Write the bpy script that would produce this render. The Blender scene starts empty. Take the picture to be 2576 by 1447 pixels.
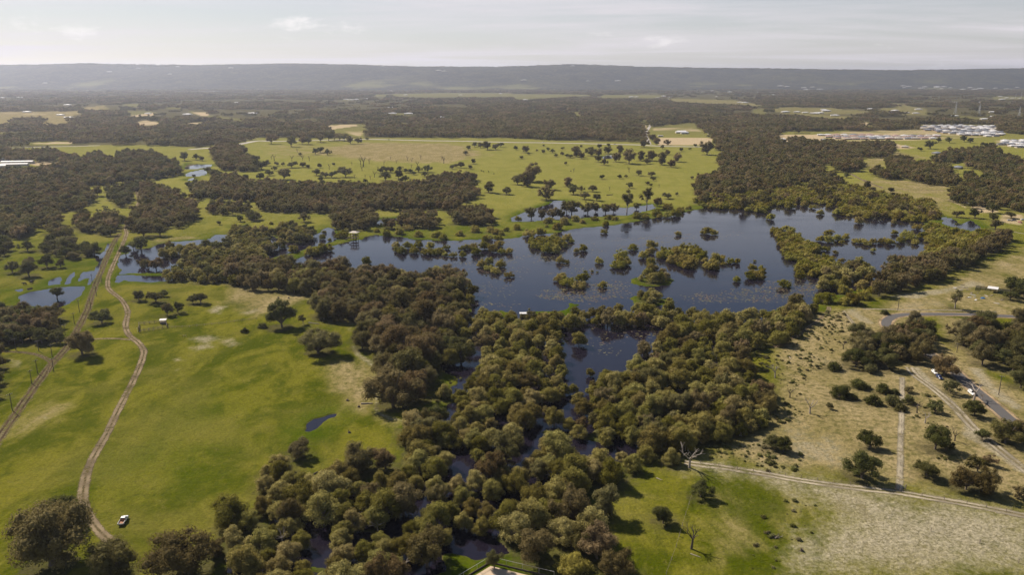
import bpy, bmesh, math, random
import numpy as np
from mathutils import Vector, Matrix

SC = bpy.context.scene
COL = SC.collection
R = math.radians
# ------------------------------------------------------------------ camera, sky, sun, exposure
CAM_H = 140.0
PITCH = 15.0
HFOV = 66.0
cam_d = bpy.data.cameras.new("camera")
cam_d.sensor_width = 36.0
cam_d.lens = 18.0 / math.tan(R(HFOV / 2))
cam_d.clip_start = 1.0
cam_d.clip_end = 60000.0
cam = bpy.data.objects.new("camera", cam_d)
cam.location = (0, 0, CAM_H)
cam.rotation_euler = (R(90 - PITCH), 0, 0)
COL.objects.link(cam)
SC.camera = cam

SUN_AZ = -47.0      # degrees from the view direction, negative = to the left
SUN_EL = 40.0
world = bpy.data.worlds.new("World")
SC.world = world
world.use_nodes = True
wn = world.node_tree.nodes
wl = world.node_tree.links
wn.clear()
sky = wn.new("ShaderNodeTexSky")
sky.sky_type = 'NISHITA'
sky.sun_disc = False
sky.sun_elevation = R(SUN_EL)
sky.sun_rotation = R(SUN_AZ)
sky.altitude = 0
sky.air_density = 1.0
sky.dust_density = 0.4
sky.ozone_density = 2.0


def wmath(op, a=None, b=None, c=None):
    n = wn.new("ShaderNodeMath")
    n.operation = op
    for i, v in enumerate((a, b, c)):
        if v is None:
            continue
        if isinstance(v, (int, float)):
            n.inputs[i].default_value = v
        else:
            wl.new(v, n.inputs[i])
    return n.outputs[0]


tc = wn.new("ShaderNodeTexCoord")
sep = wn.new("ShaderNodeSeparateXYZ")
wl.new(tc.outputs['Generated'], sep.inputs[0])
zc = wmath('MAXIMUM', sep.outputs[2], 0.0)
zz = wmath('ADD', zc, 0.035)
px = wmath('DIVIDE', sep.outputs[0], zz)
py = wmath('DIVIDE', sep.outputs[1], zz)
cmb = wn.new("ShaderNodeCombineXYZ")
wl.new(wmath('MULTIPLY', px, 0.55), cmb.inputs[0])
wl.new(py, cmb.inputs[1])


def wnoise(vec, scale, detail, rough, off=0.0, dist=0.0):
    n = wn.new("ShaderNodeTexNoise")
    n.noise_dimensions = '4D'
    n.inputs['W'].default_value = off
    n.inputs['Scale'].default_value = scale
    n.inputs['Detail'].default_value = detail
    n.inputs['Roughness'].default_value = rough
    n.inputs['Distortion'].default_value = dist
    wl.new(vec, n.inputs['Vector'])
    return n.outputs[0]


def wramp(f, lo, hi):
    n = wn.new("ShaderNodeMapRange")
    n.interpolation_type = 'SMOOTHSTEP'
    n.inputs['From Min'].default_value = lo
    n.inputs['From Max'].default_value = hi
    wl.new(f, n.inputs['Value'])
    return n.outputs[0]


# a thin high sheet of streaky cloud, and small cumulus low above the horizon
streak = wramp(wnoise(cmb.outputs[0], 0.22, 7.0, 0.6, 6.2, 0.6), 0.42, 0.70)
# small heaped clouds: noise on the direction itself, squeezed vertically
cmb2 = wn.new("ShaderNodeCombineXYZ")
wl.new(sep.outputs[0], cmb2.inputs[0])
wl.new(sep.outputs[1], cmb2.inputs[1])
wl.new(wmath('MULTIPLY', sep.outputs[2], 3.2), cmb2.inputs[2])
puff = wramp(wnoise(cmb2.outputs[0], 9.0, 8.0, 0.58, 3.0, 0.2), 0.60, 0.72)
puff = wmath('MULTIPLY', puff, wramp(zc, 0.30, 0.02))
skyc = wn.new("ShaderNodeMixRGB")
skyc.blend_type = 'MIX'
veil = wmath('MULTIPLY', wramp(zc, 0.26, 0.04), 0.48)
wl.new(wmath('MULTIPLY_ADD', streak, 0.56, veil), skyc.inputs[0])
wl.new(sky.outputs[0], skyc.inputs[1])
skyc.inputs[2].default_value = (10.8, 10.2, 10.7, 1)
skyp = wn.new("ShaderNodeMixRGB")
wl.new(wmath('MULTIPLY', puff, 0.75), skyp.inputs[0])
wl.new(skyc.outputs[0], skyp.inputs[1])
skyp.inputs[2].default_value = (14.0, 13.4, 13.2, 1)
bg = wn.new("ShaderNodeBackground")
bg.inputs[1].default_value = 0.05
wl.new(skyp.outputs[0], bg.inputs[0])
wo = wn.new("ShaderNodeOutputWorld")
wl.new(bg.outputs[0], wo.inputs[0])

sun_d = bpy.data.lights.new("sun", 'SUN')
sun_d.energy = 5.0
sun_d.angle = R(0.55)
sun_d.color = (1.0, 0.895, 0.77)
sun = bpy.data.objects.new("sun", sun_d)
sdir = Vector((math.sin(R(SUN_AZ)) * math.cos(R(SUN_EL)), math.cos(R(SUN_AZ)) * math.cos(R(SUN_EL)), math.sin(R(SUN_EL))))
sun.rotation_euler = sdir.to_track_quat('Z', 'Y').to_euler()
sun.location = (0, 0, 500)
COL.objects.link(sun)

SC.view_settings.view_transform = 'Standard'
SC.view_settings.look = 'None'
SC.view_settings.gamma = 1.0
SC.view_settings.use_curve_mapping = False
SC.view_settings.exposure = 0.58
SC.cycles.max_bounces = 5
SC.cycles.diffuse_bounces = 2
SC.cycles.glossy_bounces = 2
SC.cycles.transmission_bounces = 2
SC.cycles.transparent_max_bounces = 6
SC.cycles.volume_bounces = 0
SC.cycles.use_denoising = True
SC.cycles.caustics_reflective = False
SC.cycles.caustics_refractive = False

# ------------------------------------------------------------------ projection helpers
# Sheets of the survey: a tile name and pixel in it -> a full-frame pixel (2576 x 1447) -> a point on the ground
FPX = 1288.0 / math.tan(R(HFOV / 2))
SP, CP = math.sin(R(PITCH)), math.cos(R(PITCH))
TC = {'1': 0.0, '2': 645.3, '3': 1290.6, '4': 1930.7}
TR = {'1': 129.06, '2': 451.7, '3': 774.3, '4': 1084.1}
TS = 0.25059


def D(tile, pts):
    """tile 'rc' (row, column) pixel list -> frame pixels"""
    r, c = tile
    return [(TC[c] + TS * p[0], TR[r] + TS * p[1]) + tuple(p[2:]) for p in pts]


def ground(u, v, z=0.3):
    a = (u - 1288.0) / FPX
    b = (723.5 - v) / FPX
    dx, dy, dz = a, CP + b * SP, -SP + b * CP
    t = (z - CAM_H) / min(dz, -1e-4)
    return dx * t, dy * t


def depth(x, y, z=0.0):
    return y * CP + (CAM_H - z) * SP


def W(pts, z=0.3):
    return np.array([ground(p[0], p[1], z) for p in pts])


def vnoise(x, y, scale, seed=0):
    """smooth 2-D value noise, -1..1"""
    x = np.asarray(x) / scale
    y = np.asarray(y) / scale
    xi = np.floor(x).astype(np.int64)
    yi = np.floor(y).astype(np.int64)
    fx = x - xi
    fy = y - yi
    fx = fx * fx * (3 - 2 * fx)
    fy = fy * fy * (3 - 2 * fy)

    def h(i, j):
        n = (i * 374761393 + j * 668265263 + seed * 982451653) & 0x7fffffff
        n = ((n ^ (n >> 13)) * 1274126177) & 0x7fffffff
        return ((n ^ (n >> 16)) & 0xffff) / 32767.5 - 1
    a = h(xi, yi) * (1 - fx) + h(xi + 1, yi) * fx
    b = h(xi, yi + 1) * (1 - fx) + h(xi + 1, yi + 1) * fx
    return a * (1 - fy) + b * fy


def inside(P, x, y):
    x = np.asarray(x, float)
    y = np.asarray(y, float)
    c = np.zeros(x.shape, bool)
    n = len(P)
    j = n - 1
    for i in range(n):
        xi, yi = P[i]
        xj, yj = P[j]
        if yi != yj:
            c ^= ((yi > y) != (yj > y)) & (x < (xj - xi) * (y - yi) / (yj - yi) + xi)
        j = i
    return c


def segdist(P, x, y, closed=True):
    d = np.full(x.shape, 1e9)
    n = len(P)
    for i in range(n if closed else n - 1):
        ax, ay = P[i]
        bx, by = P[(i + 1) % n]
        ex, ey = bx - ax, by - ay
        L = ex * ex + ey * ey + 1e-9
        t = np.clip(((x - ax) * ex + (y - ay) * ey) / L, 0, 1)
        d = np.minimum(d, (x - ax - t * ex) ** 2 + (y - ay - t * ey) ** 2)
    return np.sqrt(d)


def sdist(P, x, y, margin=40.0):
    """signed distance, positive inside; -1e3 far away"""
    out = np.full(x.shape, -1e3)
    lo = P.min(0) - margin
    hi = P.max(0) + margin
    m = (x > lo[0]) & (x < hi[0]) & (y > lo[1]) & (y < hi[1])
    if m.any():
        xs, ys = x[m], y[m]
        d = segdist(P, xs, ys)
        out[m] = np.where(inside(P, xs, ys), d, -d)
    return out


def smooth(a, lo, hi):
    t = np.clip((a - lo) / (hi - lo), 0, 1)
    return t * t * (3 - 2 * t)


# ------------------------------------------------------------------ object helpers
def tag(o, label=None, cat=None, group=None, kind=None):
    for k, v in (('label', label), ('category', cat), ('group', group), ('kind', kind)):
        if v:
            o[k] = v
    return o


def link(name, me, mat=None, parent=None, loc=(0, 0, 0), rz=0.0, scale=None):
    o = bpy.data.objects.new(name, me)
    COL.objects.link(o)
    if mat is not None and me is not None and len(me.materials) == 0:
        me.materials.append(mat)
    if parent is not None:
        o.parent = parent
    o.location = loc
    if rz:
        o.rotation_euler = (0, 0, rz)
    if scale is not None:
        o.scale = scale
    return o


def empty(name, loc=(0, 0, 0), rz=0.0):
    o = link(name, None, loc=loc, rz=rz)
    o.empty_display_size = 0.5
    return o


def mesh_np(name, V, F, mat=None, tint=None, smooth_=False, midx=None):
    """V (n,3), F (m,3) or (m,4)"""
    V = np.ascontiguousarray(V, dtype=np.float32)
    F = np.ascontiguousarray(F, dtype=np.int32)
    me = bpy.data.meshes.new(name)
    k = F.shape[1]
    me.vertices.add(len(V))
    me.vertices.foreach_set('co', V.ravel())
    me.loops.add(F.size)
    me.loops.foreach_set('vertex_index', F.ravel())
    me.polygons.add(len(F))
    me.polygons.foreach_set('loop_start', np.arange(0, F.size, k, dtype=np.int32))
    if tint is not None:
        a = me.attributes.new('tint', 'FLOAT', 'FACE')
        a.data.foreach_set('value', np.asarray(tint, np.float32))
    if midx is not None:
        me.polygons.foreach_set('material_index', np.asarray(midx, np.int32))
    if smooth_:
        me.polygons.foreach_set('use_smooth', np.ones(len(F), bool))
    me.update(calc_edges=True)
    if mat is not None:
        for m in (mat if isinstance(mat, (list, tuple)) else [mat]):
            me.materials.append(m)
    return me


class MB:
    """collects boxes, tubes and prisms into ONE mesh"""

    def __init__(s):
        s.v = []
        s.f = []

    def quad(s, *p):
        b = len(s.v)
        s.v += [tuple(q) for q in p]
        s.f.append(tuple(range(b, b + len(p))))
        return s

    def box(s, x0, x1, y0, y1, z0, z1):
        b = len(s.v)
        s.v += [(x0, y0, z0), (x1, y0, z0), (x1, y1, z0), (x0, y1, z0), (x0, y0, z1), (x1, y0, z1), (x1, y1, z1), (x0, y1, z1)]
        s.f += [tuple(b + i for i in q) for q in ((3, 2, 1, 0), (4, 5, 6, 7), (0, 1, 5, 4), (1, 2, 6, 5), (2, 3, 7, 6), (3, 0, 4, 7))]
        return s

    def tube(s, p, q, r0, r1=None, n=6, cap=True):
        r1 = r0 if r1 is None else r1
        p, q = Vector(p), Vector(q)
        d = (q - p)
        if d.length < 1e-6:
            return s
        d.normalize()
        a = d.orthogonal().normalized()
        c = d.cross(a)
        b = len(s.v)
        for cen, r in ((p, r0), (q, r1)):
            for i in range(n):
                t = 2 * math.pi * i / n
                s.v.append(tuple(cen + (a * math.cos(t) + c * math.sin(t)) * r))
        for i in range(n):
            j = (i + 1) % n
            s.f.append((b + i, b + j, b + n + j, b + n + i))
        if cap:
            s.f.append(tuple(b + n + i for i in range(n)))
            s.f.append(tuple(b + n - 1 - i for i in range(n)))
        return s

    def prism(s, prof, y0, y1):
        """profile list of (x,z) extruded along y"""
        n = len(prof)
        b = len(s.v)
        s.v += [(p[0], y0, p[1]) for p in prof] + [(p[0], y1, p[1]) for p in prof]
        for i in range(n):
            j = (i + 1) % n
            s.f.append((b + i, b + j, b + n + j, b + n + i))
        s.f.append(tuple(b + n - 1 - i for i in range(n)))
        s.f.append(tuple(b + n + i for i in range(n)))
        return s

    def mesh(s, name, mat=None, bevel=0.0):
        me = bpy.data.meshes.new(name)
        me.from_pydata(s.v, [], s.f)
        bm = bmesh.new()
        bm.from_mesh(me)
        bmesh.ops.recalc_face_normals(bm, faces=bm.faces)
        if bevel > 0:
            bmesh.ops.bevel(bm, geom=list(bm.edges), offset=bevel, segments=2, affect='EDGES', profile=0.6)
        bm.to_mesh(me)
        bm.free()
        if mat is not None:
            me.materials.append(mat)
        return me

    def build(s, name, mat, parent=None, loc=(0, 0, 0), rz=0.0, bevel=0.0):
        return link(name, s.mesh(name, mat, bevel), None, parent, loc, rz)


# ------------------------------------------------------------------ materials
class NT:
    def __init__(s, name):
        s.m = bpy.data.materials.new(name)
        s.m.use_nodes = True
        s.t = s.m.node_tree
        s.t.nodes.clear()
        s.out = s.t.nodes.new('ShaderNodeOutputMaterial')

    def n(s, t, **kw):
        nd = s.t.nodes.new(t)
        for k, v in kw.items():
            setattr(nd, k, v)
        return nd

    def put(s, sock, v):
        if v is None:
            return
        if isinstance(v, bpy.types.NodeSocket):
            s.t.links.new(v, sock)
        elif isinstance(v, (tuple, list)) and len(v) == 3 and sock.type == 'RGBA':
            sock.default_value = (*v, 1)
        else:
            sock.default_value = v

    def math(s, op, a, b=None, c=None, clamp=False):
        nd = s.n('ShaderNodeMath', operation=op, use_clamp=clamp)
        for i, v in enumerate((a, b, c)):
            s.put(nd.inputs[i], v)
        return nd.outputs[0]

    def mix(s, f, a, b, mode='MIX'):
        nd = s.n('ShaderNodeMixRGB', blend_type=mode)
        s.put(nd.inputs[0], f)
        s.put(nd.inputs[1], a)
        s.put(nd.inputs[2], b)
        return nd.outputs[0]

    def noise(s, vec, scale, detail=4.0, rough=0.55, dist=0.0):
        nd = s.n('ShaderNodeTexNoise')
        s.put(nd.inputs['Vector'], vec)
        nd.inputs['Scale'].default_value = scale
        nd.inputs['Detail'].default_value = detail
        nd.inputs['Roughness'].default_value = rough
        nd.inputs['Distortion'].default_value = dist
        return nd.outputs[0]

    def ramp(s, f, lo, hi, a=0.0, b=1.0):
        nd = s.n('ShaderNodeMapRange', interpolation_type='SMOOTHSTEP')
        s.put(nd.inputs['Value'], f)
        nd.inputs['From Min'].default_value = lo
        nd.inputs['From Max'].default_value = hi
        nd.inputs['To Min'].default_value = a
        nd.inputs['To Max'].default_value = b
        return nd.outputs[0]

    def attr(s, name):
        return s.n('ShaderNodeAttribute', attribute_name=name).outputs['Fac']

    def pos(s, sx=1.0, sy=1.0, sz=1.0, rot=0.0):
        g = s.n('ShaderNodeNewGeometry').outputs['Position']
        mp = s.n('ShaderNodeMapping')
        s.put(mp.inputs['Vector'], g)
        mp.inputs['Scale'].default_value = (sx, sy, sz)
        mp.inputs['Rotation'].default_value = (0, 0, rot)
        return mp.outputs[0]

    def bump(s, h, strength, dist):
        nd = s.n('ShaderNodeBump')
        nd.inputs['Strength'].default_value = strength
        nd.inputs['Distance'].default_value = dist
        s.put(nd.inputs['Height'], h)
        return nd.outputs[0]

    def bsdf(s, col, rough=0.8, spec=0.3, normal=None, metal=0.0):
        b = s.n('ShaderNodeBsdfPrincipled')
        s.put(b.inputs['Base Color'], col)
        s.put(b.inputs['Roughness'], rough)
        s.put(b.inputs['Specular IOR Level'], spec)
        s.put(b.inputs['Metallic'], metal)
        if normal is not None:
            s.put(b.inputs['Normal'], normal)
        return b

    def done(s, shader):
        s.t.links.new(shader, s.out.inputs['Surface'])
        return s.m


def plain(name, col, rough=0.7, spec=0.3, metal=0.0, var=0.15, scale=1.5):
    t = NT(name)
    tcn = t.n('ShaderNodeTexCoord').outputs['Object']
    f = t.noise(tcn, scale, 4)
    dark = tuple(c * (1 - var) for c in col)
    lite = tuple(min(1, c * (1 + var)) for c in col)
    c = t.mix(f, dark, lite)
    return t.done(t.bsdf(c, rough, spec, metal=metal).outputs[0])


def leaf_mat(name, cols, transl=0.34):
    """cols: three greens; chosen between by the tree (object random) and by the leaf (tint)"""
    t = NT(name)
    orr = t.n('ShaderNodeObjectInfo').outputs['Random']
    tint = t.attr('tint')
    c = t.mix(t.ramp(orr, 0.15, 0.6), cols[0], cols[1])
    c = t.mix(t.ramp(orr, 0.62, 0.95), c, cols[2])
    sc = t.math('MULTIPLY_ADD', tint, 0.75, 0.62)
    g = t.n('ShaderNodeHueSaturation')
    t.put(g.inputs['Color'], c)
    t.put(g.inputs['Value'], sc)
    # each tree a little lighter or darker than the next
    o2 = t.math('FRACT', t.math('MULTIPLY', orr, 7.31))
    g2 = t.n('ShaderNodeHueSaturation')
    t.put(g2.inputs['Color'], g.outputs[0])
    t.put(g2.inputs['Value'], t.math('MULTIPLY_ADD', o2, 0.75, 0.62))
    t.put(g2.inputs['Saturation'], t.math('MULTIPLY_ADD', o2, -0.2, 1.08))
    b = t.bsdf(g2.outputs[0], 0.7, 0.03)
    tr = t.n('ShaderNodeBsdfTranslucent')
    t.put(tr.inputs['Color'], g2.outputs[0])
    mx = t.n('ShaderNodeMixShader')
    mx.inputs[0].default_value = transl
    t.t.links.new(b.outputs[0], mx.inputs[1])
    t.t.links.new(tr.outputs[0], mx.inputs[2])
    return t.done(mx.outputs[0])


M = {}
M['paperbark'] = leaf_mat('paperbark_leaves', ((0.245, 0.222, 0.050), (0.288, 0.244, 0.068), (0.262, 0.208, 0.068)))
M['lakebush'] = leaf_mat('lake_bush_leaves', ((0.248, 0.233, 0.033), (0.286, 0.244, 0.042), (0.275, 0.216, 0.051)))
M['gum'] = leaf_mat('gum_leaves', ((0.190, 0.148, 0.060), (0.162, 0.144, 0.046), (0.212, 0.150, 0.068)))
M['dark'] = leaf_mat('dark_leaves', ((0.108, 0.112, 0.031), (0.130, 0.123, 0.040), (0.145, 0.119, 0.048)))
M['wood'] = leaf_mat('woodland_leaves', ((0.158, 0.144, 0.042), (0.196, 0.156, 0.055), (0.225, 0.160, 0.070)))
M['heath'] = leaf_mat('heath_leaves', ((0.18, 0.18, 0.05), (0.20, 0.19, 0.065), (0.18, 0.155, 0.07)), 0.4)
M['bark'] = plain('grey_bark', (0.15, 0.12, 0.095), 0.9, 0.1, var=0.35, scale=3)
M['palebark'] = plain('pale_paper_bark', (0.33, 0.28, 0.23), 0.9, 0.1, var=0.3, scale=3)
M['deadwood'] = plain('weathered_dead_wood', (0.36, 0.31, 0.26), 0.9, 0.1, var=0.3, scale=2)
M['darkdead'] = plain('dark_dead_wood', (0.10, 0.08, 0.065), 0.9, 0.1, var=0.3, scale=2)
M['white_paint'] = plain('white_car_paint', (0.78, 0.77, 0.74), 0.3, 0.5, var=0.03)
M['blue_paint'] = plain('dark_blue_car_paint', (0.02, 0.035, 0.10), 0.3, 0.5, var=0.05)
M['silver_paint'] = plain('silver_car_paint', (0.45, 0.45, 0.46), 0.3, 0.5, var=0.03)
M['red_paint'] = plain('dull_red_car_paint', (0.28, 0.05, 0.03), 0.35, 0.5, var=0.06)
M['glass'] = plain('dark_window_glass', (0.015, 0.017, 0.02), 0.08, 0.6, var=0.1)
M['rubber'] = plain('black_rubber', (0.02, 0.02, 0.02), 0.8, 0.2)
M['metal'] = plain('galvanised_metal', (0.42, 0.42, 0.41), 0.45, 0.5, metal=0.4)
M['lamp_red'] = plain('red_lamp_plastic', (0.35, 0.02, 0.015), 0.3, 0.5)
M['lamp_clear'] = plain('clear_lamp_plastic', (0.7, 0.7, 0.68), 0.15, 0.5)
M['rust'] = plain('rusty_tray_floor', (0.34, 0.17, 0.10), 0.85, 0.2, var=0.35, scale=4)
M['pole'] = plain('weathered_pole_timber', (0.10, 0.085, 0.07), 0.9, 0.15, var=0.3)
M['timber'] = plain('grey_timber', (0.22, 0.18, 0.145), 0.9, 0.15, var=0.3)
M['redtimber'] = plain('red_brown_timber', (0.14, 0.075, 0.06), 0.85, 0.15, var=0.25)
M['whiteroof'] = plain('white_roof_sheet', (0.64, 0.63, 0.62), 0.6, 0.2, var=0.08)
M['creamroof'] = plain('cream_roof_sheet', (0.46, 0.41, 0.34), 0.5, 0.3, var=0.08)
M['greyroof'] = plain('grey_roof_sheet', (0.24, 0.25, 0.27), 0.5, 0.3, var=0.1)
M['darkroof'] = plain('charcoal_roof_tile', (0.10, 0.10, 0.11), 0.6, 0.3, var=0.15)
M['redroof'] = plain('terracotta_roof_tile', (0.36, 0.25, 0.21), 0.8, 0.2, var=0.2)
M['cream'] = plain('cream_render', (0.52, 0.46, 0.37), 0.85, 0.2, var=0.1)
M['brick'] = plain('tan_brick', (0.36, 0.25, 0.18), 0.9, 0.2, var=0.15)
M['shade'] = plain('dark_green_shade_cloth', (0.03, 0.065, 0.04), 0.95, 0.05)
t = NT('open_weave_netting')
_b, _t, _m = t.bsdf((0.04, 0.085, 0.05), 0.9, 0.05), t.n('ShaderNodeBsdfTransparent'), t.n('ShaderNodeMixShader')
_m.inputs[0].default_value = 0.55
t.t.links.new(_b.outputs[0], _m.inputs[1])
t.t.links.new(_t.outputs[0], _m.inputs[2])
M['netting'] = t.done(_m.outputs[0])
M['bluetarp'] = plain('blue_tarpaulin', (0.05, 0.16, 0.36), 0.6, 0.3)
M['cow'] = plain('black_cow_hide', (0.018, 0.015, 0.013), 0.8, 0.2)
# ------------------------------------------------------------------ water outlines (frame pixels)
WATER = []
WATER.append([(735, 655), (790, 634), (850, 613), (905, 601), (945, 592), (1000, 597), (1060, 604), (1160, 605), (1240, 602), (1290, 600), (1340, 591),
              (1400, 583), (1450, 576), (1530, 567), (1600, 556), (1680, 545), (1740, 531), (1790, 520), (1850, 514), (1900, 508), (1960, 507), (2040, 507),
              (2110, 508), (2170, 520), (2250, 540), (2320, 560), (2350, 590), (2345, 615), (2336, 640), (2280, 655), (2240, 675), (2190, 720), (2150, 735),
              (2100, 745), (2060, 755), (2040, 768), (1900, 785), (1790, 800), (1700, 815), (1600, 812), (1530, 805), (1450, 800), (1440, 780), (1330, 785),
              (1250, 788), (1200, 795), (1150, 790), (1150, 760), (1170, 720), (1140, 710), (1020, 690), (960, 688), (900, 690), (850, 675), (800, 668), (735, 664)])
# the flooded thicket below the lake: everything between its banks lies under the dark water
WATER.append([(1185, 792), (1330, 800), (1450, 790), (1700, 800), (1800, 800), (1960, 800), (1900, 850), (1840, 880), (1800, 930), (1740, 990), (1700, 1060),
              (1560, 1080), (1440, 1100), (1560, 1125), (1590, 1140), (1480, 1160), (1450, 1240), (1400, 1290), (1340, 1310), (1300, 1400), (1150, 1420), (1100, 1447),
              (560, 1447), (560, 1400), (680, 1360), (700, 1290), (820, 1240), (900, 1225), (960, 1240), (1000, 1230), (1060, 1210), (1080, 1130), (1050, 1080),
              (1130, 1040), (1140, 1000), (1165, 945), (1190, 890), (1185, 850)])
WATER.append(D('32', [(470, 1245), (520, 1160), (590, 1120), (660, 1110), (730, 1075), (800, 1060), (790, 1090), (700, 1110), (660, 1140), (610, 1210), (540, 1245)]))
WATER.append(D('21', [(1290, 650), (1340, 700), (1500, 695), (1600, 650), (1700, 630), (1800, 620), (1980, 610), (2100, 590), (2160, 555), (2260, 550), (2400, 560),
                      (2560, 570), (2700, 560), (2760, 600), (2860, 640), (2990, 690), (2860, 720), (2760, 760), (2575, 860), (2400, 920), (2000, 960), (1740, 960),
                      (1640, 935), (1200, 940), (1215, 850), (1240, 760), (1320, 740)]))
WATER.append(D('21', [(1170, 960), (1240, 955), (1400, 965), (1740, 972), (1740, 1012), (1500, 1025), (1330, 1018), (1240, 1000), (1190, 1035), (1165, 1030)]))
WATER.append(D('21', [(200, 1170), (300, 1130), (450, 1105), (600, 1080), (840, 1068), (845, 1110), (780, 1180), (700, 1240), (560, 1292), (400, 1280), (220, 1260)]))
WATER.append(D('21', [(500, 1055), (520, 1000), (600, 975), (615, 1000), (590, 1050)]))
WATER.append(D('21', [(650, 1050), (690, 960), (745, 930), (740, 970), (700, 1045)]))
WATER.append(D('21', [(770, 1035), (830, 930), (960, 915), (985, 860), (1000, 770), (1060, 690), (1090, 640), (1110, 650), (1070, 720), (1020, 800), (985, 920), (900, 1050), (880, 1060), (905, 990), (850, 990)]))
WATER.append(D('21', [(940, 745), (1000, 760), (1030, 800), (990, 830), (950, 780)]))
WATER.append(D('21', [(140, 1110), (220, 1090), (240, 1110), (200, 1130)]))
WATER.append(D('21', [(270, 1095), (310, 1080), (320, 1095), (290, 1105)]))
WATER.append(D('22', [(130, 560), (200, 590), (330, 640), (440, 650), (560, 560), (640, 530), (700, 486), (770, 488), (800, 600), (770, 625), (560, 675), (430, 715), (300, 745), (60, 800), (0, 700), (60, 600)]))
WATER.append(D('11', [(1845, 1170), (1900, 1122), (2040, 1140), (2125, 1138), (2110, 1155), (2030, 1170), (1880, 1182)]))
WATER.append(D('11', [(1850, 1242), (1900, 1215), (2040, 1183), (2080, 1220), (2060, 1242), (1900, 1252)]))
WATER.append(D('11', [(1885, 1280), (1950, 1272), (1945, 1292), (1900, 1294)]))
WATER.append(D('13', [(890, 1050), (1000, 1045), (1000, 1072), (900, 1070)]))
WATER.append([(1285, 548), (1330, 530), (1385, 512), (1395, 505), (1425, 504), (1415, 514), (1460, 522), (1580, 522), (1640, 514), (1648, 524), (1580, 540), (1450, 548), (1340, 556), (1290, 557)])
WATER.append(D('22', [(1215, 440), (1240, 395), (1400, 385), (1425, 405), (1330, 425), (1260, 450)]))
WATER.append(D('22', [(2060, 440), (2080, 385), (2140, 390), (2150, 440)]))
WATER.append(D('24', [(1765, 375), (1860, 398), (1940, 455), (2040, 408), (2145, 490), (2060, 515), (2000, 500), (1880, 475), (1760, 440)]))
WATER.append(D('24', [(900, 150), (950, 140), (955, 180), (920, 190)]))
# dry land inside them: the causeway, grassed islets, the bank by the hide
LAND = []
LAND.append([(655, 662), (720, 642), (800, 617), (880, 596), (935, 584), (990, 570), (1060, 578), (1030, 586), (960, 588), (905, 600), (850, 612), (790, 632), (735, 652), (690, 668)])
LAND.append(D('23', [(1200, 1000), (1260, 985), (1400, 960), (1500, 970), (1580, 1010), (1560, 1050), (1450, 1065), (1330, 1062), (1240, 1040)]))
LAND.append(D('23', [(1185, 1200), (1230, 1170), (1330, 1160), (1500, 1190), (1580, 1195), (1590, 1230), (1530, 1255), (1400, 1280), (1280, 1260), (1210, 1230)]))
LAND.append(D('23', [(440, 1310), (500, 1290), (520, 1230), (590, 1225), (700, 1245), (670, 1290), (560, 1330), (470, 1330)]))
LAND.append(D('32', [(2010, 30), (2060, -20), (2150, -10), (2150, 30), (2080, 40)]))
LAND.append(D('32', [(2340, 100), (2380, 40), (2450, 40), (2450, 100), (2400, 115)]))
LAND.append(D('33', [(0, 70), (160, 60), (260, 120), (250, 200), (80, 190), (0, 130)]))
LAND.append(D('32', [(1680, 560), (1900, 560), (2120, 600), (2060, 800), (1950, 800), (1980, 960), (1750, 1020), (1650, 900)]))
LAND.append(D('33', [(1000, 1290), (1150, 1200), (1300, 1300), (1280, 1440), (1050, 1430), (960, 1370)]))
LAND.append(D('34', [(-700, 640), (-640, 700), (-600, 820), (-700, 850)]))
LAND.append(D('33', [(2130, 600), (2200, 590), (2180, 620)]))
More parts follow.
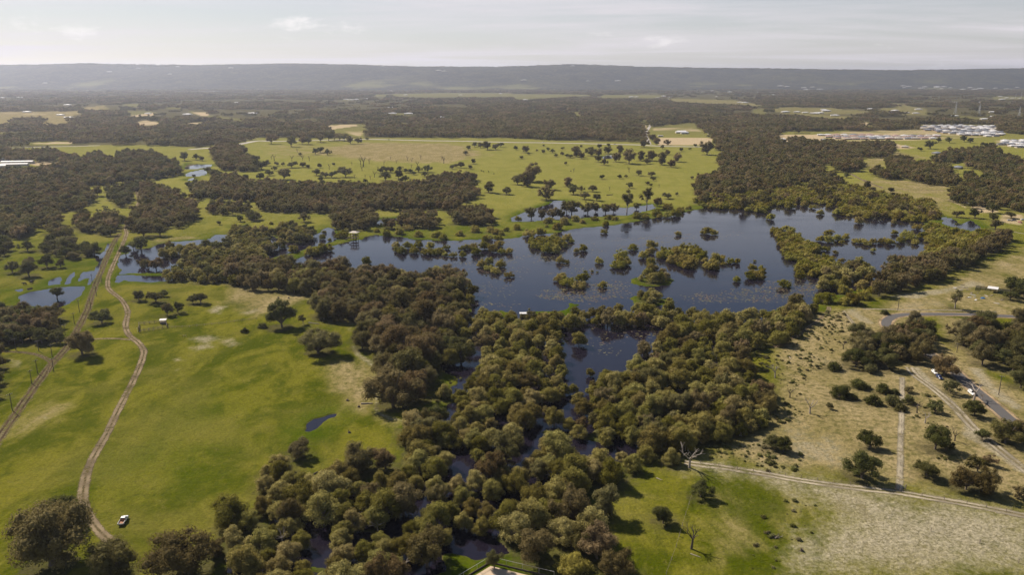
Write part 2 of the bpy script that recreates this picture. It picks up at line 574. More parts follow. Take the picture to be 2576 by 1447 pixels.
# open water inside the thicket, clear of crowns
OPEN = [D('33', [(650, 190), (850, 170), (980, 180), (1540, 190), (1550, 230), (1350, 340), (1240, 380), (1230, 450), (1150, 500), (1110, 600), (990, 620), (850, 640), (820, 740), (750, 800), (700, 860), (650, 820), (560, 740), (580, 600), (560, 450), (570, 340), (480, 330), (600, 240)]),
        D('33', [(340, 920), (600, 900), (620, 1060), (600, 1150), (500, 1120), (380, 1100), (370, 1000), (330, 980)]),
        D('32', [(2150, 60), (2200, 100), (2190, 290), (2200, 380), (2230, 470), (2190, 560), (2210, 700), (2090, 760), (2070, 690), (2140, 660), (2170, 450), (2130, 310), (2140, 120)]),
        D('32', [(1890, 1150), (1980, 990), (2060, 1080), (1960, 1150), (1900, 1220)]),
        D('32', [(2180, 1130), (2400, 1180), (2500, 1290), (2430, 1340), (2250, 1190)]),
        D('42', [(2010, 200), (2100, 260), (2270, 290), (2400, 200), (2420, 100), (2480, 60), (2470, 180), (2320, 330), (2100, 420), (1900, 490), (1870, 440), (2000, 380)]),
        D('42', [(1550, 540), (1680, 580), (1700, 680), (1830, 820), (1650, 930), (1500, 980), (1480, 1090), (1330, 1130), (1330, 1020), (1500, 860), (1540, 720)]),
        D('42', [(970, 1060), (1110, 1080), (1100, 1110), (980, 1180)]),
        D('42', [(555, 920), (640, 980), (725, 1040), (725, 1130), (800, 1200), (745, 1330), (640, 1320), (545, 1280), (555, 1120), (600, 1060)]),
        D('42', [(30, 1190), (150, 1160), (260, 1180), (240, 1230), (110, 1400), (0, 1380)]),
        D('43', [(0, 90), (150, 90), (320, 60), (280, 140), (200, 170), (160, 260), (110, 310), (0, 200)]),
        D('43', [(640, 120), (860, 150), (1000, 190), (1150, 200), (1170, 250), (1050, 280), (1000, 230), (850, 220), (740, 300), (700, 240)]),
        D('43', [(160, 530), (300, 530), (280, 600), (130, 600)]),
        D('43', [(0, 690), (110, 710), (70, 800), (0, 830)]),
        D('43', [(1050, 60), (1230, 100), (1250, 200), (1100, 150)]),
        D('32', [(1900, 560), (2160, 580), (2060, 680), (1950, 640)]),
        D('33', [(1730, 700), (1940, 770), (1920, 830), (1760, 800)]),
        D('33', [(1900, 900), (2050, 900), (2030, 1000), (1900, 980)]),
        D('33', [(40, 30), (170, 30), (170, 110), (40, 110)])]
WATER_W = [W(p) for p in WATER]
LAND_W = [W(p) for p in LAND]


def water_field(x, y):
    w = np.full(x.shape, -1e3)
    wsm = np.full(x.shape, -1e3)
    for k, P in enumerate(WATER_W):
        if k in (0, 1, 3):
            w = np.maximum(w, sdist(P, x, y))
        else:
            wsm = np.maximum(wsm, sdist(P, x, y))
    l = np.full(x.shape, -1e3)
    for P in LAND_W:
        l = np.maximum(l, sdist(P, x, y))
    w = np.minimum(w, -l)
    near = w > -60
    n = np.zeros(x.shape)
    xs, ys = x[near], y[near]
    n[near] = 3.2 * vnoise(xs, ys, 19, 3) + 1.9 * vnoise(xs, ys, 8, 4) + 0.9 * vnoise(xs, ys, 3.2, 5)
    m0 = wsm > -30
    n2 = np.zeros(x.shape)
    n2[m0] = 0.9 * vnoise(x[m0], y[m0], 9, 8) + 0.6 * vnoise(x[m0], y[m0], 3.5, 9)
    w = np.maximum(w + n, np.minimum(wsm, -l) + n2)
    # grassy hummocks stand out of the thicket's water
    hm = sdist(WATER_W[1], x, y)
    m = hm > 0
    hv = vnoise(x[m], y[m], 17, 11) * 0.7 + 0.45 * vnoise(x[m], y[m], 7, 12)
    w[m] = np.where(hv > 0.36, np.minimum(w[m], (0.36 - hv) * 14), w[m])
    for o_ in OPEN:
        so = sdist(W(o_, 0.0), x, y)
        w = np.where(so > -3, np.maximum(w, so + 3), w)
    return w


# ------------------------------------------------------------------ ground cover fields: (frame polygon, softness in metres, strength)
SAND, DRY, BARE, FOREST, LUSH = [], [], [], [], []
SAND += [([(1990, 1447), (1970, 1400), (2010, 1340), (2100, 1290), (2000, 1250), (1880, 1215), (1750, 1180), (1770, 1165), (1900, 1180), (2060, 1198), (2200, 1222), (2350, 1240),
           (2470, 1262), (2576, 1290), (2650, 1320), (2700, 1447)], 34, 1.0),
         (D('34', [(1410, 600), (1520, 590), (1700, 780), (1900, 960), (2050, 1130), (2250, 1330), (2700, 1700), (2500, 1650), (2200, 1420), (1950, 1300), (1960, 1150), (1800, 960), (1600, 800)]), 3, 0.9),
         (D('34', [(260, 420), (420, 430), (900, 560), (1200, 600), (1300, 720), (1000, 700), (600, 720), (430, 560)]), 8, 0.35),
         (D('34', [(0, 1150), (350, 1150), (700, 1200), (900, 1400), (1000, 1600), (700, 1700), (100, 1500), (-300, 1400)]), 14, 0.55),
         (D('34', [(2000, 600), (2160, 600), (2300, 800), (2575, 1000), (2575, 1060), (2400, 1010), (2150, 800)]), 4, 0.8),
         (D('24', [(1850, 1080), (2050, 1010), (2200, 1060), (1900, 1130), (1500, 1200), (1150, 1180), (1300, 1150), (1700, 1100)]), 4, 0.75),
         (D('24', [(750, 1300), (900, 1290), (1030, 1400), (1100, 1460), (950, 1447), (850, 1380)]), 3, 0.7),
         (D('24', [(1200, 1240), (1700, 1200), (1900, 1210), (1900, 1290), (1400, 1310)]), 8, 0.45),
         (D('24', [(2150, 820), (2575, 700), (2575, 900), (2200, 1010), (2050, 980)]), 14, 0.38),
         (D('31', [(1880, 310), (2050, 270), (2250, 300), (2100, 350), (2150, 400), (1980, 430), (1900, 400), (2030, 370)]), 9, 0.85),
         (D('31', [(2180, 330), (2330, 300), (2480, 370), (2300, 410)]), 8, 0.75),
         (D('31', [(1700, 520), (1800, 490), (1850, 530), (1750, 550)]), 4, 0.7),
         (D('31', [(1720, 620), (1800, 610), (1780, 645)]), 4, 0.7),
         (D('21', [(2090, 1310), (2160, 1270), (2330, 1260), (2250, 1300), (2200, 1350), (2110, 1345)]), 8, 0.85),
         (D('21', [(2380, 1340), (2575, 1290), (2650, 1310), (2500, 1360)]), 8, 0.8),
         (D('32', [(930, 380), (990, 370), (1070, 470), (1190, 540), (1200, 700), (1230, 900), (1250, 1040), (1330, 1080), (1550, 1160), (1300, 1130), (1160, 1050), (1180, 950), (1150, 780), (1190, 640), (1090, 560), (980, 480)]), 2.5, 0.72),
         (D('32', [(880, 170), (970, 160), (990, 260), (900, 240)]), 3, 0.45),
         (D('32', [(640, 620), (900, 600), (1100, 640), (1130, 780), (900, 820), (720, 760)]), 8, 0.25),
         (D('31', [(60, 500), (250, 520), (290, 580), (150, 640), (80, 590)]), 4, 0.5),
         (D('31', [(60, 700), (240, 680), (140, 740)]), 4, 0.4),
         (D('31', [(0, 900), (110, 860), (260, 850), (90, 960), (0, 1010)]), 4, 0.5),
         (D('31', [(370, 1100), (450, 1080), (530, 1100), (460, 1140)]), 2, 0.5),
         (D('31', [(600, 1020), (800, 990), (780, 1010), (640, 1060)]), 3, 0.2),
         (D('41', [(-100, 1180), (120, 1200), (330, 1447), (-100, 1600)]), 8, 0.35),
         (D('42', [(2110, 1447), (2340, 1300), (2600, 1380), (2750, 1447)]), 1, 0.0),
         (D('22', [(-250, 1040), (0, 1045), (-60, 1090), (-200, 1060)]), 4, 0.5)]
DRY += [(D('34', [(1700, 80), (2100, 90), (2400, 500), (2500, 700), (2000, 560), (1750, 300)]), 14, 0.95), (D('11', [(-400, 540), (1100, 540), (1100, 640), (700, 760), (-400, 860)]), 60, 0.75), (D('13', [(1530, 470), (2570, 500), (2570, 570), (1580, 510)]), 60, 0.5), (D('14', [(-60, 550), (1700, 500), (1700, 700), (-60, 700)]), 80, 0.45),
        (D('12', [(500, 1020), (750, 960), (1100, 915), (1900, 925), (2100, 950), (2300, 1040), (1950, 1120), (1300, 1110), (1000, 1080)]), 60, 1.0),
        (D('12', [(0, 940), (900, 930), (700, 1080), (0, 1080)]), 60, 0.5),
        ([(1780, 1150), (1900, 1080), (1950, 960), (1960, 870), (2050, 790), (2150, 770), (2300, 800), (2400, 880), (2576, 1000), (2700, 1100), (2700, 1300), (2300, 1225), (2000, 1185)], 14, 0.9),
        ([(1720, 1180), (1990, 1230), (2100, 1280), (2010, 1340), (1960, 1447), (1740, 1447), (1760, 1300)], 20, 0.55),
        ([(2180, 770), (2350, 720), (2450, 660), (2576, 620), (2700, 620), (2700, 800), (2230, 800)], 16, 0.7),
        ([(2100, 470), (2200, 445), (2420, 480), (2420, 540), (2380, 540), (2250, 500)], 20, 0.6),
        (D('14', [(950, 1090), (1300, 1000), (1650, 1080), (1200, 1100), (1180, 1180), (960, 1190)]), 30, 0.8),
        (D('14', [(1080, 1290), (1500, 1290), (1900, 1360), (1850, 1447), (1300, 1447)]), 30, 0.75),
        (D('31', [(0, 1100), (300, 900), (700, 820), (900, 950), (700, 1300), (300, 1500), (-300, 1700)]), 20, 0.42),
        (D('31', [(1000, 480), (1500, 560), (1300, 900), (1150, 900)]), 20, 0.1),
        (D('22', [(-260, 1040), (600, 1150), (480, 1250), (0, 1380), (-350, 1250)]), 18, 0.85),
        (D('32', [(650, 560), (1000, 480), (1200, 560), (1250, 900), (1150, 1000), (1500, 1150), (1400, 1250), (1000, 1050), (700, 850)]), 14, 0.72),
        (D('41', [(2200, 560), (2500, 450), (2800, 350), (2700, 700), (2300, 720)]), 14, 0.35),
        (D('21', [(1500, 600), (1900, 560), (2000, 590), (1700, 630), (1520, 670)]), 6, 0.7),
        (D('43', [(1050, 620), (1500, 560), (1700, 620), (1500, 760), (1150, 720)]), 14, 0.4),
        (D('24', [(830, 40), (1300, 20), (1840, 110), (1850, 250), (1700, 200), (1200, 100)]), 20, 0.5)]
BARE += [(D('13', [(1440, 868), (2005, 872), (1990, 942), (1460, 945)]), 2, 1.0),
         (D('14', [(70, 840), (420, 832), (560, 850), (560, 900), (250, 890), (120, 870)]), 4, 0.9),
         (D('14', [(0, 880), (250, 880), (450, 940), (250, 965), (30, 940)]), 6, 0.6),
         (D('14', [(900, 708), (980, 712), (1060, 738), (960, 750), (910, 738)]), 4, 0.9),
         (D('14', [(1250, 920), (1420, 950), (1500, 965), (1400, 985), (1290, 985)]), 6, 0.6),
         (D('12', [(650, 745), (1010, 730), (1030, 748), (760, 785), (660, 775)]), 6, 0.65),
         (D('12', [(700, 825), (740, 810), (745, 860), (720, 860)]), 4, 0.6),
         (D('12', [(820, 790), (1100, 795), (1050, 870), (900, 820)]), 10, 0.45),
         (D('11', [(1300, 645), (1560, 610), (1540, 645), (1310, 660)]), 6, 0.7),
         (D('11', [(1310, 712), (1450, 690), (1650, 715), (1640, 735), (1400, 745)]), 8, 0.6),
         (D('11', [(1830, 720), (2130, 700), (2100, 720), (1880, 735)]), 6, 0.6),
         (D('11', [(1900, 606), (2090, 612), (2110, 650), (2000, 645)]), 6, 0.7),
         (D('11', [(0, 610), (500, 620), (470, 640), (0, 630)]), 8, 0.4),
         (D('11', [(380, 770), (560, 730), (720, 740), (600, 775), (420, 790)]), 8, 0.75),
         (D('11', [(0, 830), (400, 795), (380, 815), (0, 850)]), 6, 0.5),
         (D('11', [(230, 930), (460, 915), (740, 905), (740, 925), (480, 935)]), 6, 0.7),
         (D('11', [(300, 1110), (600, 1100), (600, 1140), (480, 1150), (300, 1140)]), 4, 0.8),
         (D('11', [(-50, 1080), (60, 1085), (60, 1105), (-50, 1110)]), 4, 0.6),
         (D('13', [(1300, 745), (1340, 740), (1345, 795), (1310, 790)]), 4, 0.8),
         (D('13', [(1395, 765), (1600, 760), (1850, 770), (1930, 810), (1700, 800), (1400, 800)]), 6, 0.45),
         (D('14', [(480, 830), (1480, 745), (2330, 745), (2400, 850), (1700, 890), (1000, 910), (500, 900)]), 10, 0.45),
         (D('14', [(2250, 890), (2575, 880), (2575, 990), (2330, 960)]), 10, 0.4),
         (D('24', [(2020, 260), (2200, 240), (2350, 330), (2100, 340)]), 4, 0.6),
         (D('24', [(2350, 330), (2575, 350), (2575, 470), (2300, 430)]), 5, 0.5),
         (D('24', [(1790, 190), (1870, 185), (1900, 225), (2010, 280), (1990, 290), (1850, 230)]), 3, 0.6),
         (D('43', [(-160, 1370), (-80, 1320), (80, 1380), (200, 1447), (-230, 1447)]), 1.0, 0.0),
         (D('23', [(1990, 1190), (2060, 1195), (2060, 1220), (2010, 1250)]), 3, 0.0)]
# woodland litter under trees is filled in by the planting below; lush green by the water
LUSH += [(D('41', [(1100, 300), (1500, 100), (2200, 60), (2100, 500), (1500, 600), (1000, 700)]), 25, 0.55),
         (D('31', [(1500, 1100), (2300, 800), (2575, 1000), (2400, 1500), (1400, 1500)]), 30, 0.35),
         (D('22', [(850, 560), (1200, 500), (2000, 470), (2575, 430), (2575, 520), (1600, 600), (1000, 580)]), 12, 0.5),
         (D('23', [(0, 430), (500, 400), (1000, 400), (1500, 320), (1900, 230), (2000, 260), (1700, 340), (1000, 430), (200, 520), (0, 500)]), 8, 0.6),
         (D('23', [(1180, 1150), (1600, 1150), (1600, 1290), (1180, 1290)]), 4, 0.8),
         (D('23', [(440, 1220), (720, 1220), (700, 1340), (440, 1340)]), 4, 0.9),
         (D('23', [(1190, 950), (1600, 950), (1600, 1080), (1190, 1080)]), 4, 0.6),
         (D('33', [(950, 1200), (1300, 1200), (1300, 1440), (950, 1440)]), 6, 0.8),
         (D('21', [(0, 640), (1000, 640), (1000, 900), (0, 1000)]), 30, 0.4),
         (D('43', [(1050, 380), (1500, 420), (1300, 620), (1050, 560)]), 10, 0.5)]

# ------------------------------------------------------------------ the ground sheet
vs = np.arange(1700, 250, -2.6)
ys = []
for v in vs:
    ys.append(ground(1288, v, 0.0)[1])
ys = [y for y in np.arange(40, ys[0], 4.0)] + ys
y = ys[-1]
while y < 9800:
    y *= 1.022
    ys.append(y)
ys = np.array(ys)
ts = np.linspace(-1.05, 1.05, 760)
GX = (ts[None, :] * (ys[:, None] + 90))
GY = np.repeat(ys[:, None], len(ts), 1)
gx, gy = GX.ravel(), GY.ravel()
wf = water_field(gx, gy)
LAND_Z = 0.3
gz = LAND_Z - (LAND_Z + 0.9) * smooth(wf, -1.2, 1.6)


def field(lst):
    a = np.zeros(gx.shape)
    for poly, soft, k in lst:
        if k <= 0:
            continue
        P = W(poly)
        d = sdist(P, gx, gy, soft * 1.5 + 5)
        a = np.maximum(a, k * smooth(d, -soft, soft))
    return a


F_SAND, F_DRY, F_BARE, F_LUSH = field(SAND), field(DRY), field(BARE), field(LUSH)
nr, nc = GX.shape
idx = np.arange(nr * nc).reshape(nr, nc)
quads = np.stack([idx[:-1, :-1], idx[:-1, 1:], idx[1:, 1:], idx[1:, :-1]], -1).reshape(-1, 4)

t = NT('ground_cover')
p1 = t.pos(1, 1, 1)
pw = t.pos(1, 0.55, 1, R(20))
n_big = t.noise(p1, 0.012, 5, 0.6, 0.4)
n_mid = t.noise(pw, 0.05, 6, 0.62, 0.5)
n_fine = t.noise(p1, 0.33, 5, 0.65)
n_grain = t.noise(p1, 1.15, 4, 0.7)
n_far = t.noise(p1, 0.004, 4, 0.55)
n_pat = t.noise(t.pos(1, 0.6, 1, R(-25)), 0.14, 5, 0.65, 0.3)
g = t.mix(t.ramp(n_mid, 0.41, 0.60), (0.062, 0.078, 0.002), (0.152, 0.146, 0.014))
g = t.mix(t.ramp(n_pat, 0.52, 0.72, 0, 0.6), g, (0.190, 0.170, 0.028))
g = t.mix(t.ramp(n_pat, 0.46, 0.30, 0, 0.55), g, (0.048, 0.064, 0.003))
g = t.mix(t.ramp(n_big, 0.44, 0.68, 0, 0.75), g, (0.190, 0.168, 0.034))
# drier, paler pasture away from the wet ground
ysep = t.n('ShaderNodeSeparateXYZ')
t.put(ysep.inputs[0], p1)
g = t.mix(t.ramp(ysep.outputs[1], 500.0, 1000.0, 0.0, 0.72), g, t.mix(n_mid, (0.208, 0.216, 0.026), (0.305, 0.272, 0.088)))
g = t.mix(t.ramp(ysep.outputs[1], 1500.0, 2600.0, 0.0, 0.75), g, t.mix(n_big, (0.10, 0.10, 0.035), (0.17, 0.145, 0.07)))
lush = t.attr('lush')
g = t.mix(t.math('MULTIPLY', lush, t.ramp(n_mid, 0.8, 0.35, 0.35, 1.3)), g, (0.056, 0.086, 0.002))
g = t.mix(t.ramp(n_fine, 0.58, 0.76, 0.0, 0.4), g, (0.150, 0.128, 0.030))
g = t.mix(t.ramp(n_fine, 0.46, 0.26, 0.0, 0.55), g, (0.042, 0.056, 0.008))
g = t.mix(t.math('MULTIPLY', t.math('MULTIPLY', t.ramp(t.noise(p1, 0.45, 6, 0.8), 0.56, 0.66), t.ramp(n_pat, 0.4, 0.6)), 0.6), g, (0.19, 0.16, 0.045))
dry = t.attr('dry')
dcol = t.mix(t.ramp(n_mid, 0.35, 0.68), (0.255, 0.205, 0.085), (0.350, 0.275, 0.140))
dcol = t.mix(t.ramp(n_fine, 0.44, 0.64, 0, 0.7), dcol, (0.095, 0.092, 0.026))
dm = t.ramp(t.math('ADD', dry, t.math('MULTIPLY', t.math('SUBTRACT', n_mid, 0.5), 1.1)), 0.25, 0.85)
dm = t.math('MULTIPLY', dm, t.ramp(dry, 0.0, 0.15))
g = t.mix(dm, g, dcol)
sand = t.attr('sand')
scol = t.mix(n_fine, (0.33, 0.285, 0.19), (0.47, 0.415, 0.30))
n_sp = t.noise(p1, 0.85, 5, 0.72)
n_sp2 = t.noise(p1, 0.28, 6, 0.75, 0.6)
spk = t.math('MULTIPLY', t.ramp(n_sp, 0.42, 0.60), t.ramp(n_sp2, 0.36, 0.62, 0.3, 1.0))
scol = t.mix(t.math('MULTIPLY', spk, 0.76), scol, (0.115, 0.100, 0.042))
scol = t.mix(t.ramp(n_mid, 0.55, 0.75, 0, 0.7), scol, (0.15, 0.125, 0.055))
sm = t.math('ADD', sand, t.math('MULTIPLY', t.math('SUBTRACT', n_mid, 0.5), 0.9))
sm = t.math('ADD', sm, t.math('MULTIPLY', t.math('SUBTRACT', n_fine, 0.5), 0.7))
sm = t.math('MULTIPLY', t.ramp(sm, 0.30, 0.95, 0.0, 0.92), t.ramp(sand, 0.0, 0.25))
g = t.mix(sm, g, scol)
bare = t.attr('bare')
bm_ = t.math('MULTIPLY', t.ramp(t.math('ADD', bare, t.math('MULTIPLY', t.math('SUBTRACT', n_big, 0.5), 0.8)), 0.25, 0.65), t.ramp(bare, 0, 0.15))
g = t.mix(bm_, g, t.mix(n_mid, (0.40, 0.30, 0.17), (0.52, 0.42, 0.27)))
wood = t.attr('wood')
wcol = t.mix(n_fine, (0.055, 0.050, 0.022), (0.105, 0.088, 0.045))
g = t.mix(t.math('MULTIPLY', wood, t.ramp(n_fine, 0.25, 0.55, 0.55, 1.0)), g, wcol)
wet = t.attr('wet')
g = t.mix(t.ramp(t.math('ADD', wet, t.math('MULTIPLY', t.math('SUBTRACT', n_fine, 0.5), 0.8)), 0.35, 0.75), g, t.mix(n_grain, (0.075, 0.062, 0.030), (0.13, 0.105, 0.05)))
g = t.mix(t.math('MULTIPLY', t.ramp(n_grain, 0.35, 0.65), 0.55), g, t.mix(0.55, g, (0.02, 0.022, 0.006)))
g = t.mix(t.ramp(t.noise(p1, 0.6, 6, 0.8), 0.55, 0.75, 0, 0.3), g, t.mix(0.35, g, (0.38, 0.32, 0.10)))
hb = t.math('ADD', t.math('MULTIPLY', n_grain, 0.5), n_fine)
M['ground'] = t.done(t.bsdf(g, 1.0, 0.0, t.bump(hb, 0.75, 0.9)).outputs[0])

GROUND = mesh_np('ground', np.stack([gx, gy, gz], -1), quads, M['ground'], smooth_=True)
F_WET = smooth(wf, -1.6, 0.2) * 0.8
F_LUSH = np.maximum(F_LUSH, 0.75 * smooth(wf, -16, -2))


def ground_attr(name, a):
    at = GROUND.attributes.new(name, 'FLOAT', 'POINT')
    at.data.foreach_set('value', np.ascontiguousarray(a, dtype=np.float32))


ground_attr('sand', F_SAND)
ground_attr('dry', F_DRY)
ground_attr('bare', F_BARE)
ground_attr('lush', F_LUSH)
ground_attr('wet', F_WET)
GOBJ = tag(link('ground', GROUND), 'open green pasture and sandy plain running out to the hills', 'ground', kind='structure')

# ------------------------------------------------------------------ water table: one still sheet under the whole wetland
t = NT('still_dark_water')
pr = t.pos(0.35, 1.0, 1.0, R(-14))
wp = t.noise(t.pos(0.012, 0.03, 1, R(-14)), 1.0, 4, 0.6, 0.8)
rip = t.math('ADD', t.noise(pr, 0.9, 3, 0.6), t.math('MULTIPLY', t.noise(pr, 0.22, 3, 0.6), 0.6))
bmp = t.n('ShaderNodeBump')
t.put(bmp.inputs['Strength'], t.ramp(wp, 0.35, 0.65, 0.01, 0.16))
bmp.inputs['Distance'].default_value = 0.25
t.put(bmp.inputs['Height'], rip)
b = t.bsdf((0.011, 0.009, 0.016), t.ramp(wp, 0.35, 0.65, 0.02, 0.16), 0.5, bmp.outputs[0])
b.inputs['IOR'].default_value = 1.33
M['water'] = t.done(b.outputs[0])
xs = np.linspace(-520, 760, 33)
yy = np.linspace(150, 1500, 33)
wx, wy = np.meshgrid(xs, yy)
wi = np.arange(33 * 33).reshape(33, 33)
wq = np.stack([wi[:-1, :-1], wi[:-1, 1:], wi[1:, 1:], wi[1:, :-1]], -1).reshape(-1, 4)
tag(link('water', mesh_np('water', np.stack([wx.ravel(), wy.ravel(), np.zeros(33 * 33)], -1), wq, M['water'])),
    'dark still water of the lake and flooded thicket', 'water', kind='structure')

# ------------------------------------------------------------------ hills on the horizon
ridge_u = [-900, -300, 0, 300, 560, 800, 900, 1080, 1250, 1420, 1600, 1900, 2200, 2400, 2576, 2900, 3500]
ridge_v = [167, 165, 166.5, 161, 164.5, 161.5, 164, 168.5, 169.5, 163.5, 169, 173, 177, 173.5, 170.5, 173, 172]
hy = np.concatenate([np.linspace(7800, 11800, 70), np.linspace(11900, 16000, 12)])
hu = np.linspace(-1.05, 1.05, 420)
HX = hu[None, :] * hy[:, None] * 1.02
HY = np.repeat(hy[:, None], len(hu), 1)
RD = 11000.0
du = HX / RD * FPX * 0.97 + 1288
top = CAM_H - 16 + (193.0 - np.interp(du, ridge_u, ridge_v)) / FPX * RD
s = np.clip((HY - 8300 - 500 * vnoise(HX, HY * 0, 2600, 21)) / 2500, 0, 1)
prof = s * s * (3 - 2 * s)
spur = vnoise(HX, HY * 0.45, 700, 22) + 0.5 * vnoise(HX, HY, 330, 23)
fold = vnoise(HX, HY * 0.35, 420, 28) + 0.6 * vnoise(HX, HY * 0.6, 190, 29)
HZ = top * prof * (1 + 0.40 * spur * (1 - prof) * prof * 2.4) + 16 * fold * prof * (1.1 - prof) + 2.5 * vnoise(HX, HY, 60, 24) * prof + 4.0 * vnoise(HX, HY, 130, 27) * prof
HZ = HZ - 3.0 * (1 - np.clip(prof * 8, 0, 1)) - np.clip((HY - RD) / 5000, 0, 1) * 60
hi_ = np.arange(HX.size).reshape(HX.shape)
hq = np.stack([hi_[:-1, :-1], hi_[:-1, 1:], hi_[1:, 1:], hi_[1:, :-1]], -1).reshape(-1, 4)
t = NT('wooded_hillside')
ph = t.pos()
a = t.noise(ph, 0.03, 6, 0.65)
bq = t.noise(ph, 0.0011, 5, 0.6)
c = t.mix(t.ramp(a, 0.35, 0.65), (0.024, 0.026, 0.018), (0.095, 0.088, 0.048))
c = t.mix(t.ramp(t.noise(ph, 0.006, 6, 0.7, 0.5), 0.42, 0.62, 0, 0.75), c, (0.020, 0.024, 0.018))
zsep = t.n('ShaderNodeSeparateXYZ')
t.put(zsep.inputs[0], t.n('ShaderNodeNewGeometry').outputs['Position'])
low = t.ramp(zsep.outputs[2], 150.0, 30.0)
cl = t.math('MULTIPLY', t.ramp(bq, 0.52, 0.66), t.math('MULTIPLY_ADD', low, 0.75, 0.1))
c = t.mix(cl, c, (0.17, 0.165, 0.07))
M['hill'] = t.done(t.bsdf(c, 1.0, 0.0, t.bump(a, 1.0, 14.0)).outputs[0])
tag(link('hills', mesh_np('hills', np.stack([HX.ravel(), HY.ravel(), HZ.ravel()], -1), hq, M['hill'], smooth_=True)),
    'long low wooded scarp along the horizon', 'hills', kind='structure')


# ------------------------------------------------------------------ roads and tracks
def catmull(P, step):
    P = np.array(P, float)
    out = []
    n = len(P)
    for i in range(n - 1):
        p0, p1, p2, p3 = P[max(i - 1, 0)], P[i], P[i + 1], P[min(i + 2, n - 1)]
        k = max(2, int(np.hypot(*(p2 - p1)) / step))
        for j in range(k):
            q = j / k
            out.append(0.5 * ((2 * p1) + (-p0 + p2) * q + (2 * p0 - 5 * p1 + 4 * p2 - p3) * q * q + (-p0 + 3 * p1 - 3 * p2 + p3) * q ** 3))
    out.append(P[-1])
    return np.array(out)


def strip_mesh(name, pts, width, mat, z=0.34, step=2.0, wob=0.15, world=False, cross=5, closed_w=None):
    P = catmull(pts if world else W(pts), step)
    d = np.gradient(P, axis=0)
    d /= np.linalg.norm(d, axis=1)[:, None] + 1e-9
    nrm = np.stack([-d[:, 1], d[:, 0]], -1)
    V = []
    U = []
    cum = np.concatenate([[0], np.cumsum(np.hypot(*np.diff(P, axis=0).T))])
    for k in range(cross):
        a = k / (cross - 1) * 2 - 1
        w = width / 2 * (1 + wob * vnoise(cum, cum * 0 + k // 3 * 50, 7, 31 + int(pts[0][0]) % 90))
        V.append(np.concatenate([P + nrm * (a * w)[:, None], np.full((len(P), 1), z)], 1))
        U.append(np.stack([np.full(len(P), a), cum], -1))
    V = np.stack(V, 1)
    n = len(P)
    I = np.arange(n * cross).reshape(n, cross)
    Q = np.stack([I[:-1, 1:], I[:-1, :-1], I[1:, :-1], I[1:, 1:]], -1).reshape(-1, 4)
    me = mesh_np(name, V.reshape(-1, 3), Q, mat)
    for nm, col in (('across', 0), ('along', 1)):
        at = me.attributes.new(nm, 'FLOAT', 'POINT')
        at.data.foreach_set('value', np.ascontiguousarray(np.stack(U, 1).reshape(-1, 2)[:, col], dtype=np.float32))
    return me


def track_mat(name, rut, mid, edge, w_rut=0.28, c_rut=0.52, mid_amount=0.6, edge_soft=0.25, breakup=0.5):
    """two wheel ruts with grass between and ragged grass edges that open to the ground below"""
    t = NT(name)
    ac = t.attr('across')
    p = t.pos()
    nf = t.noise(p, 0.8, 5, 0.65)
    nm_ = t.noise(p, 0.10, 4, 0.6)
    aa = t.math('ABSOLUTE', ac)
    d = t.math('ABSOLUTE', t.math('SUBTRACT', aa, c_rut))
    d = t.math('ADD', d, t.math('MULTIPLY', t.math('SUBTRACT', nf, 0.5), 0.35))
    rutm = t.ramp(d, w_rut, w_rut * 0.45)
    lite = tuple(min(1, q * 1.25) for q in rut)
    dark = tuple(q * 0.62 for q in rut)
    rc = t.mix(t.ramp(nm_, 0.35, 0.65), dark, lite)
    rc = t.mix(t.ramp(nf, 0.4, 0.7, 0, 0.5), rc, rut)
    c = t.mix(rutm, t.mix(nf, tuple(q * 0.8 for q in mid), mid), rc)
    bs = t.bsdf(c, 1.0, 0.0, t.bump(nf, 0.5, 0.3))
    tr = t.n('ShaderNodeBsdfTransparent')
    e = t.math('ADD', aa, t.math('MULTIPLY', t.math('SUBTRACT', nf, 0.5), 0.8))
    em = t.ramp(e, 1.0 - edge_soft, 1.0)
    em = t.math('MAXIMUM', em, t.math('MULTIPLY', t.math('SUBTRACT', 1.0, rutm), t.ramp(t.math('ADD', nm_, nf), 0.8, 1.15, 0.0, mid_amount)))
    brk = t.noise(p, 0.06, 5, 0.7)
    em = t.math('MAXIMUM', em, t.math('MULTIPLY', t.ramp(t.math('ADD', brk, t.math('MULTIPLY', nf, 0.25)), 0.60, 0.78), breakup))
    mx = t.n('ShaderNodeMixShader')
    t.put(mx.inputs[0], em)
    t.t.links.new(bs.outputs[0], mx.inputs[1])
    t.t.links.new(tr.outputs[0], mx.inputs[2])
    return t.done(mx.outputs[0])


M['track'] = track_mat('pale_wheel_track', (0.205, 0.160, 0.100), (0.155, 0.120, 0.066), None, 0.50, 0.55, 0.35, 0.4, 0.55)
M['ruts'] = track_mat('dark_wheel_ruts', (0.085, 0.058, 0.036), (0.17, 0.14, 0.075), None, 0.22, 0.42, 0.75)
M['sandtrack'] = track_mat('sandy_wheel_track', (0.33, 0.285, 0.205), (0.20, 0.165, 0.09), None, 0.40, 0.5, 0.9, 0.5, 0.85)
M['strip'] = track_mat('worn_sandy_strip', (0.34, 0.295, 0.21), (0.30, 0.26, 0.18), None, 2.0, 0.3, 0.0, 0.75, 0.9)
t = NT('asphalt')
nf = t.noise(t.pos(), 1.4, 5, 0.7)
nb = t.noise(t.pos(), 0.08, 3)
c = t.mix(nf, (0.070, 0.066, 0.064), (0.115, 0.108, 0.100))
c = t.mix(t.ramp(nb, 0.4, 0.7, 0, 0.5), c, (0.11, 0.10, 0.095))
M['asphalt'] = t.done(t.bsdf(c, 0.85, 0.25).outputs[0])
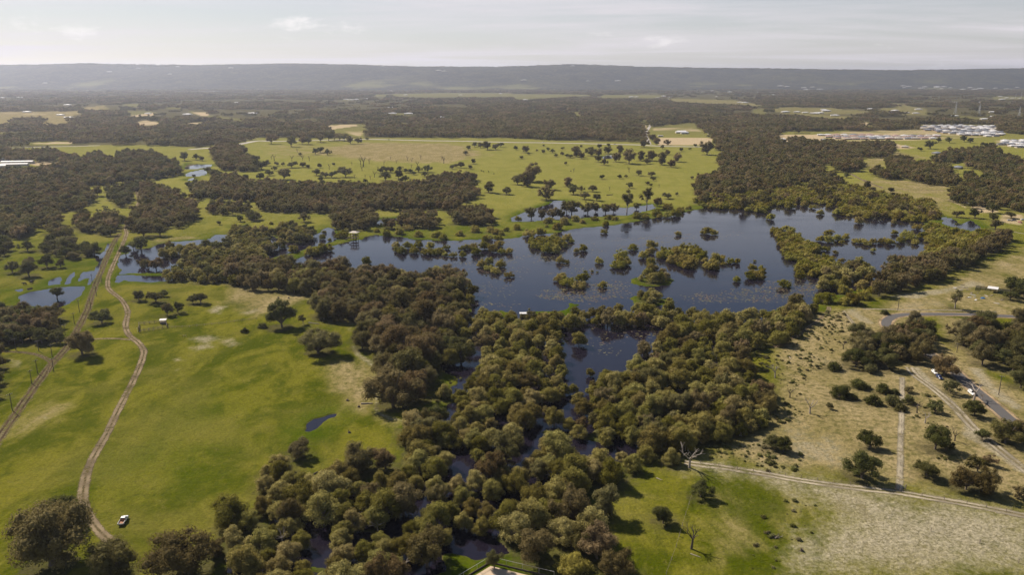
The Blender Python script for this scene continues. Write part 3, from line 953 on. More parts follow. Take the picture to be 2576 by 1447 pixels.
M['shoulder'] = track_mat('gravel_shoulder', (0.34, 0.25, 0.15), (0.36, 0.27, 0.16), None, 2.0, 0.5, 0.0, 0.3)
t = NT('pale_highway')
nf = t.noise(t.pos(), 0.2, 4)
M['highway'] = t.done(t.bsdf(t.mix(nf, (0.30, 0.27, 0.235), (0.40, 0.36, 0.31)), 0.9, 0.2).outputs[0])


def road(name, pts, width, mat, label, z=0.34, step=3.0, wob=0.12):
    return tag(link(name, strip_mesh(name, pts, width, M[mat], z, step, wob)), label, 'road' if mat in ('asphalt', 'highway') else 'track', kind='structure')


main_track = D('41', [(1180, 1160), (1130, 1125), (1000, 1010), (905, 890), (850, 780), (832, 680), (842, 560), (880, 400), (960, 230), (1092, 0)]) + \
    D('31', [(1100, 1215), (1200, 1000), (1290, 830), (1390, 620), (1440, 480), (1440, 420), (1385, 350), (1300, 280), (1262, 200), (1268, 120)]) + \
    D('21', [(1282, 1320), (1220, 1210), (1105, 1115), (1080, 1060), (1090, 980), (1140, 850), (1190, 740), (1235, 640), (1272, 540), (1262, 500), (1290, 400), (1340, 330), (1385, 240), (1390, 190), (1368, 120), (1350, 60)])
road('track', main_track, 4.0, 'track', 'pale two rut track winding past the parked ute up the pasture', 0.35)
road('track', D('31', [(1330, 325), (1250, 318), (1100, 310), (900, 320), (600, 335), (400, 322), (0, 310), (-300, 300)]), 2.6, 'track', 'faint side track branching off toward the gum trees')
road('track', D('31', [(-420, 1940), (0, 1300), (200, 1010), (370, 765), (500, 590), (680, 385), (860, 55)]) + D('21', [(930, 1140), (1000, 960), (1085, 750), (1150, 620), (1205, 540)]), 5.0, 'ruts',
     'straight dark wheel ruts running under the power line', 0.33)
road('track', D('31', [(-200, 445), (0, 443), (200, 447), (350, 470), (450, 505), (515, 560), (480, 650)]), 3.0, 'ruts', 'curved rut loop joining the power line ruts', 0.36)
road('track', D('34', [(60, 400), (200, 330), (330, 258), (480, 150), (600, 50), (620, -10)]), 3.2, 'track', 'straight earth track beside the thicket edge')
road('track', D('34', [(1420, 600), (1480, 680), (1680, 830), (1880, 1000), (2040, 1180), (2240, 1350), (2420, 1500), (2700, 1720)]), 5.0, 'sandtrack', 'sandy double track running beside the sealed road', 0.36)
road('track', D('34', [(1352, 700), (1350, 900), (1345, 1150)]) + D('44', [(1335, 40), (1332, 300), (1325, 600)]), 3.2, 'strip', 'sandy strip worn along the paddock fence')
road('track', D('43', [(1720, 320), (1900, 345), (2100, 370), (2300, 400), (2575, 445)]) + D('44', [(200, 480), (600, 540), (1000, 590), (1330, 625), (1700, 690), (2100, 760), (2600, 860)]), 5.0, 'sandtrack',
     'wide sandy track across the bottom paddock', 0.37)
road('track', D('34', [(760, 30), (830, 120), (900, 200)]), 2.5, 'sandtrack', 'short sandy track near the road bend')
road('track', D('14', [(830, 1225), (950, 1290), (1100, 1350), (1160, 1375)]), 5.0, 'track', 'pale track crossing the far paddock behind the lake')
road('track', D('24', [(960, 0), (1060, 45), (1140, 75)]), 4.0, 'track', 'pale track end in the paddock behind the lake', 0.36)
road('track', D('24', [(1290, 95), (1600, 105), (1860, 105)]), 4.0, 'track', 'faint track along the paddock fence behind the lake', 0.36)
road('track', D('24', [(960, 1300), (1400, 1308), (1900, 1315), (2300, 1330)]), 3.0, 'sandtrack', 'thin sandy verge track above the sealed road', 0.36)
road('track', D('24', [(2450, 520), (2575, 545), (2700, 570)]), 3.0, 'sandtrack', 'sandy drive at the end of the tree belt')
for nm, wd, mt, z, lb in (('shoulder', 9.5, 'shoulder', 0.345, 'sandy gravel shoulders of the sealed road'), ('road', 5.4, 'asphalt', 0.40, 'sealed road curving out from behind the gums')):
    road(nm, D('34', [(2900, 110), (2575, 95), (2300, 82), (2000, 70), (1700, 66), (1400, 70), (1260, 92), (1195, 140), (1205, 190), (1290, 260), (1450, 350), (1650, 480), (1830, 605), (1900, 665), (2020, 775), (2160, 890), (2300, 1010), (2440, 1130), (2700, 1350)]),
         wd, mt, lb, z, 2.0, 0.02)
road('highway', D('11', [(1900, 985), (2300, 950), (2575, 900)]) + D('12', [(200, 903), (600, 893), (1050, 882), (1320, 886), (1700, 896), (2100, 902), (2575, 914)]) +
     D('13', [(300, 917), (700, 925), (1000, 932), (1250, 938), (1450, 950), (1700, 955), (2050, 960)]), 15.0, 'highway', 'pale highway along the far edge of the paddock', 0.36, 10)
road('road', D('13', [(1372, 932), (1350, 880), (1330, 820), (1355, 780), (1375, 740), (1350, 690), (1340, 640)]), 8.0, 'highway', 'side road leaving the highway through the bush', 0.42, 10)
road('road', D('11', [(-200, 980), (300, 962), (780, 952), (1000, 945)]), 9.0, 'highway', 'pale road behind the wooded paddock', 0.36, 10)
# ------------------------------------------------------------------ tree shapes (unit crown width)
def rand_dirs(rng, n, zlo=-1.0):
    z = rng.uniform(zlo, 1, n)
    a = rng.uniform(0, 2 * math.pi, n)
    r = np.sqrt(1 - z * z)
    return np.stack([r * np.cos(a), r * np.sin(a), z], -1)


KINDS = {
    # lobes, crown centre z, radii, lobe radius range, bottom, trunk fork height, trunk radius, leaf size
    'paperbark': dict(n=26, cz=0.42, rad=(0.37, 0.37, 0.28), lr=(0.075, 0.155), zlo=-0.6, fork=0.12, tr=0.022, multi=3, flat=0.85),
    'lakebush': dict(n=24, cz=0.28, rad=(0.36, 0.36, 0.26), lr=(0.09, 0.16), zlo=-0.75, fork=0.06, tr=0.018, multi=3, flat=0.85),
    'gum': dict(n=42, cz=0.50, rad=(0.39, 0.39, 0.38), lr=(0.07, 0.145), zlo=-0.95, fork=0.12, tr=0.030, multi=1, flat=0.92),
    'dense': dict(n=46, cz=0.42, rad=(0.38, 0.38, 0.36), lr=(0.09, 0.15), zlo=-0.95, fork=0.09, tr=0.030, multi=2, flat=0.9),
    'dark': dict(n=26, cz=0.42, rad=(0.38, 0.38, 0.25), lr=(0.08, 0.15), zlo=-0.7, fork=0.12, tr=0.028, multi=1, flat=0.85),
    'wood': dict(n=26, cz=0.48, rad=(0.37, 0.37, 0.30), lr=(0.08, 0.155), zlo=-0.75, fork=0.15, tr=0.026, multi=1, flat=0.88),
    'shrub': dict(n=13, cz=0.28, rad=(0.32, 0.32, 0.22), lr=(0.13, 0.21), zlo=-0.5, fork=0.05, tr=0.016, multi=2, flat=0.9),
    'tall': dict(n=22, cz=0.92, rad=(0.36, 0.36, 0.50), lr=(0.09, 0.16), zlo=-0.8, fork=0.38, tr=0.030, multi=1, flat=0.95),
}
LEAF = {'dense': 'gum', 'paperbark': 'paperbark', 'lakebush': 'lakebush', 'gum': 'gum', 'dark': 'dark', 'wood': 'wood', 'shrub': 'dark', 'tall': 'gum'}
BARK = {'dense': 'bark', 'paperbark': 'palebark', 'lakebush': 'palebark', 'gum': 'bark', 'dark': 'bark', 'wood': 'bark', 'shrub': 'bark', 'tall': 'palebark'}


def lobes_of(kind, rng):
    k = KINDS[kind]
    ax = 1 + 0.22 * rng.standard_normal(2)
    C, L = [], []
    d = rand_dirs(rng, k['n'], k['zlo'])
    rad = np.array(k['rad']) * np.array([ax[0], ax[1], 1.0])
    # a lean and a few missing bites make every crown uneven
    lean = rng.uniform(-0.07, 0.07, 2)
    if kind in ('lakebush', 'paperbark', 'shrub'):
        # a skirt of low lobes closes the dome down to the ground or water
        m_ = 9 if kind == 'lakebush' else 7
        for i in range(m_):
            an = i * 6.283 / m_ + rng.uniform(-0.3, 0.3)
            rr_ = rng.uniform(0.24, 0.34)
            C.append(np.array([math.cos(an) * rr_ * ax[0], math.sin(an) * rr_ * ax[1], (0.13 if kind != 'paperbark' else 0.22) + rng.uniform(-0.03, 0.05)]))
            L.append(rng.uniform(0.11, 0.16))
    for i in range(k['n']):
        q = rng.uniform(0.55, 1.08) if i > k['n'] // 5 else rng.uniform(0.1, 0.5)
        r = rng.uniform(*k['lr'])
        c = d[i] * rad * q
        c[2] += k['cz']
        c[:2] += lean * (c[2] / k['cz'])
        C.append(c)
        L.append(r)
    return np.array(C), np.array(L)


ICO = None


def ico():
    global ICO
    if ICO is None:
        bm = bmesh.new()
        bmesh.ops.create_icosphere(bm, subdivisions=1, radius=1)
        ICO = (np.array([v.co[:] for v in bm.verts]), np.array([[v.index for v in f.verts] for f in bm.faces]))
        bm.free()
    return ICO


def crown_np(kind, rng, C, L, n, size):
    k = KINDS[kind]
    w = L ** 2
    li = rng.choice(len(L), n * 2, p=w / w.sum())
    d = rand_dirs(rng, n * 2, -0.75)
    shell = 0.78 + 0.36 * rng.uniform(0, 1, n * 2) + 0.35 * rng.uniform(0, 1, n * 2) ** 6
    P = C[li] + d * np.array([1, 1, k['flat']]) * (L[li] * shell)[:, None]
    # drop leaves buried in other lobes
    keep = np.ones(len(P), bool)
    for j in range(len(L)):
        q = np.linalg.norm((P - C[j]) / np.array([1, 1, k['flat']]), axis=1) < L[j] * 0.72
        keep &= ~(q & (li != j))
    keep &= P[:, 2] > 0.02
    ii = np.nonzero(keep)[0][:n]
    P, d, li = P[ii], d[ii], li[ii]
    m = len(P)
    nrm = d + 0.75 * rng.standard_normal((m, 3))
    nrm[:, 2] += 0.15
    nrm /= np.linalg.norm(nrm, axis=1)[:, None]
    a = np.cross(nrm, rng.standard_normal((m, 3)))
    a /= np.linalg.norm(a, axis=1)[:, None] + 1e-9
    b = np.cross(nrm, a)
    s = size * rng.uniform(0.6, 1.4, m)[:, None]
    V = np.stack([P - a * s, P - b * s * 0.55, P + a * s, P + b * s * 0.55], 1).reshape(-1, 3)
    F = np.arange(m * 4).reshape(-1, 4)
    lt = rng.uniform(0.2, 0.8, len(L))
    tint = np.clip(lt[li] * 0.6 + rng.uniform(0, 0.45, m), 0, 1)
    # leafy inner mass of each lobe, lumpy, as quads (last corner doubled away by the fan below)
    iv, if_ = ico()
    VV, FF, TT = [V], [F], [tint]
    base = len(V)
    for j in range(len(L)):
        jit = 1 + 0.22 * rng.standard_normal((len(iv), 1)) * 0.6
        v = C[j] + iv * jit * np.array([1, 1, k['flat']]) * L[j] * 0.66
        VV.append(v)
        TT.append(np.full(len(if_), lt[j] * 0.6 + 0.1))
        FF.append(None)
    return VV, FF, TT, if_


def build_poly_mesh(name, V, polys_quads, polys_tris, tint, mats):
    me = bpy.data.meshes.new(name)
    me.vertices.add(len(V))
    me.vertices.foreach_set('co', np.ascontiguousarray(V, np.float32).ravel())
    nl = polys_quads.size + polys_tris.size
    me.loops.add(nl)
    me.loops.foreach_set('vertex_index', np.concatenate([polys_quads.ravel(), polys_tris.ravel()]).astype(np.int32))
    ls = np.concatenate([np.arange(0, polys_quads.size, 4), polys_quads.size + np.arange(0, polys_tris.size, 3)]).astype(np.int32)
    me.polygons.add(len(ls))
    me.polygons.foreach_set('loop_start', ls)
    at = me.attributes.new('tint', 'FLOAT', 'FACE')
    at.data.foreach_set('value', np.asarray(tint, np.float32))
    me.update(calc_edges=True)
    for m in mats:
        me.materials.append(m)
    return me


def crown_arrays(kind, rng, C, L, n, size):
    VV, FF, TT, if_ = crown_np(kind, rng, C, L, n, size)
    V = np.concatenate(VV)
    base = len(VV[0])
    tris = []
    for j in range(len(L)):
        tris.append(if_ + base + j * len(VV[1]))
    return V, FF[0], np.concatenate(tris), np.concatenate(TT)


def trunk_np(kind, rng, C, L):
    """tapered trunk (or several stems) with limbs reaching into the lobes"""
    k = KINDS[kind]
    mb = MB()
    r = k['tr']
    top = C[np.argmax(C[:, 2])]
    stems = k['multi']
    order = rng.permutation(len(C))
    for s in range(stems):
        off = rng.uniform(-0.03, 0.03, 2) * (stems > 1) * 2
        p0 = np.array([off[0], off[1], -0.04])
        p1 = np.array([off[0] + rng.uniform(-0.03, 0.03), off[1] + rng.uniform(-0.03, 0.03), k['fork']])
        mb.tube(p0, p1, r * 1.3 / stems ** 0.5, r / stems ** 0.5, 6)
        for j in order[s::stems]:
            if L[j] < 0.02:
                continue
            c = C[j]
            m1 = p1 * 0.55 + c * 0.45
            m1[2] = min(m1[2], c[2]) + 0.02
            m1[:2] += rng.uniform(-0.025, 0.025, 2)
            mb.tube(p1, m1, r * 0.5, r * 0.33, 4, False)
            mb.tube(m1, c, r * 0.33, r * 0.14, 4, False)
    return mb


NVAR = 6
TREE = {}
for ki, kind in enumerate(KINDS):
    TREE[kind] = []
    for v in range(NVAR):
        rng = np.random.default_rng(1000 + ki * 50 + v)
        C, L = lobes_of(kind, rng)
        lm, bk = M[LEAF[kind]], M[BARK[kind]]
        V, Q, T, ti = crown_arrays(kind, rng, C, L, 10500 if kind == 'dense' else 7000, 0.0130 if kind == 'dense' else 0.0165)
        near = build_poly_mesh('crown', V, Q, T, ti, [lm])
        V, Q, T, ti = crown_arrays(kind, rng, C, L, 1500, 0.029)
        mid = build_poly_mesh('crown', V, Q, T, ti, [lm])
        tb = trunk_np(kind, rng, C, L)
        trunk = tb.mesh('trunk', bk)
        # one-mesh version (trunk + crown) for the many small far ones
        tv = np.array([q[:] for q in (x.co for x in trunk.vertices)])
        V2 = np.concatenate([V, tv])
        b0 = len(V)
        tq = np.array([[i + b0 for i in p.vertices] for p in trunk.polygons if len(p.vertices) == 4])
        one = build_poly_mesh('tree', V2, np.concatenate([Q, tq]), T, np.concatenate([ti[:len(Q)], np.full(len(tq), 0.5), ti[len(Q):]]), [lm, bk])
        mi = np.zeros(len(one.polygons), np.int32)
        mi[len(Q):len(Q) + len(tq)] = 1
        one.polygons.foreach_set('material_index', mi)
        TREE[kind].append((near, mid, trunk, one))

# ------------------------------------------------------------------ planting
rs = np.random.default_rng(7)
PLANTS = []          # dict(kind, x, y, w, hs, name, label, group, cat)
HASH = {}


def free(x, y, d):
    c = 12.0
    i, j = int(x // c), int(y // c)
    for a in range(i - 1, i + 2):
        for b_ in range(j - 1, j + 2):
            for (q, r_, e) in HASH.get((a, b_), ()):
                if (q - x) ** 2 + (r_ - y) ** 2 < ((d + e) * 0.5) ** 2:
                    return False
    return True


def plant(kind, x, y, w, name, label, group, hs=1.0, sep=0.0, cat='tree'):
    if sep > 0 and not free(x, y, sep):
        return
    HASH.setdefault((int(x // 12), int(y // 12)), []).append((x, y, sep if sep > 0 else w * 0.55))
    PLANTS.append(dict(kind=kind, x=x, y=y, w=w, hs=hs, name=name, label=label, group=group, cat=cat))


def trees(tile, lst, kind, name, label, group, cat='tree'):
    """each: pixel of the foot, crown width in pixels, optional kind override"""
    for e in lst:
        (u, v, w) = D(tile, [e[:3]])[0]
        kd = e[3] if len(e) > 3 else kind
        x, y = ground(u, v)
        wm = w * TS * depth(x, y) / FPX
        # the foot is hidden behind the crown's lower leaves: move it up by a little
        plant(kd, x, y + wm * 0.12, wm * rs.uniform(0.96, 1.06), name, label, group, rs.uniform(0.9, 1.08), cat=cat)


NOTREE = [[(1060, 1460), (1130, 1398), (1215, 1345), (1330, 1380), (1400, 1460)], D('34', [(1600, 580), (2100, 580), (2600, 1100), (2400, 1150), (1900, 760)]), D('34', [(1150, 80), (1290, 60), (1300, 110), (1230, 190), (1160, 170)])]
OPEN_P = [np.array(p) for p in OPEN + NOTREE]


def fill(poly, kind, spacing, wr, name, label, group, zc=None, hs=(0.88, 1.12), mixk=None, cat='tree', drop=0.0):
    """trees spread over a crown outline (frame pixels), crown centres at height zc"""
    zc = wr[0] * 0.5 if zc is None else zc
    P = W(poly, zc)
    lo, hi = P.min(0), P.max(0)
    gx_ = np.arange(lo[0], hi[0] + spacing, spacing)
    gy_ = np.arange(lo[1], hi[1] + spacing, spacing * 0.87)
    A, B = np.meshgrid(gx_, gy_)
    A = A + (np.arange(len(gy_)) % 2)[:, None] * spacing * 0.5
    A = A + rs.uniform(-0.36, 0.36, A.shape) * spacing
    B = B + rs.uniform(-0.36, 0.36, B.shape) * spacing
    A, B = A.ravel(), B.ravel()
    wm_ = (wr[0] + wr[1]) / 2
    m = sdist(P, A, B) + 4.0 * vnoise(A, B, 27, 77) + 2.0 * vnoise(A, B, 11, 78) > wm_ * 0.12
    A, B = A[m], B[m]
    # crown-centre pixels must keep clear of the open water
    zd = B * CP + (CAM_H - zc) * SP
    u = 1288 + A / zd * FPX
    v = 723.5 - (B * SP + (zc - CAM_H) * CP) / zd * FPX
    ok = np.ones(len(A), bool)
    for k_, o in enumerate(OPEN_P):
        ok &= sdist(W(o, zc), A, B) < -wm_ * (0.02 if k_ == 2 else (0.42 if k_ == 0 else 0.16))
    for x, y in zip(A[ok], B[ok]):
        if drop and rs.random() < drop:
            continue
        if kind == 'wood' and rs.random() < 0.10:
            continue
        kd = kind
        if mixk and rs.random() < mixk[1]:
            kd = mixk[0]
        plant(kd, x, y, rs.uniform(*wr), name, label, group, rs.uniform(*hs), sep=spacing * 0.62, cat=cat)


# --- single trees on the near pastures: each with its own description
def one(tile, e, kind, name, label, cat='tree', hs=1.0, group=None):
    (u, v, w) = D(tile, [e])[0]
    x, y = ground(u, v)
    wm = w * TS * depth(x, y) / FPX
    plant(kind, x, y + wm * 0.1, wm, name, label, group, hs, cat=cat)


one('41', (490, 1400, 850), 'dense', 'big_gum_tree', 'huge brown crowned gum beside the bend of the pale track', hs=1.05)
one('41', (620, 960, 380), 'dark', 'gum_tree', 'dark green tree tucked behind the huge brown gum at the track bend')
one('41', (1120, 1500, 560), 'dense', 'gum_tree', 'brown gum overhanging the end of the pale track below the ute', hs=0.9)
one('41', (1830, 1480, 700), 'dense', 'gum_tree', 'broad brown gum at the pasture corner between ute and creek', hs=0.85)
one('41', (2160, 1260, 260), 'gum', 'gum_tree', 'smaller brown gum leaning out beside the broad corner gum', hs=0.8)
one('42', (405, 290, 280), 'dark', 'paddock_tree', 'dark green tree alone on the grass beside the flooded thicket')
one('42', (1030, 420, 390), 'dense', 'gum_tree', 'tall brown gum on the grass point at the thicket edge')
one('42', (1290, 400, 270), 'gum', 'gum_tree', 'reddish brown gum touching the tall gum on the grass point')
one('32', (620, 470, 385), 'dense', 'gum_tree', 'round brown gum alone in the middle of the near pasture', hs=0.78)
one('32', (250, 210, 330), 'dark', 'gum_tree', 'tall dark gum beside the old rail fence', hs=1.15)
one('32', (60, 205, 100), 'shrub', 'scrub_bush', 'small dark bush at the foot of the tall dark gum', cat='bush')
one('32', (465, 170, 100), 'tall', 'gum_tree', 'thin sparse sapling between two gums by the fence', hs=0.8)
one('32', (-120, 250, 90), 'shrub', 'scrub_bush', 'low bush near the rail fence end', cat='bush')
one('31', (815, 485, 300), 'gum', 'gum_tree', 'open crowned gum by the power line ruts with shadow on grass', hs=1.05)
one('31', (560, 365, 180), 'dark', 'gum_tree', 'small dark tree on the faint side track')
one('31', (1010, 165, 200), 'dark', 'gum_tree', 'leaning dark tree between the rut line and the track')
one('31', (1060, 100, 130), 'dark', 'gum_tree', 'dark tree joined to the leaning tree beside the track')
one('21', (562, 1195, 165), 'dark', 'gum_tree', 'lone dark tree standing in the flooded pasture pond', hs=1.05)
one('21', (1385, 1220, 150), 'dark', 'paddock_tree', 'round dark tree at the end of a clump by the cattle yard')
one('21', (1555, 1240, 190), 'dark', 'paddock_tree', 'widest tree of the clump beyond the cattle yard')
one('21', (1640, 1180, 100), 'dark', 'paddock_tree', 'small tree behind the widest one beyond the cattle yard')
one('21', (1672, 1370, 140), 'dark', 'paddock_tree', 'slim dark tree directly behind the cattle yard', hs=1.3)
one('21', (1785, 1345, 130), 'dark', 'paddock_tree', 'slim dark tree beside the cattle yard shadow', hs=1.2)
one('21', (1930, 1245, 120), 'dark', 'paddock_tree', 'leaning dark tree of a pair out on the pale pasture')
one('21', (2010, 1245, 150), 'dark', 'paddock_tree', 'taller dark tree of a pair out on the pale pasture', hs=1.2)
one('33', (665, 385, 205), 'paperbark', 'paperbark_tree', 'round paperbark standing alone in the dark pool')
one('33', (783, 690, 112), 'paperbark', 'paperbark_tree', 'small domed paperbark on a thin stem in the pool')
one('43', (1890, 680, 235), 'dark', 'paddock_tree', 'round dark tree on grass below the leafless tree')
one('43', (1510, 945, 275), 'dark', 'paddock_tree', 'lumpy dark tree on grass above the dead trunk')
one('43', (600, 1420, 360), 'lakebush', 'paperbark_tree', 'bright green rounded tree under the brown gums', hs=0.95)
one('43', (930, 160, 195), 'paperbark', 'paperbark_tree', 'perfectly domed paperbark on a bright green patch')
one('23', (335, 205, 160), 'gum', 'gum_tree', 'tall brown gum beside a small blue waterhole')
one('34', (1790, 700, 290), 'gum', 'gum_tree', 'brown gum leaning over the parked cars', hs=0.9)
one('34', (1850, 870, 190), 'dark', 'scrub_bush', 'big dark bush between the road and the parked cars', cat='bush')
one('34', (2085, 1090, 230), 'dark', 'scrub_bush', 'dark spreading bush beside the road shoulder', cat='bush')
one('24', (1890, 1300, 170), 'tall', 'gum_tree', 'tall narrow gum standing right beside the sealed road', hs=0.9)

# --- marked trees in groups
PG = 'trees dotted over the far paddock'
PL = 'dark round tree dotted over the wide far paddock'
trees('12', [(590, 1035, 80), (640, 1020, 90), (712, 1045, 80), (437, 1050, 45), (2100, 1040, 55), (1110, 890, 40), (40, 1190, 150), (100, 1150, 80), (205, 1150, 60), (262, 1150, 50),
             (350, 1170, 110), (465, 1165, 80), (515, 1175, 60), (635, 1170, 60), (775, 1148, 45), (130, 1250, 90), (180, 1200, 70), (270, 1290, 160), (30, 1290, 110), (600, 1250, 110), (690, 1270, 90),
             (755, 1270, 100), (890, 1265, 150), (640, 1310, 80), (660, 1345, 70), (735, 1355, 80), (875, 1330, 65), (1090, 1320, 60), (1245, 1225, 80), (1300, 1215, 90), (1345, 1220, 80), (1290, 1300, 130),
             (1430, 1200, 70), (1500, 1220, 70), (1545, 1225, 60), (1580, 1240, 60), (1625, 1215, 75), (1715, 1215, 95), (1425, 1280, 110), (1490, 1310, 90), (1445, 1315, 60), (1690, 1260, 80), (1965, 1185, 65),
             (2000, 1165, 50), (2050, 1170, 90), (2175, 1130, 70), (2145, 1185, 60), (2125, 990, 60), (2190, 960, 70), (2250, 970, 90), (2320, 990, 110), (2400, 990, 90), (2450, 960, 70), (2510, 1440, 110)],
      'dark', 'paddock_tree', PL, PG)
trees('13', [(30, 990, 60), (155, 1040, 35), (240, 1005, 30), (308, 955, 30), (303, 1025, 55), (355, 1000, 50), (395, 1020, 55), (495, 985, 40), (85, 1080, 45), (432, 1060, 45), (497, 1045, 55), (540, 1065, 50),
             (575, 1070, 60), (685, 965, 35), (870, 975, 60), (960, 960, 50), (525, 1140, 45), (855, 1110, 80), (915, 1145, 80), (1260, 1250, 85), (1070, 1280, 60), (1135, 1270, 40), (1390, 1260, 80),
             (1410, 1300, 60), (895, 1285, 70), (1795, 1285, 55), (1170, 1375, 80), (1350, 1340, 50), (1385, 1355, 40), (1500, 980, 55), (1690, 1005, 50), (1775, 990, 35), (1830, 960, 50), (605, 1380, 80), (685, 1410, 70), (800, 1410, 100), (610, 1440, 110)],
      'dark', 'paddock_tree', PL, PG)
trees('23', [(720, 200, 110), (840, 215, 100), (1555, 195, 110), (1640, 160, 50)], 'dark', 'paddock_tree', PL, PG)
trees('12', [(145, 930, 130), (345, 960, 130), (455, 935, 100), (520, 935, 100), (640, 915, 100), (720, 900, 120), (780, 890, 90), (830, 895, 100), (880, 900, 90), (940, 930, 100), (1015, 930, 90)],
      'wood', 'paddock_tree', 'tall tree in the row before the pale highway', 'trees in front of the highway')
BG = 'brown gums in the far paddock'
BL = 'brown crowned gum growing in the far paddock near the lake'
trees('13', [(130, 1020, 90), (640, 1000, 60), (640, 1060, 110), (690, 1080, 80), (785, 1050, 110), (860, 1060, 90), (955, 1030, 100), (1035, 1110, 110), (1080, 1020, 80), (1165, 1130, 170), (1280, 1100, 100),
             (1345, 1130, 80), (1395, 1100, 130), (1490, 1140, 130), (1590, 1165, 100), (1555, 1040, 60), (1650, 1110, 110), (1320, 965, 110), (1400, 900, 80), (1440, 940, 90), (1550, 940, 70), (1950, 1040, 170)],
      'gum', 'gum_tree', 'brown gum in the tree row across the far paddock', 'gums in the paddock row')
trees('13', [(45, 1340, 130), (190, 1310, 210), (145, 1360, 160), (365, 1390, 140), (545, 1360, 120)], 'gum', 'gum_tree', BL, BG)
trees('12', [(2330, 1420, 140)], 'gum', 'gum_tree', BL, BG)
SG = 'gums along the lake bank'
SL = 'brown gum standing on the far grassy lake bank'
trees('23', [(185, 395, 140), (290, 400, 120), (400, 395, 130), (480, 390, 110), (590, 350, 170), (540, 330, 130), (750, 340, 140), (830, 330, 120), (930, 340, 120), (1010, 330, 110), (1145, 330, 150, 'tall'), (1240, 300, 90),
             (1345, 290, 150, 'tall'), (1450, 270, 100)], 'gum', 'gum_tree', SL, SG)
LG = 'rounded paperbark bushes of the lake shore'
LL = 'small rounded olive bush on the far lake shore'
trees('23', [(55, 415, 80), (350, 440, 110), (520, 450, 130), (630, 420, 100), (700, 440, 70), (820, 410, 80), (930, 460, 80), (955, 400, 90), (1020, 410, 70), (440, 505, 130), (335, 480, 50), (280, 555, 120),
             (160, 570, 130), (40, 505, 90), (1240, 390, 120), (1330, 390, 80), (1450, 370, 130), (1470, 385, 70), (1550, 380, 100), (1640, 370, 120), (1680, 330, 100), (1760, 300, 80), (1560, 300, 120)],
      'lakebush', 'lake_bush', LL, LG, 'bush')
trees('22', [(1205, 530, 70), (1310, 570, 110), (1430, 550, 120), (1625, 575, 110), (1800, 580, 120), (1870, 600, 110), (2035, 565, 110), (2195, 530, 110), (1520, 510, 100), (2360, 530, 110), (2405, 550, 100), (2460, 560, 90), (2500, 520, 80), (145, 450, 60)],
      'lakebush', 'lake_bush', LL, LG, 'bush')
IG = 'rounded bushes standing in the open lake'
IL = 'rounded olive bush standing in the open lake water'
trees('23', [(640, 730, 80), (705, 715, 110), (470, 835, 110), (540, 840, 70), (870, 840, 100), (1210, 710, 120), (1395, 680, 130), (1310, 790, 130), (1375, 745, 110), (1390, 860, 125), (1090, 800, 150), (1110, 860, 160),
             (1055, 890, 140), (1460, 760, 70), (1665, 560, 75), (1935, 545, 120), (2020, 555, 95), (2050, 830, 150), (2000, 900, 160), (2115, 860, 60), (2100, 800, 80), (2190, 840, 90), (2250, 840, 90), (2060, 905, 40),
             (1960, 880, 100), (2410, 910, 110), (2490, 900, 70), (2390, 1000, 130), (2460, 990, 150), (2500, 960, 120), (2250, 1025, 100), (470, 1020, 120), (540, 1060, 160), (480, 990, 100), (690, 1020, 160), (665, 1095, 130),
             (900, 1085, 110), (730, 935, 50), (795, 930, 35), (848, 935, 25), (920, 540, 75), (2430, 825, 35)], 'lakebush', 'lake_bush', IL, IG, 'bush')
trees('23', [(200, 650, 120), (260, 640, 130), (330, 660, 150), (350, 600, 60), (400, 640, 160), (460, 670, 150), (340, 730, 150), (420, 735, 140), (510, 680, 110), (540, 620, 120), (590, 630, 70), (230, 690, 110)],
      'lakebush', 'lake_bush', 'olive bush packed into the oval lake island', 'bushes of the oval island', 'bush')
trees('23', [(1490, 790, 130), (1560, 790, 150), (1640, 780, 170), (1730, 780, 180), (1820, 790, 170), (1900, 810, 150), (1600, 840, 150), (1700, 850, 170), (1800, 850, 160), (1540, 740, 120), (1720, 720, 150), (1830, 730, 130),
             (1770, 890, 180), (1690, 880, 90), (1930, 830, 80), (1640, 740, 130)], 'lakebush', 'lake_bush', 'olive bush packed into the largest lake island', 'bushes of the largest island', 'bush')
trees('23', [(1280, 1020, 80), (1340, 990, 140), (1400, 960, 160), (1400, 1040, 150), (1480, 1030, 150), (1540, 1010, 110), (1380, 920, 110), (1490, 970, 110)], 'paperbark', 'lake_bush', 'olive bush on the grass fringed islet in the lake', 'bushes of the fringed islet', 'bush')
trees('23', [(1290, 1200, 110), (1350, 1230, 150), (1400, 1170, 130), (1440, 1220, 140), (1390, 1250, 110), (1570, 1230, 70), (1480, 1190, 80)], 'paperbark', 'lake_bush', 'olive bush on the bright green ringed islet by the near shore', 'bushes of the green ringed islet', 'bush')
trees('22', [(1395, 680, 90), (1410, 720, 80), (1460, 740, 120), (1530, 690, 120), (1580, 740, 120), (1620, 680, 110), (1700, 750, 130), (1740, 690, 130), (1790, 750, 100), (1850, 740, 110), (1900, 700, 80), (1895, 770, 80), (1970, 775, 80),
             (2060, 710, 80), (2120, 700, 100), (2180, 690, 90), (2070, 775, 90), (2200, 750, 140), (2300, 700, 140), (2430, 670, 110), (2380, 730, 120), (2460, 740, 100), (2530, 740, 100)],
      'lakebush', 'lake_bush', 'olive bush in the long broken row across the lake arm', 'bushes of the row across the lake arm', 'bush')
trees('22', [(1105, 850, 120)], 'lakebush', 'lake_bush', 'single dome shaped bush in open water off the brown gums', None, 'bush')
trees('22', [(2290, 620, 90), (2260, 880, 130), (2330, 850, 110), (2450, 880, 130), (2340, 910, 100), (2400, 940, 110), (2540, 980, 90)], 'lakebush', 'lake_bush', IL, IG, 'bush')
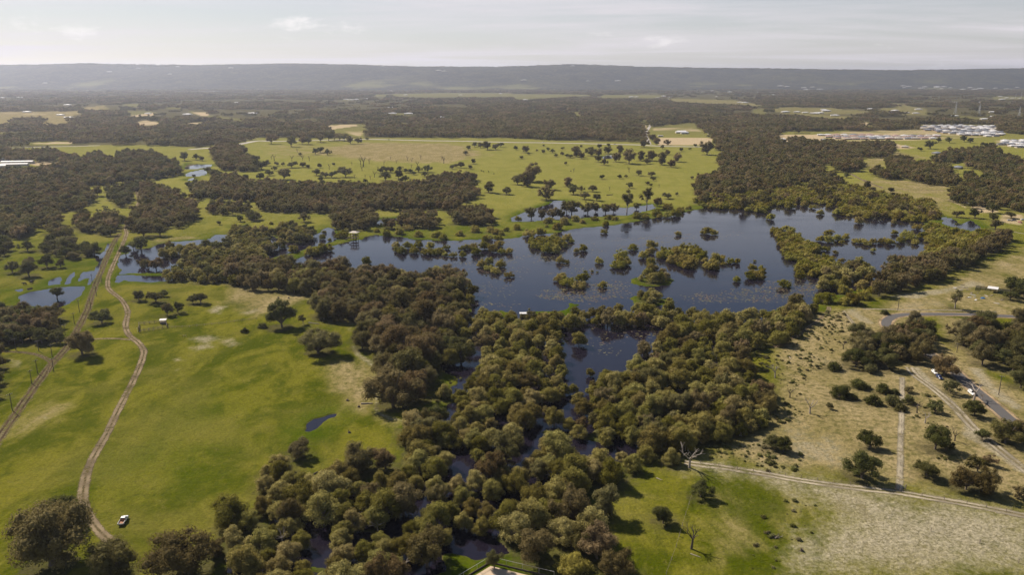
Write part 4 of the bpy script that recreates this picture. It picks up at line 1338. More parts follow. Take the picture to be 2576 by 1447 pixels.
trees('22', [(540, 760, 160), (620, 740, 130), (690, 720, 150), (580, 755, 130), (650, 725, 130), (360, 730, 130), (270, 690, 70), (660, 600, 90), (735, 620, 55), (680, 540, 60), (850, 590, 130), (240, 840, 150), (300, 830, 110), (180, 845, 120)],
      'lakebush', 'lake_bush', 'dark olive bush beside the grassy causeway', 'bushes along the causeway', 'bush')
one('22', (475, 430, 130), 'dark', 'paddock_tree', 'flat domed tree alone on the green beyond the causeway')
trees('21', [(110, 940, 160), (275, 870, 140), (280, 980, 220), (460, 890, 180), (605, 890, 110), (235, 575, 45), (130, 560, 130)], 'dark', 'paddock_tree', 'dark spreading tree in the wet green pasture by the rut line', 'trees in the wet pasture')
trees('21', [(2150, 220, 100), (2200, 455, 60), (1100, 570, 140), (1430, 580, 200), (1600, 570, 180), (1255, 760, 130), (1410, 720, 200), (1330, 700, 120)], 'dark', 'woodland_tree', 'dark tree growing beside the flooded track', 'trees beside the flooded track')
trees('21', [(1480, 900, 130), (1560, 910, 160), (1430, 870, 100)], 'gum', 'gum_tree', 'low rusty brown tree standing in the flooded pool', 'rusty trees in the flooded pool')
trees('11', [(1850, 1100, 110), (1965, 1090, 80), (2030, 1100, 70), (2470, 1290, 80), (1945, 1270, 50)], 'dark', 'paddock_tree', 'dark tree on grass around the two far ponds', 'trees around the far ponds')
trees('24', [(230, 290, 130), (370, 270, 90), (450, 290, 75), (625, 280, 75), (535, 350, 95), (730, 270, 80), (925, 440, 110), (1275, 440, 80), (1280, 550, 90), (1500, 500, 110), (700, 350, 100), (30, 400, 110), (690, 745, 60),
             (600, 715, 70), (740, 830, 80), (340, 990, 130), (185, 1080, 140), (1060, 720, 60)], 'lakebush', 'lake_bush', 'rounded olive bush in the quiet far bay of the lake', 'bushes in the quiet bay', 'bush')
trees('24', [(530, 620, 100), (610, 560, 110), (620, 630, 120), (710, 610, 110), (790, 600, 100), (740, 640, 60), (870, 620, 60), (910, 640, 80), (960, 640, 90), (1010, 660, 90), (1060, 640, 90), (1140, 640, 90), (1190, 630, 80),
             (1240, 650, 110), (1340, 630, 110), (1400, 580, 140), (1450, 610, 100), (1490, 650, 90)], 'lakebush', 'lake_bush', 'rounded bush in the straight row dividing the quiet bay', 'bushes of the dividing row', 'bush')
trees('24', [(560, 1240, 200), (780, 1150, 150), (850, 1250, 220), (970, 1200, 180), (1050, 1140, 120), (960, 1090, 150), (780, 1260, 150)], 'lakebush', 'lake_bush', 'olive bush on green grass beside the sandy road end', 'bushes by the road end', 'bush')
trees('24', [(1180, 1355, 90)], 'shrub', 'scrub_bush', 'small green bush at the sealed road bend', None, 'bush')
trees('24', [(2070, 290, 110), (2270, 340, 130), (1910, 380, 110), (2090, 390, 120), (2270, 420, 110), (2450, 390, 120), (2300, 500, 140), (1900, 470, 50)], 'dark', 'paddock_tree', 'dark tree beside the small pond and parked bus', 'trees near the parked bus')
trees('34', [(680, 630, 160), (1045, 650, 170), (930, 810, 180), (1010, 815, 80), (740, 905, 220), (870, 925, 110), (1170, 855, 150), (1280, 870, 100), (1060, 975, 170), (1290, 995, 180), (1420, 965, 130), (1340, 1040, 120)],
      'shrub', 'scrub_bush', 'dark dense bush on the bare brown paddock', 'bushes on the brown paddock', 'bush')
trees('34', [(630, 1020, 90), (1410, 855, 100), (1690, 1065, 160), (2160, 1335, 170), (500, 610, 60)], 'dark', 'scrub_bush', 'thin open topped tree on the sandy scrub', 'thin trees on the sandy scrub', 'bush')
trees('34', [(1040, 1425, 240), (1700, 1440, 330), (1800, 1445, 180)], 'dark', 'scrub_bush', 'rounded dark bush beside the fence strip', 'bushes beside the fence strip', 'bush')
trees('34', [(2410, 1380, 330), (2520, 1330, 220)], 'gum', 'gum_tree', 'brown gum at the end of the sandy track', 'gums at the sandy track')
trees('44', [(970, 500, 340), (1610, 465, 260), (880, 440, 160)], 'dark', 'scrub_bush', 'large dense dark bush on the bottom sandy paddock', 'large bushes on the sandy paddock', 'bush')
trees('44', [(2010, 610, 280), (2200, 650, 300), (2230, 350, 150), (2540, 700, 150), (2120, 420, 200)], 'gum', 'gum_tree', 'straggly brown tree by the lowest bend of the sandy track', 'straggly trees by the sandy track')
trees('44', [(170, 220, 220), (60, 190, 200)], 'dark', 'scrub_bush', 'dark bushy tree casting shadow on sand by the thicket', 'bushy trees at the thicket corner', 'bush')
trees('43', [(1590, 350, 235), (1200, 420, 240), (1330, 320, 220), (1000, 490, 150), (1090, 320, 160)], 'paperbark', 'paperbark_tree', 'rounded paperbark at the grassy end of the thicket', 'paperbarks at the thicket end')
trees('14', [(1830, 920, 80), (1720, 915, 70), (1640, 980, 120), (1980, 910, 90), (2040, 920, 70), (2190, 960, 80), (1540, 1000, 60), (800, 1270, 80), (1240, 1420, 90), (1630, 1350, 60), (310, 820, 50)],
      'dark', 'paddock_tree', 'dark tree in the open fields before the suburb', 'trees before the suburb')

# --- thicket trees that line the water, each where it stands
TL = 'grey olive paperbark in the flooded thicket'
TG = 'paperbarks of the flooded thicket'
trees('33', [(470, 120, 130), (560, 150, 120), (640, 100, 140), (720, 130, 150), (810, 100, 150), (880, 120, 130), (960, 90, 140), (1030, 150, 150), (1110, 130, 150), (1190, 150, 160), (1270, 130, 150), (1350, 150, 150), (1430, 140, 160), (1510, 150, 160), (1590, 140, 150), (1660, 110, 150),
             (900, 60, 120), (1060, 60, 130), (1240, 60, 150), (1400, 70, 160), (1560, 60, 170), (1800, 130, 170), (1900, 150, 150), (2030, 130, 140),
             (450, 930, 180), (520, 880, 150), (610, 870, 120), (780, 870, 140), (820, 830, 130), (660, 990, 200), (710, 1090, 220), (830, 1010, 170), (200, 1150, 260), (420, 1200, 240), (570, 1240, 210), (340, 1070, 110), (150, 1060, 200), (60, 980, 200), (260, 960, 160),
             (480, 700, 180), (920, 730, 150), (1000, 740, 150)], 'paperbark', 'paperbark_tree', TL, TG)
trees('32', [(2060, 190, 220), (1960, 280, 260), (2090, 330, 200), (2050, 545, 330, 'dark'), (1930, 490, 260, 'dark'), (2120, 440, 150), (2290, 120, 160), (2260, 250, 170), (2300, 330, 200), (2310, 520, 180), (2340, 650, 260), (2260, 720, 200), (2420, 720, 260), (2500, 600, 260), (2170, 860, 260), (2030, 960, 200),
             (1880, 920, 190), (2250, 880, 260), (2400, 860, 260), (2130, 1180, 260), (2080, 1080, 180), (1800, 1180, 280, 'dark'), (1700, 1300, 260, 'dark'), (2300, 1100, 230), (2450, 1080, 240), (1960, 1420, 240), (2180, 1400, 300)], 'paperbark', 'paperbark_tree', TL, TG)
trees('42', [(110, 480, 210), (250, 440, 260), (360, 570, 240), (480, 570, 220), (80, 630, 240), (230, 730, 280), (560, 630, 260), (700, 570, 240), (820, 510, 260), (930, 570, 250), (60, 860, 260), (250, 910, 300), (450, 850, 280), (680, 770, 280), (820, 750, 240), (1000, 690, 240), (1250, 610, 260), (1420, 630, 260), (1100, 830, 300),
             (1330, 800, 260), (350, 1060, 260), (180, 1080, 200), (850, 950, 300), (860, 1120, 260), (1220, 980, 280), (1100, 960, 200), (450, 1200, 260), (320, 1330, 300), (120, 1320, 200), (900, 1350, 300), (1100, 1330, 280), (1250, 1200, 260), (1450, 1300, 300), (1600, 1240, 280), (1700, 1080, 320), (1560, 1080, 240),
             (1950, 900, 260), (2080, 1000, 260), (2150, 860, 260), (2300, 900, 240), (2060, 760, 240), (1820, 660, 300), (2000, 640, 260), (2200, 620, 280), (2380, 700, 260), (2480, 560, 220), (1750, 420, 220), (1880, 380, 240), (1740, 250, 220), (1880, 180, 220), (2120, 160, 240), (2240, 230, 260), (2350, 160, 230)],
      'paperbark', 'paperbark_tree', TL, TG)
trees('41', [(2300, 900, 260), (2460, 1010, 260), (2350, 1180, 260), (2500, 1240, 260), (2380, 1380, 280)], 'paperbark', 'paperbark_tree', TL, TG)

trees('32', [(1060, 425, 250), (1230, 495, 250), (1370, 1020, 470), (1480, 800, 440), (1300, 760, 330), (1600, 640, 400), (1440, 520, 380), (1720, 520, 360), (1570, 960, 380), (1300, 330, 330), (1500, 300, 350), (1700, 260, 340), (1130, 240, 280), (1850, 300, 300)],
      'gum', 'gum_tree', 'towering brown gum at the pasture end of the broad belt', 'towering gums of the broad belt')

# --- crowded belts and thickets
fill([(565, 668), (600, 645), (680, 662), (760, 672), (830, 662), (885, 672), (985, 680), (1050, 690), (1120, 682), (1180, 692), (1195, 730), (1190, 790), (1180, 850), (1110, 915), (1075, 985), (1020, 1020), (965, 1000), (942, 960), (952, 890), (902, 850), (890, 800),
      (790, 790), (772, 765), (830, 742), (760, 730), (600, 712), (570, 700)], 'gum', 8.6, (9, 15.5), 'gum_tree', 'brown gum in the broad belt between pasture and lake', 'gums of the broad belt', mixk=('paperbark', 0.18))
fill([(1110, 915), (1185, 855), (1190, 880), (1170, 930), (1110, 940)], 'paperbark', 7.5, (8, 12), 'paperbark_tree', 'dark paperbark on the shaded side of the gum belt', 'paperbarks behind the gum belt')
SW = 'paperbarks of the flooded thicket'
SWL = 'grey olive paperbark in the flooded thicket'
fill([(1200, 800), (1290, 780), (1330, 790), (1440, 790), (1540, 790), (1700, 780), (1720, 800), (1690, 825), (1560, 815), (1450, 818), (1425, 830), (1432, 880), (1435, 960), (1390, 990), (1370, 1010), (1380, 1065), (1300, 1075), (1220, 1060), (1130, 1030), (1170, 960),
      (1200, 940), (1210, 880), (1195, 860)], 'paperbark', 6.8, (6, 13), 'paperbark_tree', SWL, SW, mixk=('gum', 0.14), drop=0.04)
fill([(1720, 795), (1780, 800), (1850, 795), (1930, 788), (2000, 765), (2045, 770), (2040, 790), (1960, 850), (1900, 880), (1890, 930), (1930, 980), (1940, 1040), (1900, 1080), (1830, 1095), (1700, 1140), (1600, 1130), (1450, 1100), (1380, 1065), (1440, 1060), (1450, 1000), (1480, 970),
      (1570, 930), (1610, 870), (1660, 840), (1700, 825)], 'paperbark', 6.8, (6, 13), 'paperbark_tree', SWL, SW, mixk=('gum', 0.10), drop=0.04)
fill([(640, 1185), (720, 1180), (860, 1200), (900, 1190), (1000, 1190), (1030, 1080), (1060, 1060), (1130, 1045), (1200, 1085), (1300, 1090), (1450, 1105), (1540, 1140), (1570, 1200), (1500, 1270), (1440, 1300), (1340, 1320), (1310, 1400), (1230, 1430), (1150, 1447), (1130, 1500), (560, 1500),
      (640, 1420), (545, 1310), (560, 1270), (640, 1250)], 'paperbark', 6.6, (6.5, 14.5), 'paperbark_tree', SWL, SW, mixk=('gum', 0.12), drop=0.02)
fill(D('43', [(20, 860), (200, 770), (450, 650), (560, 670), (620, 500), (850, 490), (880, 650), (1000, 660), (1110, 770), (1150, 860), (1110, 950), (1000, 990), (900, 1020), (1030, 1150), (1230, 1340), (1270, 1500), (760, 1500), (700, 1180), (450, 1180), (330, 1190), (100, 1180), (20, 1100)]),
     'gum', 8.5, (9, 14), 'gum_tree', 'brown gum in the grove beside the sand arena', 'gums of the arena grove', mixk=('paperbark', 0.12))
fill(D('33', [(1900, 660), (2100, 620), (2250, 710), (2350, 650), (2575, 710), (2620, 760), (2640, 950), (2560, 1140), (2350, 1130), (2250, 1080), (2100, 1100), (1950, 1150), (1900, 1040), (1700, 1040), (1520, 1090), (1470, 1000), (1700, 900), (1950, 880)]),
     'tall', 7.5, (7, 10), 'gum_tree', 'tall slender gum at the dry edge of the thicket', 'slender gums at the dry edge', mixk=('paperbark', 0.25), zc=9, hs=(0.8, 1.05))
fill(D('34', [(890, 210), (1000, 140), (1050, 210), (1200, 190), (1300, 80), (1420, 50), (1600, 70), (1650, 130), (1700, 300), (1730, 400), (1650, 460), (1500, 440), (1350, 480), (1200, 500), (1000, 490), (860, 480), (900, 380), (950, 300)]),
     'dark', 8.0, (9, 14), 'gum_tree', 'dark gum of the dense grove inside the road bend', 'gums of the road bend grove', mixk=('gum', 0.4), zc=8)
fill(D('34', [(2120, 30), (2300, 40), (2600, 20), (2750, 60), (2750, 700), (2440, 660), (2400, 520), (2240, 520), (2150, 540), (2080, 470), (2020, 410), (1990, 300), (1920, 240), (1950, 150)]),
     'dark', 9.0, (9, 15), 'gum_tree', 'dark gum in the wooded yard across the sealed road', 'gums across the sealed road', mixk=('gum', 0.35), zc=8, drop=0.08)
fill(D('24', [(2350, 1447), (2400, 1350), (2575, 1290), (2750, 1290), (2750, 1447)]), 'dark', 9.0, (9, 14), 'gum_tree', 'dark gum in the wooded yard across the sealed road', 'gums across the sealed road', zc=8)
fill(D('24', [(2380, 1080), (2500, 1010), (2700, 990), (2750, 1150), (2575, 1180), (2400, 1150)]), 'dark', 8.0, (8, 12), 'gum_tree', 'dark tree behind the netted shed', 'trees behind the netted shed')
fill(D('24', [(0, 110), (200, 70), (450, 30), (830, 50), (1040, 90), (1200, 140), (1400, 150), (1500, 195), (1640, 190), (1770, 310), (1750, 365), (1560, 395), (1350, 395), (1240, 370), (1000, 365), (980, 330), (780, 345), (680, 330), (700, 250), (800, 235), (420, 205), (180, 235), (80, 245), (0, 320), (-200, 280),
              (-520, 260), (-640, 210), (-600, 140), (-300, 150)]), 'lakebush', 7.4, (7, 11.5), 'lakeside_paperbark', 'olive paperbark in the dense fringe behind the quiet bay', 'paperbarks of the bay fringe', mixk=('gum', 0.1))
fill(D('24', [(20, 485), (100, 445), (230, 465), (310, 515), (360, 545), (430, 620), (545, 662), (535, 690), (470, 700), (480, 760), (560, 722), (600, 752), (690, 765), (685, 815), (640, 850), (655, 880), (560, 895), (520, 955), (480, 1000), (400, 905), (295, 880), (290, 830), (270, 780), (190, 735), (130, 640), (70, 570)]),
     'lakebush', 6.6, (7, 10.5), 'lakeside_paperbark', 'olive paperbark in the dense finger reaching into the lake', 'paperbarks of the lake finger')
fill(D('24', [(1540, 525), (1620, 475), (1575, 425), (1700, 435), (1800, 475), (1900, 495), (2050, 525), (2200, 490), (2270, 560), (2100, 620), (2000, 700), (1800, 720), (1700, 800), (1560, 765), (1450, 755), (1600, 700), (1650, 612), (1545, 560)]),
     'lakebush', 7.0, (7, 11), 'lakeside_paperbark', 'olive paperbark between the quiet bay and the tall belt', 'paperbarks before the tall belt')
fill(D('24', [(1085, 880), (1280, 795), (1500, 800), (1700, 715), (2000, 700), (2150, 605), (2300, 545), (2445, 530), (2450, 600), (2350, 680), (2150, 770), (2000, 830), (1900, 885), (1700, 955), (1500, 1020), (1350, 1070), (1110, 1110), (1070, 1050), (1095, 960)]),
     'gum', 7.6, (9, 13), 'gum_tree', 'brown gum in the tall belt by the sandy field', 'gums of the tall belt')
fill(D('24', [(660, 860), (800, 860), (900, 820), (1080, 880), (1080, 1000), (900, 1000), (850, 1030), (830, 1080), (650, 1090), (500, 1070), (485, 1040), (535, 945)]),
     'paperbark', 7.0, (7, 12), 'lakeside_paperbark', 'brownish paperbark in the corner between finger and belt', 'paperbarks of the lake corner', mixk=('gum', 0.3))
fill(D('13', [(1830, 1440), (1840, 1300), (2080, 1170), (2040, 1060), (2150, 1010), (2575, 970), (2640, 980), (2640, 1480), (2560, 1560), (2300, 1560), (1900, 1500)]), 'wood', 9.0, (7.5, 15), 'woodland_tree', 'dark olive tree in the wood behind the lake head', 'trees of the wood behind the lake')
fill(D('14', [(0, 960), (280, 870), (450, 905), (600, 905), (900, 925), (1250, 915), (1285, 980), (1230, 1050), (1000, 1060), (800, 1075), (620, 1100), (540, 1140), (600, 1200), (690, 1255), (640, 1290), (760, 1290), (880, 1350), (1040, 1365), (1180, 1430), (0, 1500), (-60, 1400), (-60, 980)]),
     'wood', 9.0, (7.5, 15), 'woodland_tree', 'dark olive tree in the wood behind the lake head', 'trees of the wood behind the lake')
fill(D('14', [(625, 1105), (760, 1070), (975, 1105), (955, 1180), (840, 1195), (690, 1185)]), 'wood', 10, (11, 16), 'woodland_tree', 'large dark tree in the clump beside the pale far track', 'trees by the far track')
fill(D('14', [(1000, 1225), (1080, 1160), (1200, 1185), (1215, 1070), (1400, 1070), (1500, 1110), (1830, 1160), (1835, 1240), (1955, 1290), (1950, 1325), (1750, 1320), (1500, 1290), (1400, 1262), (1180, 1260)]),
     'wood', 9.5, (10, 15), 'woodland_tree', 'large dark tree in the clump on the dry far field', 'trees on the dry far field')
fill(D('14', [(1650, 1065), (1850, 990), (2000, 980), (2200, 970), (2250, 940), (2320, 970), (2330, 1040), (2700, 1110), (2750, 1440), (2750, 1600), (2330, 1560), (1870, 1500), (1860, 1400), (2000, 1370), (2000, 1230), (2150, 1280), (2160, 1180), (1990, 1150), (2000, 1060), (1880, 1105), (1700, 1105)]),
     'wood', 9.0, (9, 14.5), 'woodland_tree', 'dark tree in the wood beyond the parked bus', 'trees of the wood beyond the bus', mixk=('dark', 0.3))
fill(D('24', [(1855, 110), (1950, 70), (2150, 60), (2300, 130), (2575, 110), (2750, 110), (2750, 280), (2330, 230), (2200, 250), (2000, 200), (1875, 180)]), 'wood', 9.0, (7.5, 15), 'woodland_tree', 'dark tree in the wood beyond the parked bus', 'trees of the wood beyond the bus')
fill(D('22', [(0, 50), (200, 20), (580, 40), (640, 70), (950, 50), (1200, 70), (1600, 30), (1900, -50), (2190, -30), (2205, 150), (2100, 200), (2040, 290), (1750, 260), (1500, 290), (1200, 275), (1150, 330), (1190, 400), (1150, 460), (1000, 480), (790, 470), (770, 420), (730, 370), (770, 300), (600, 300), (110, 300), (0, 260)]),
     'gum', 8.8, (9, 14), 'woodland_tree', 'brown tree of the long wood behind the causeway', 'trees of the long brown wood', mixk=('wood', 0.45))
fill(D('22', [(1450, 345), (1600, 325), (1800, 345), (1825, 440), (1700, 470), (1450, 445), (1240, 430), (1250, 470), (1400, 470)]), 'gum', 8.8, (9, 13), 'woodland_tree', 'brown tree in the clump by the small bright pool', 'trees by the small bright pool', mixk=('wood', 0.4))
fill(D('22', [(1925, 335), (2100, 295), (2180, 265), (2300, 285), (2395, 370), (2375, 425), (2180, 425), (2100, 395), (1950, 435)]), 'gum', 9.0, (9, 13), 'woodland_tree', 'brown tree in the clump by the small bright pool', 'trees by the small bright pool')
WG = 'trees of the dark wood left of the track'
WL = 'dark tree of the wide wood beyond the wet pasture'
fill(D('11', [(0, 1190), (480, 1180), (600, 1165), (605, 1030), (720, 1040), (810, 1080), (880, 1040), (1000, 1010), (1090, 1080), (1180, 1070), (1200, 1020), (1330, 1010), (1600, 1020), (1640, 1070), (1790, 1115), (1830, 1160), (1790, 1230), (1660, 1245), (1500, 1285), (1300, 1295), (1000, 1330), (750, 1365), (700, 1447), (0, 1470), (-300, 1470), (-300, 1190)]),
     'wood', 9.4, (8, 16), 'woodland_tree', WL, WG, mixk=('dark', 0.35))
fill(D('11', [(-300, 950), (0, 950), (110, 1000), (280, 995), (560, 990), (595, 1030), (590, 1090), (300, 1095), (0, 1080), (-300, 1080)]), 'wood', 10, (10, 15), 'woodland_tree', 'dark tree behind the long white sheds', 'trees behind the white sheds')
fill(D('21', [(-300, 110), (0, 100), (700, 0), (750, 20), (800, 60), (960, 130), (980, 210), (850, 240), (800, 310), (660, 300), (600, 330), (620, 430), (420, 450), (330, 490), (200, 560), (0, 540), (-300, 600)]), 'wood', 9.2, (8, 16), 'woodland_tree', WL, WG, mixk=('dark', 0.35))
fill(D('21', [(700, 435), (820, 350), (950, 340), (1130, 345), (1195, 405), (1195, 470), (1060, 505), (900, 500), (780, 490), (700, 465)]), 'wood', 8.5, (9, 13), 'woodland_tree', 'dark tree in the clump beside the herd of cattle', 'trees beside the cattle', mixk=('gum', 0.3))
fill(D('21', [(435, 505), (520, 460), (730, 470), (745, 550), (600, 570), (470, 555)]), 'wood', 8.5, (9, 13), 'woodland_tree', WL, WG)
fill(D('21', [(365, 655), (480, 600), (700, 610), (970, 665), (955, 735), (820, 750), (640, 760), (400, 715)]), 'dark', 8.0, (8, 13), 'woodland_tree', 'dark tree in the long clump by the flooded ruts', 'trees by the flooded ruts')
fill(D('21', [(-100, 570), (0, 565), (130, 590), (130, 690), (350, 620), (325, 685), (130, 695), (105, 790), (0, 790), (-100, 790)]), 'dark', 8.5, (9, 13), 'woodland_tree', WL, WG)
fill(D('21', [(1095, 140), (1180, 100), (1325, 110), (1315, 225), (1230, 262), (1115, 225)]), 'dark', 8.0, (9, 13), 'woodland_tree', 'dark tree in the island of trees where two tracks part', 'trees where two tracks part')
fill(D('21', [(1405, 75), (1500, 35), (1820, 130), (1815, 185), (1925, 210), (1990, 285), (2010, 355), (1900, 410), (1750, 465), (1500, 490), (1300, 490), (1245, 430), (1340, 360), (1390, 250)]), 'wood', 8.6, (9, 14), 'woodland_tree', 'dark tree in the wood crowding the pale track', 'trees crowding the pale track', mixk=('gum', 0.25))
fill(D('21', [(1895, 130), (2000, 60), (2200, 20), (2400, 10), (2600, 10), (2600, 195), (2300, 205), (2200, 165), (1950, 175)]), 'wood', 8.6, (9, 14), 'woodland_tree', 'brown tree of the long wood behind the causeway', 'trees of the long brown wood', mixk=('gum', 0.4))
fill(D('21', [(2035, 275), (2250, 240), (2450, 265), (2550, 290), (2400, 325), (2100, 325)]), 'wood', 8.5, (9, 13), 'woodland_tree', 'brown tree of the long wood behind the causeway', 'trees of the long brown wood')
fill(D('21', [(2365, 355), (2600, 335), (2600, 395), (2400, 395)]), 'dark', 8.0, (8, 12), 'woodland_tree', 'brown tree of the long wood behind the causeway', 'trees of the long brown wood')
fill(D('21', [(1610, 745), (1700, 650), (1900, 670), (2200, 630), (2300, 600), (2600, 570), (2850, 640), (2750, 760), (2600, 850), (2575, 990), (2300, 990), (1750, 985), (1660, 970), (1690, 880), (1900, 745)]), 'paperbark', 7.2, (8, 12), 'lakeside_paperbark',
     'dark olive paperbark in the corner below the causeway', 'paperbarks below the causeway', mixk=('dark', 0.3))
fill(D('21', [(2255, 490), (2400, 468), (2600, 490), (2700, 500), (2680, 570), (2500, 570), (2400, 595), (2265, 540)]), 'paperbark', 7.2, (8, 11), 'lakeside_paperbark', 'dark olive paperbark in the corner below the causeway', 'paperbarks below the causeway', mixk=('dark', 0.4))
fill(D('22', [(230, 440), (390, 440), (570, 510), (560, 580), (430, 630), (340, 590), (220, 550)]), 'paperbark', 7.4, (8, 12), 'lakeside_paperbark', 'dark olive paperbark in the water behind the causeway', 'paperbarks behind the causeway', mixk=('dark', 0.4))
fill(D('21', [(-300, 1230), (0, 1215), (180, 1200), (380, 1215), (560, 1290), (600, 1370), (590, 1447), (460, 1470), (330, 1520), (0, 1560), (-300, 1600)]), 'gum', 8.0, (9, 13.5), 'gum_tree', 'dark gum in the grove between pond and side track', 'gums between pond and side track', mixk=('dark', 0.6), zc=8)
fill(D('31', [(-250, 430), (0, 430), (60, 470), (70, 560), (20, 620), (60, 780), (40, 830), (-250, 860)]), 'dark', 9.0, (9, 14), 'gum_tree', 'dark tree beside the curved rut loop', 'trees beside the rut loop')
fill(D('11', [(2095, 990), (2200, 930), (2400, 940), (2475, 990), (2420, 1045), (2600, 1065), (2600, 1180), (2400, 1185), (2200, 1165), (2165, 1100), (2155, 1060)]), 'wood', 9.5, (10, 15), 'woodland_tree', 'dark tree in the wood by the two far ponds', 'trees by the two far ponds')
fill(D('11', [(2055, 1175), (2270, 1225), (2280, 1248), (2125, 1238)]), 'dark', 9, (9, 13), 'woodland_tree', 'dark tree in the wood by the two far ponds', 'trees by the two far ponds')
fill(D('11', [(1795, 1315), (1955, 1322), (1945, 1348), (1825, 1340)]), 'dark', 9, (9, 13), 'woodland_tree', 'dark tree in the wood by the two far ponds', 'trees by the two far ponds')
fill(D('11', [(2145, 1265), (2350, 1225), (2415, 1260), (2375, 1325), (2155, 1308)]), 'wood', 9, (9, 14), 'woodland_tree', 'dark tree in the wood by the two far ponds', 'trees by the two far ponds')
fill(D('11', [(1000, 1370), (1200, 1355), (1450, 1300), (1420, 1370), (1330, 1395), (1050, 1400)]), 'dark', 9, (9, 13), 'woodland_tree', 'dark tree in the island of trees where two tracks part', 'trees where two tracks part')
fill(D('23', [(-380, 560), (-200, 545), (-60, 585), (-150, 600), (-330, 600)]), 'lakebush', 7.0, (6, 9), 'lake_bush', LL, LG, cat='bush', drop=0.4)
fill(D('23', [(1860, 150), (1900, 250), (2050, 200), (2250, 260), (2300, 210), (2575, 260), (2575, 330), (2420, 300), (2200, 270), (1950, 270), (1800, 200)]), 'lakebush', 7.5, (7, 10), 'lakeside_paperbark', 'olive paperbark in the dense fringe behind the quiet bay', 'paperbarks of the bay fringe')

fill(D('13', [(2035, 965), (2020, 865), (1965, 800), (2100, 725), (2575, 655), (2660, 700), (2660, 960), (2150, 1000)]), 'wood', 10.5, (10, 16), 'suburb_tree', 'dark tree in the wood between the yellow lot and the suburb', 'trees between lot and suburb')
fill(D('14', [(-60, 700), (300, 650), (560, 685), (830, 695), (850, 760), (640, 785), (300, 785), (100, 795), (-60, 835)]), 'wood', 10.5, (10, 16), 'suburb_tree', 'dark tree in the wood behind the older suburb', 'trees behind the older suburb')

# ------------------------------------------------------------------ large groups: told apart by size and by what they stand near
MARKS = [('the dark pool', (1530, 880)), ('the small bird hide', (1319, 800)), ('the winding creek channel', (1050, 1260)), ('the sand arena', (1240, 1410)), ('the pasture pond', (810, 1065)),
         ('the slender gums', (1830, 1010)), ('the grassy thicket end', (1620, 1170)), ('the ute pasture', (700, 1250)), ('the lake shore', (1780, 790)), ('the rail fence', (640, 800)), ('the pale fallen log', (920, 1018)),
         ('the causeway', (800, 620)), ('the lookout', (890, 590)), ('the flooded track', (300, 650)), ('the far paddock', (1000, 470)), ('the lone domed bush', (920, 660)), ('the cattle herd', (265, 530)), ('the white sheds', (60, 420)),
         ('the two far ponds', (490, 430)), ('the small bright pool', (975, 552)), ('the quiet bay', (2150, 580)), ('the parked bus', (2436, 510)), ('the suburb', (2250, 345)), ('the sandy field', (2400, 720)), ('the road bend', (2230, 800)), ('the parked cars', (2355, 940)), ('the big gum at the bend', (120, 1330))]
MW = np.array([ground(*m[1]) for m in MARKS])
gsize = {}
for p in PLANTS:
    if p['group']:
        gsize.setdefault(p['group'], []).append(p)
for gname, L in gsize.items():
    if len(L) < 12:
        continue
    ws = sorted(q['w'] for q in L)
    lo_, hi_w = ws[len(ws) // 3], ws[2 * len(ws) // 3]
    for q in L:
        k_ = int(np.argmin(np.hypot(MW[:, 0] - q['x'], MW[:, 1] - q['y'])))
        sz = 'small' if q['w'] < lo_ else ('broad' if q['w'] > hi_w else 'middling')
        base_l = q['label']
        for wd_ in ('small ', 'large '):
            if base_l.startswith(wd_):
                base_l = base_l[len(wd_):]
        lab = sz + ' ' + base_l + ', near ' + MARKS[k_][0]
        if len(lab.split()) > 16:
            lab = sz + ' ' + base_l
            q['group'] = gname + ', ' + sz + ' ones'
        else:
            q['group'] = gname + ', ' + sz + ' ones near ' + MARKS[k_][0]
        q['label'] = lab

# ------------------------------------------------------------------ trees into the scene
CAP = 300
byname = {}
for pl in PLANTS:
    pl['d'] = math.hypot(pl['x'], pl['y'])
    byname.setdefault(pl['name'], []).append(pl)
REST = []
for nm, lst in byname.items():
    lst.sort(key=lambda q: -(q['w'] / q['d']))
    for i, pl in enumerate(lst):
        if i >= CAP:
            REST.append(pl)
            continue
        k = rs.integers(0, NVAR)
        near, mid, trunk, one_ = TREE[pl['kind']][k]
        w = pl['w']
        rz = rs.uniform(0, 6.28)
        sc = (w, w * rs.uniform(0.9, 1.1), w * pl['hs'])
        loc = (pl['x'], pl['y'], 0.15)
        if w / pl['d'] > 0.0125:
            o = empty(nm, loc, rz)
            o.scale = sc
            link('trunk', trunk, parent=o)
            link('crown', near if w / pl['d'] > 0.024 else mid, parent=o)
        else:
            o = link(nm, one_, loc=loc, rz=rz, scale=sc)
        tag(o, pl['label'], pl['cat'], pl['group'])


# ------------------------------------------------------------------ uncountable woods: one object each, its trees set out by geometry nodes
def source_coll(name, meshes):
    c = bpy.data.collections.new(name)
    for i, me in enumerate(meshes):
        o = bpy.data.objects.new('%s_tree_%02d' % (name, i), me)
        c.objects.link(o)
    return c


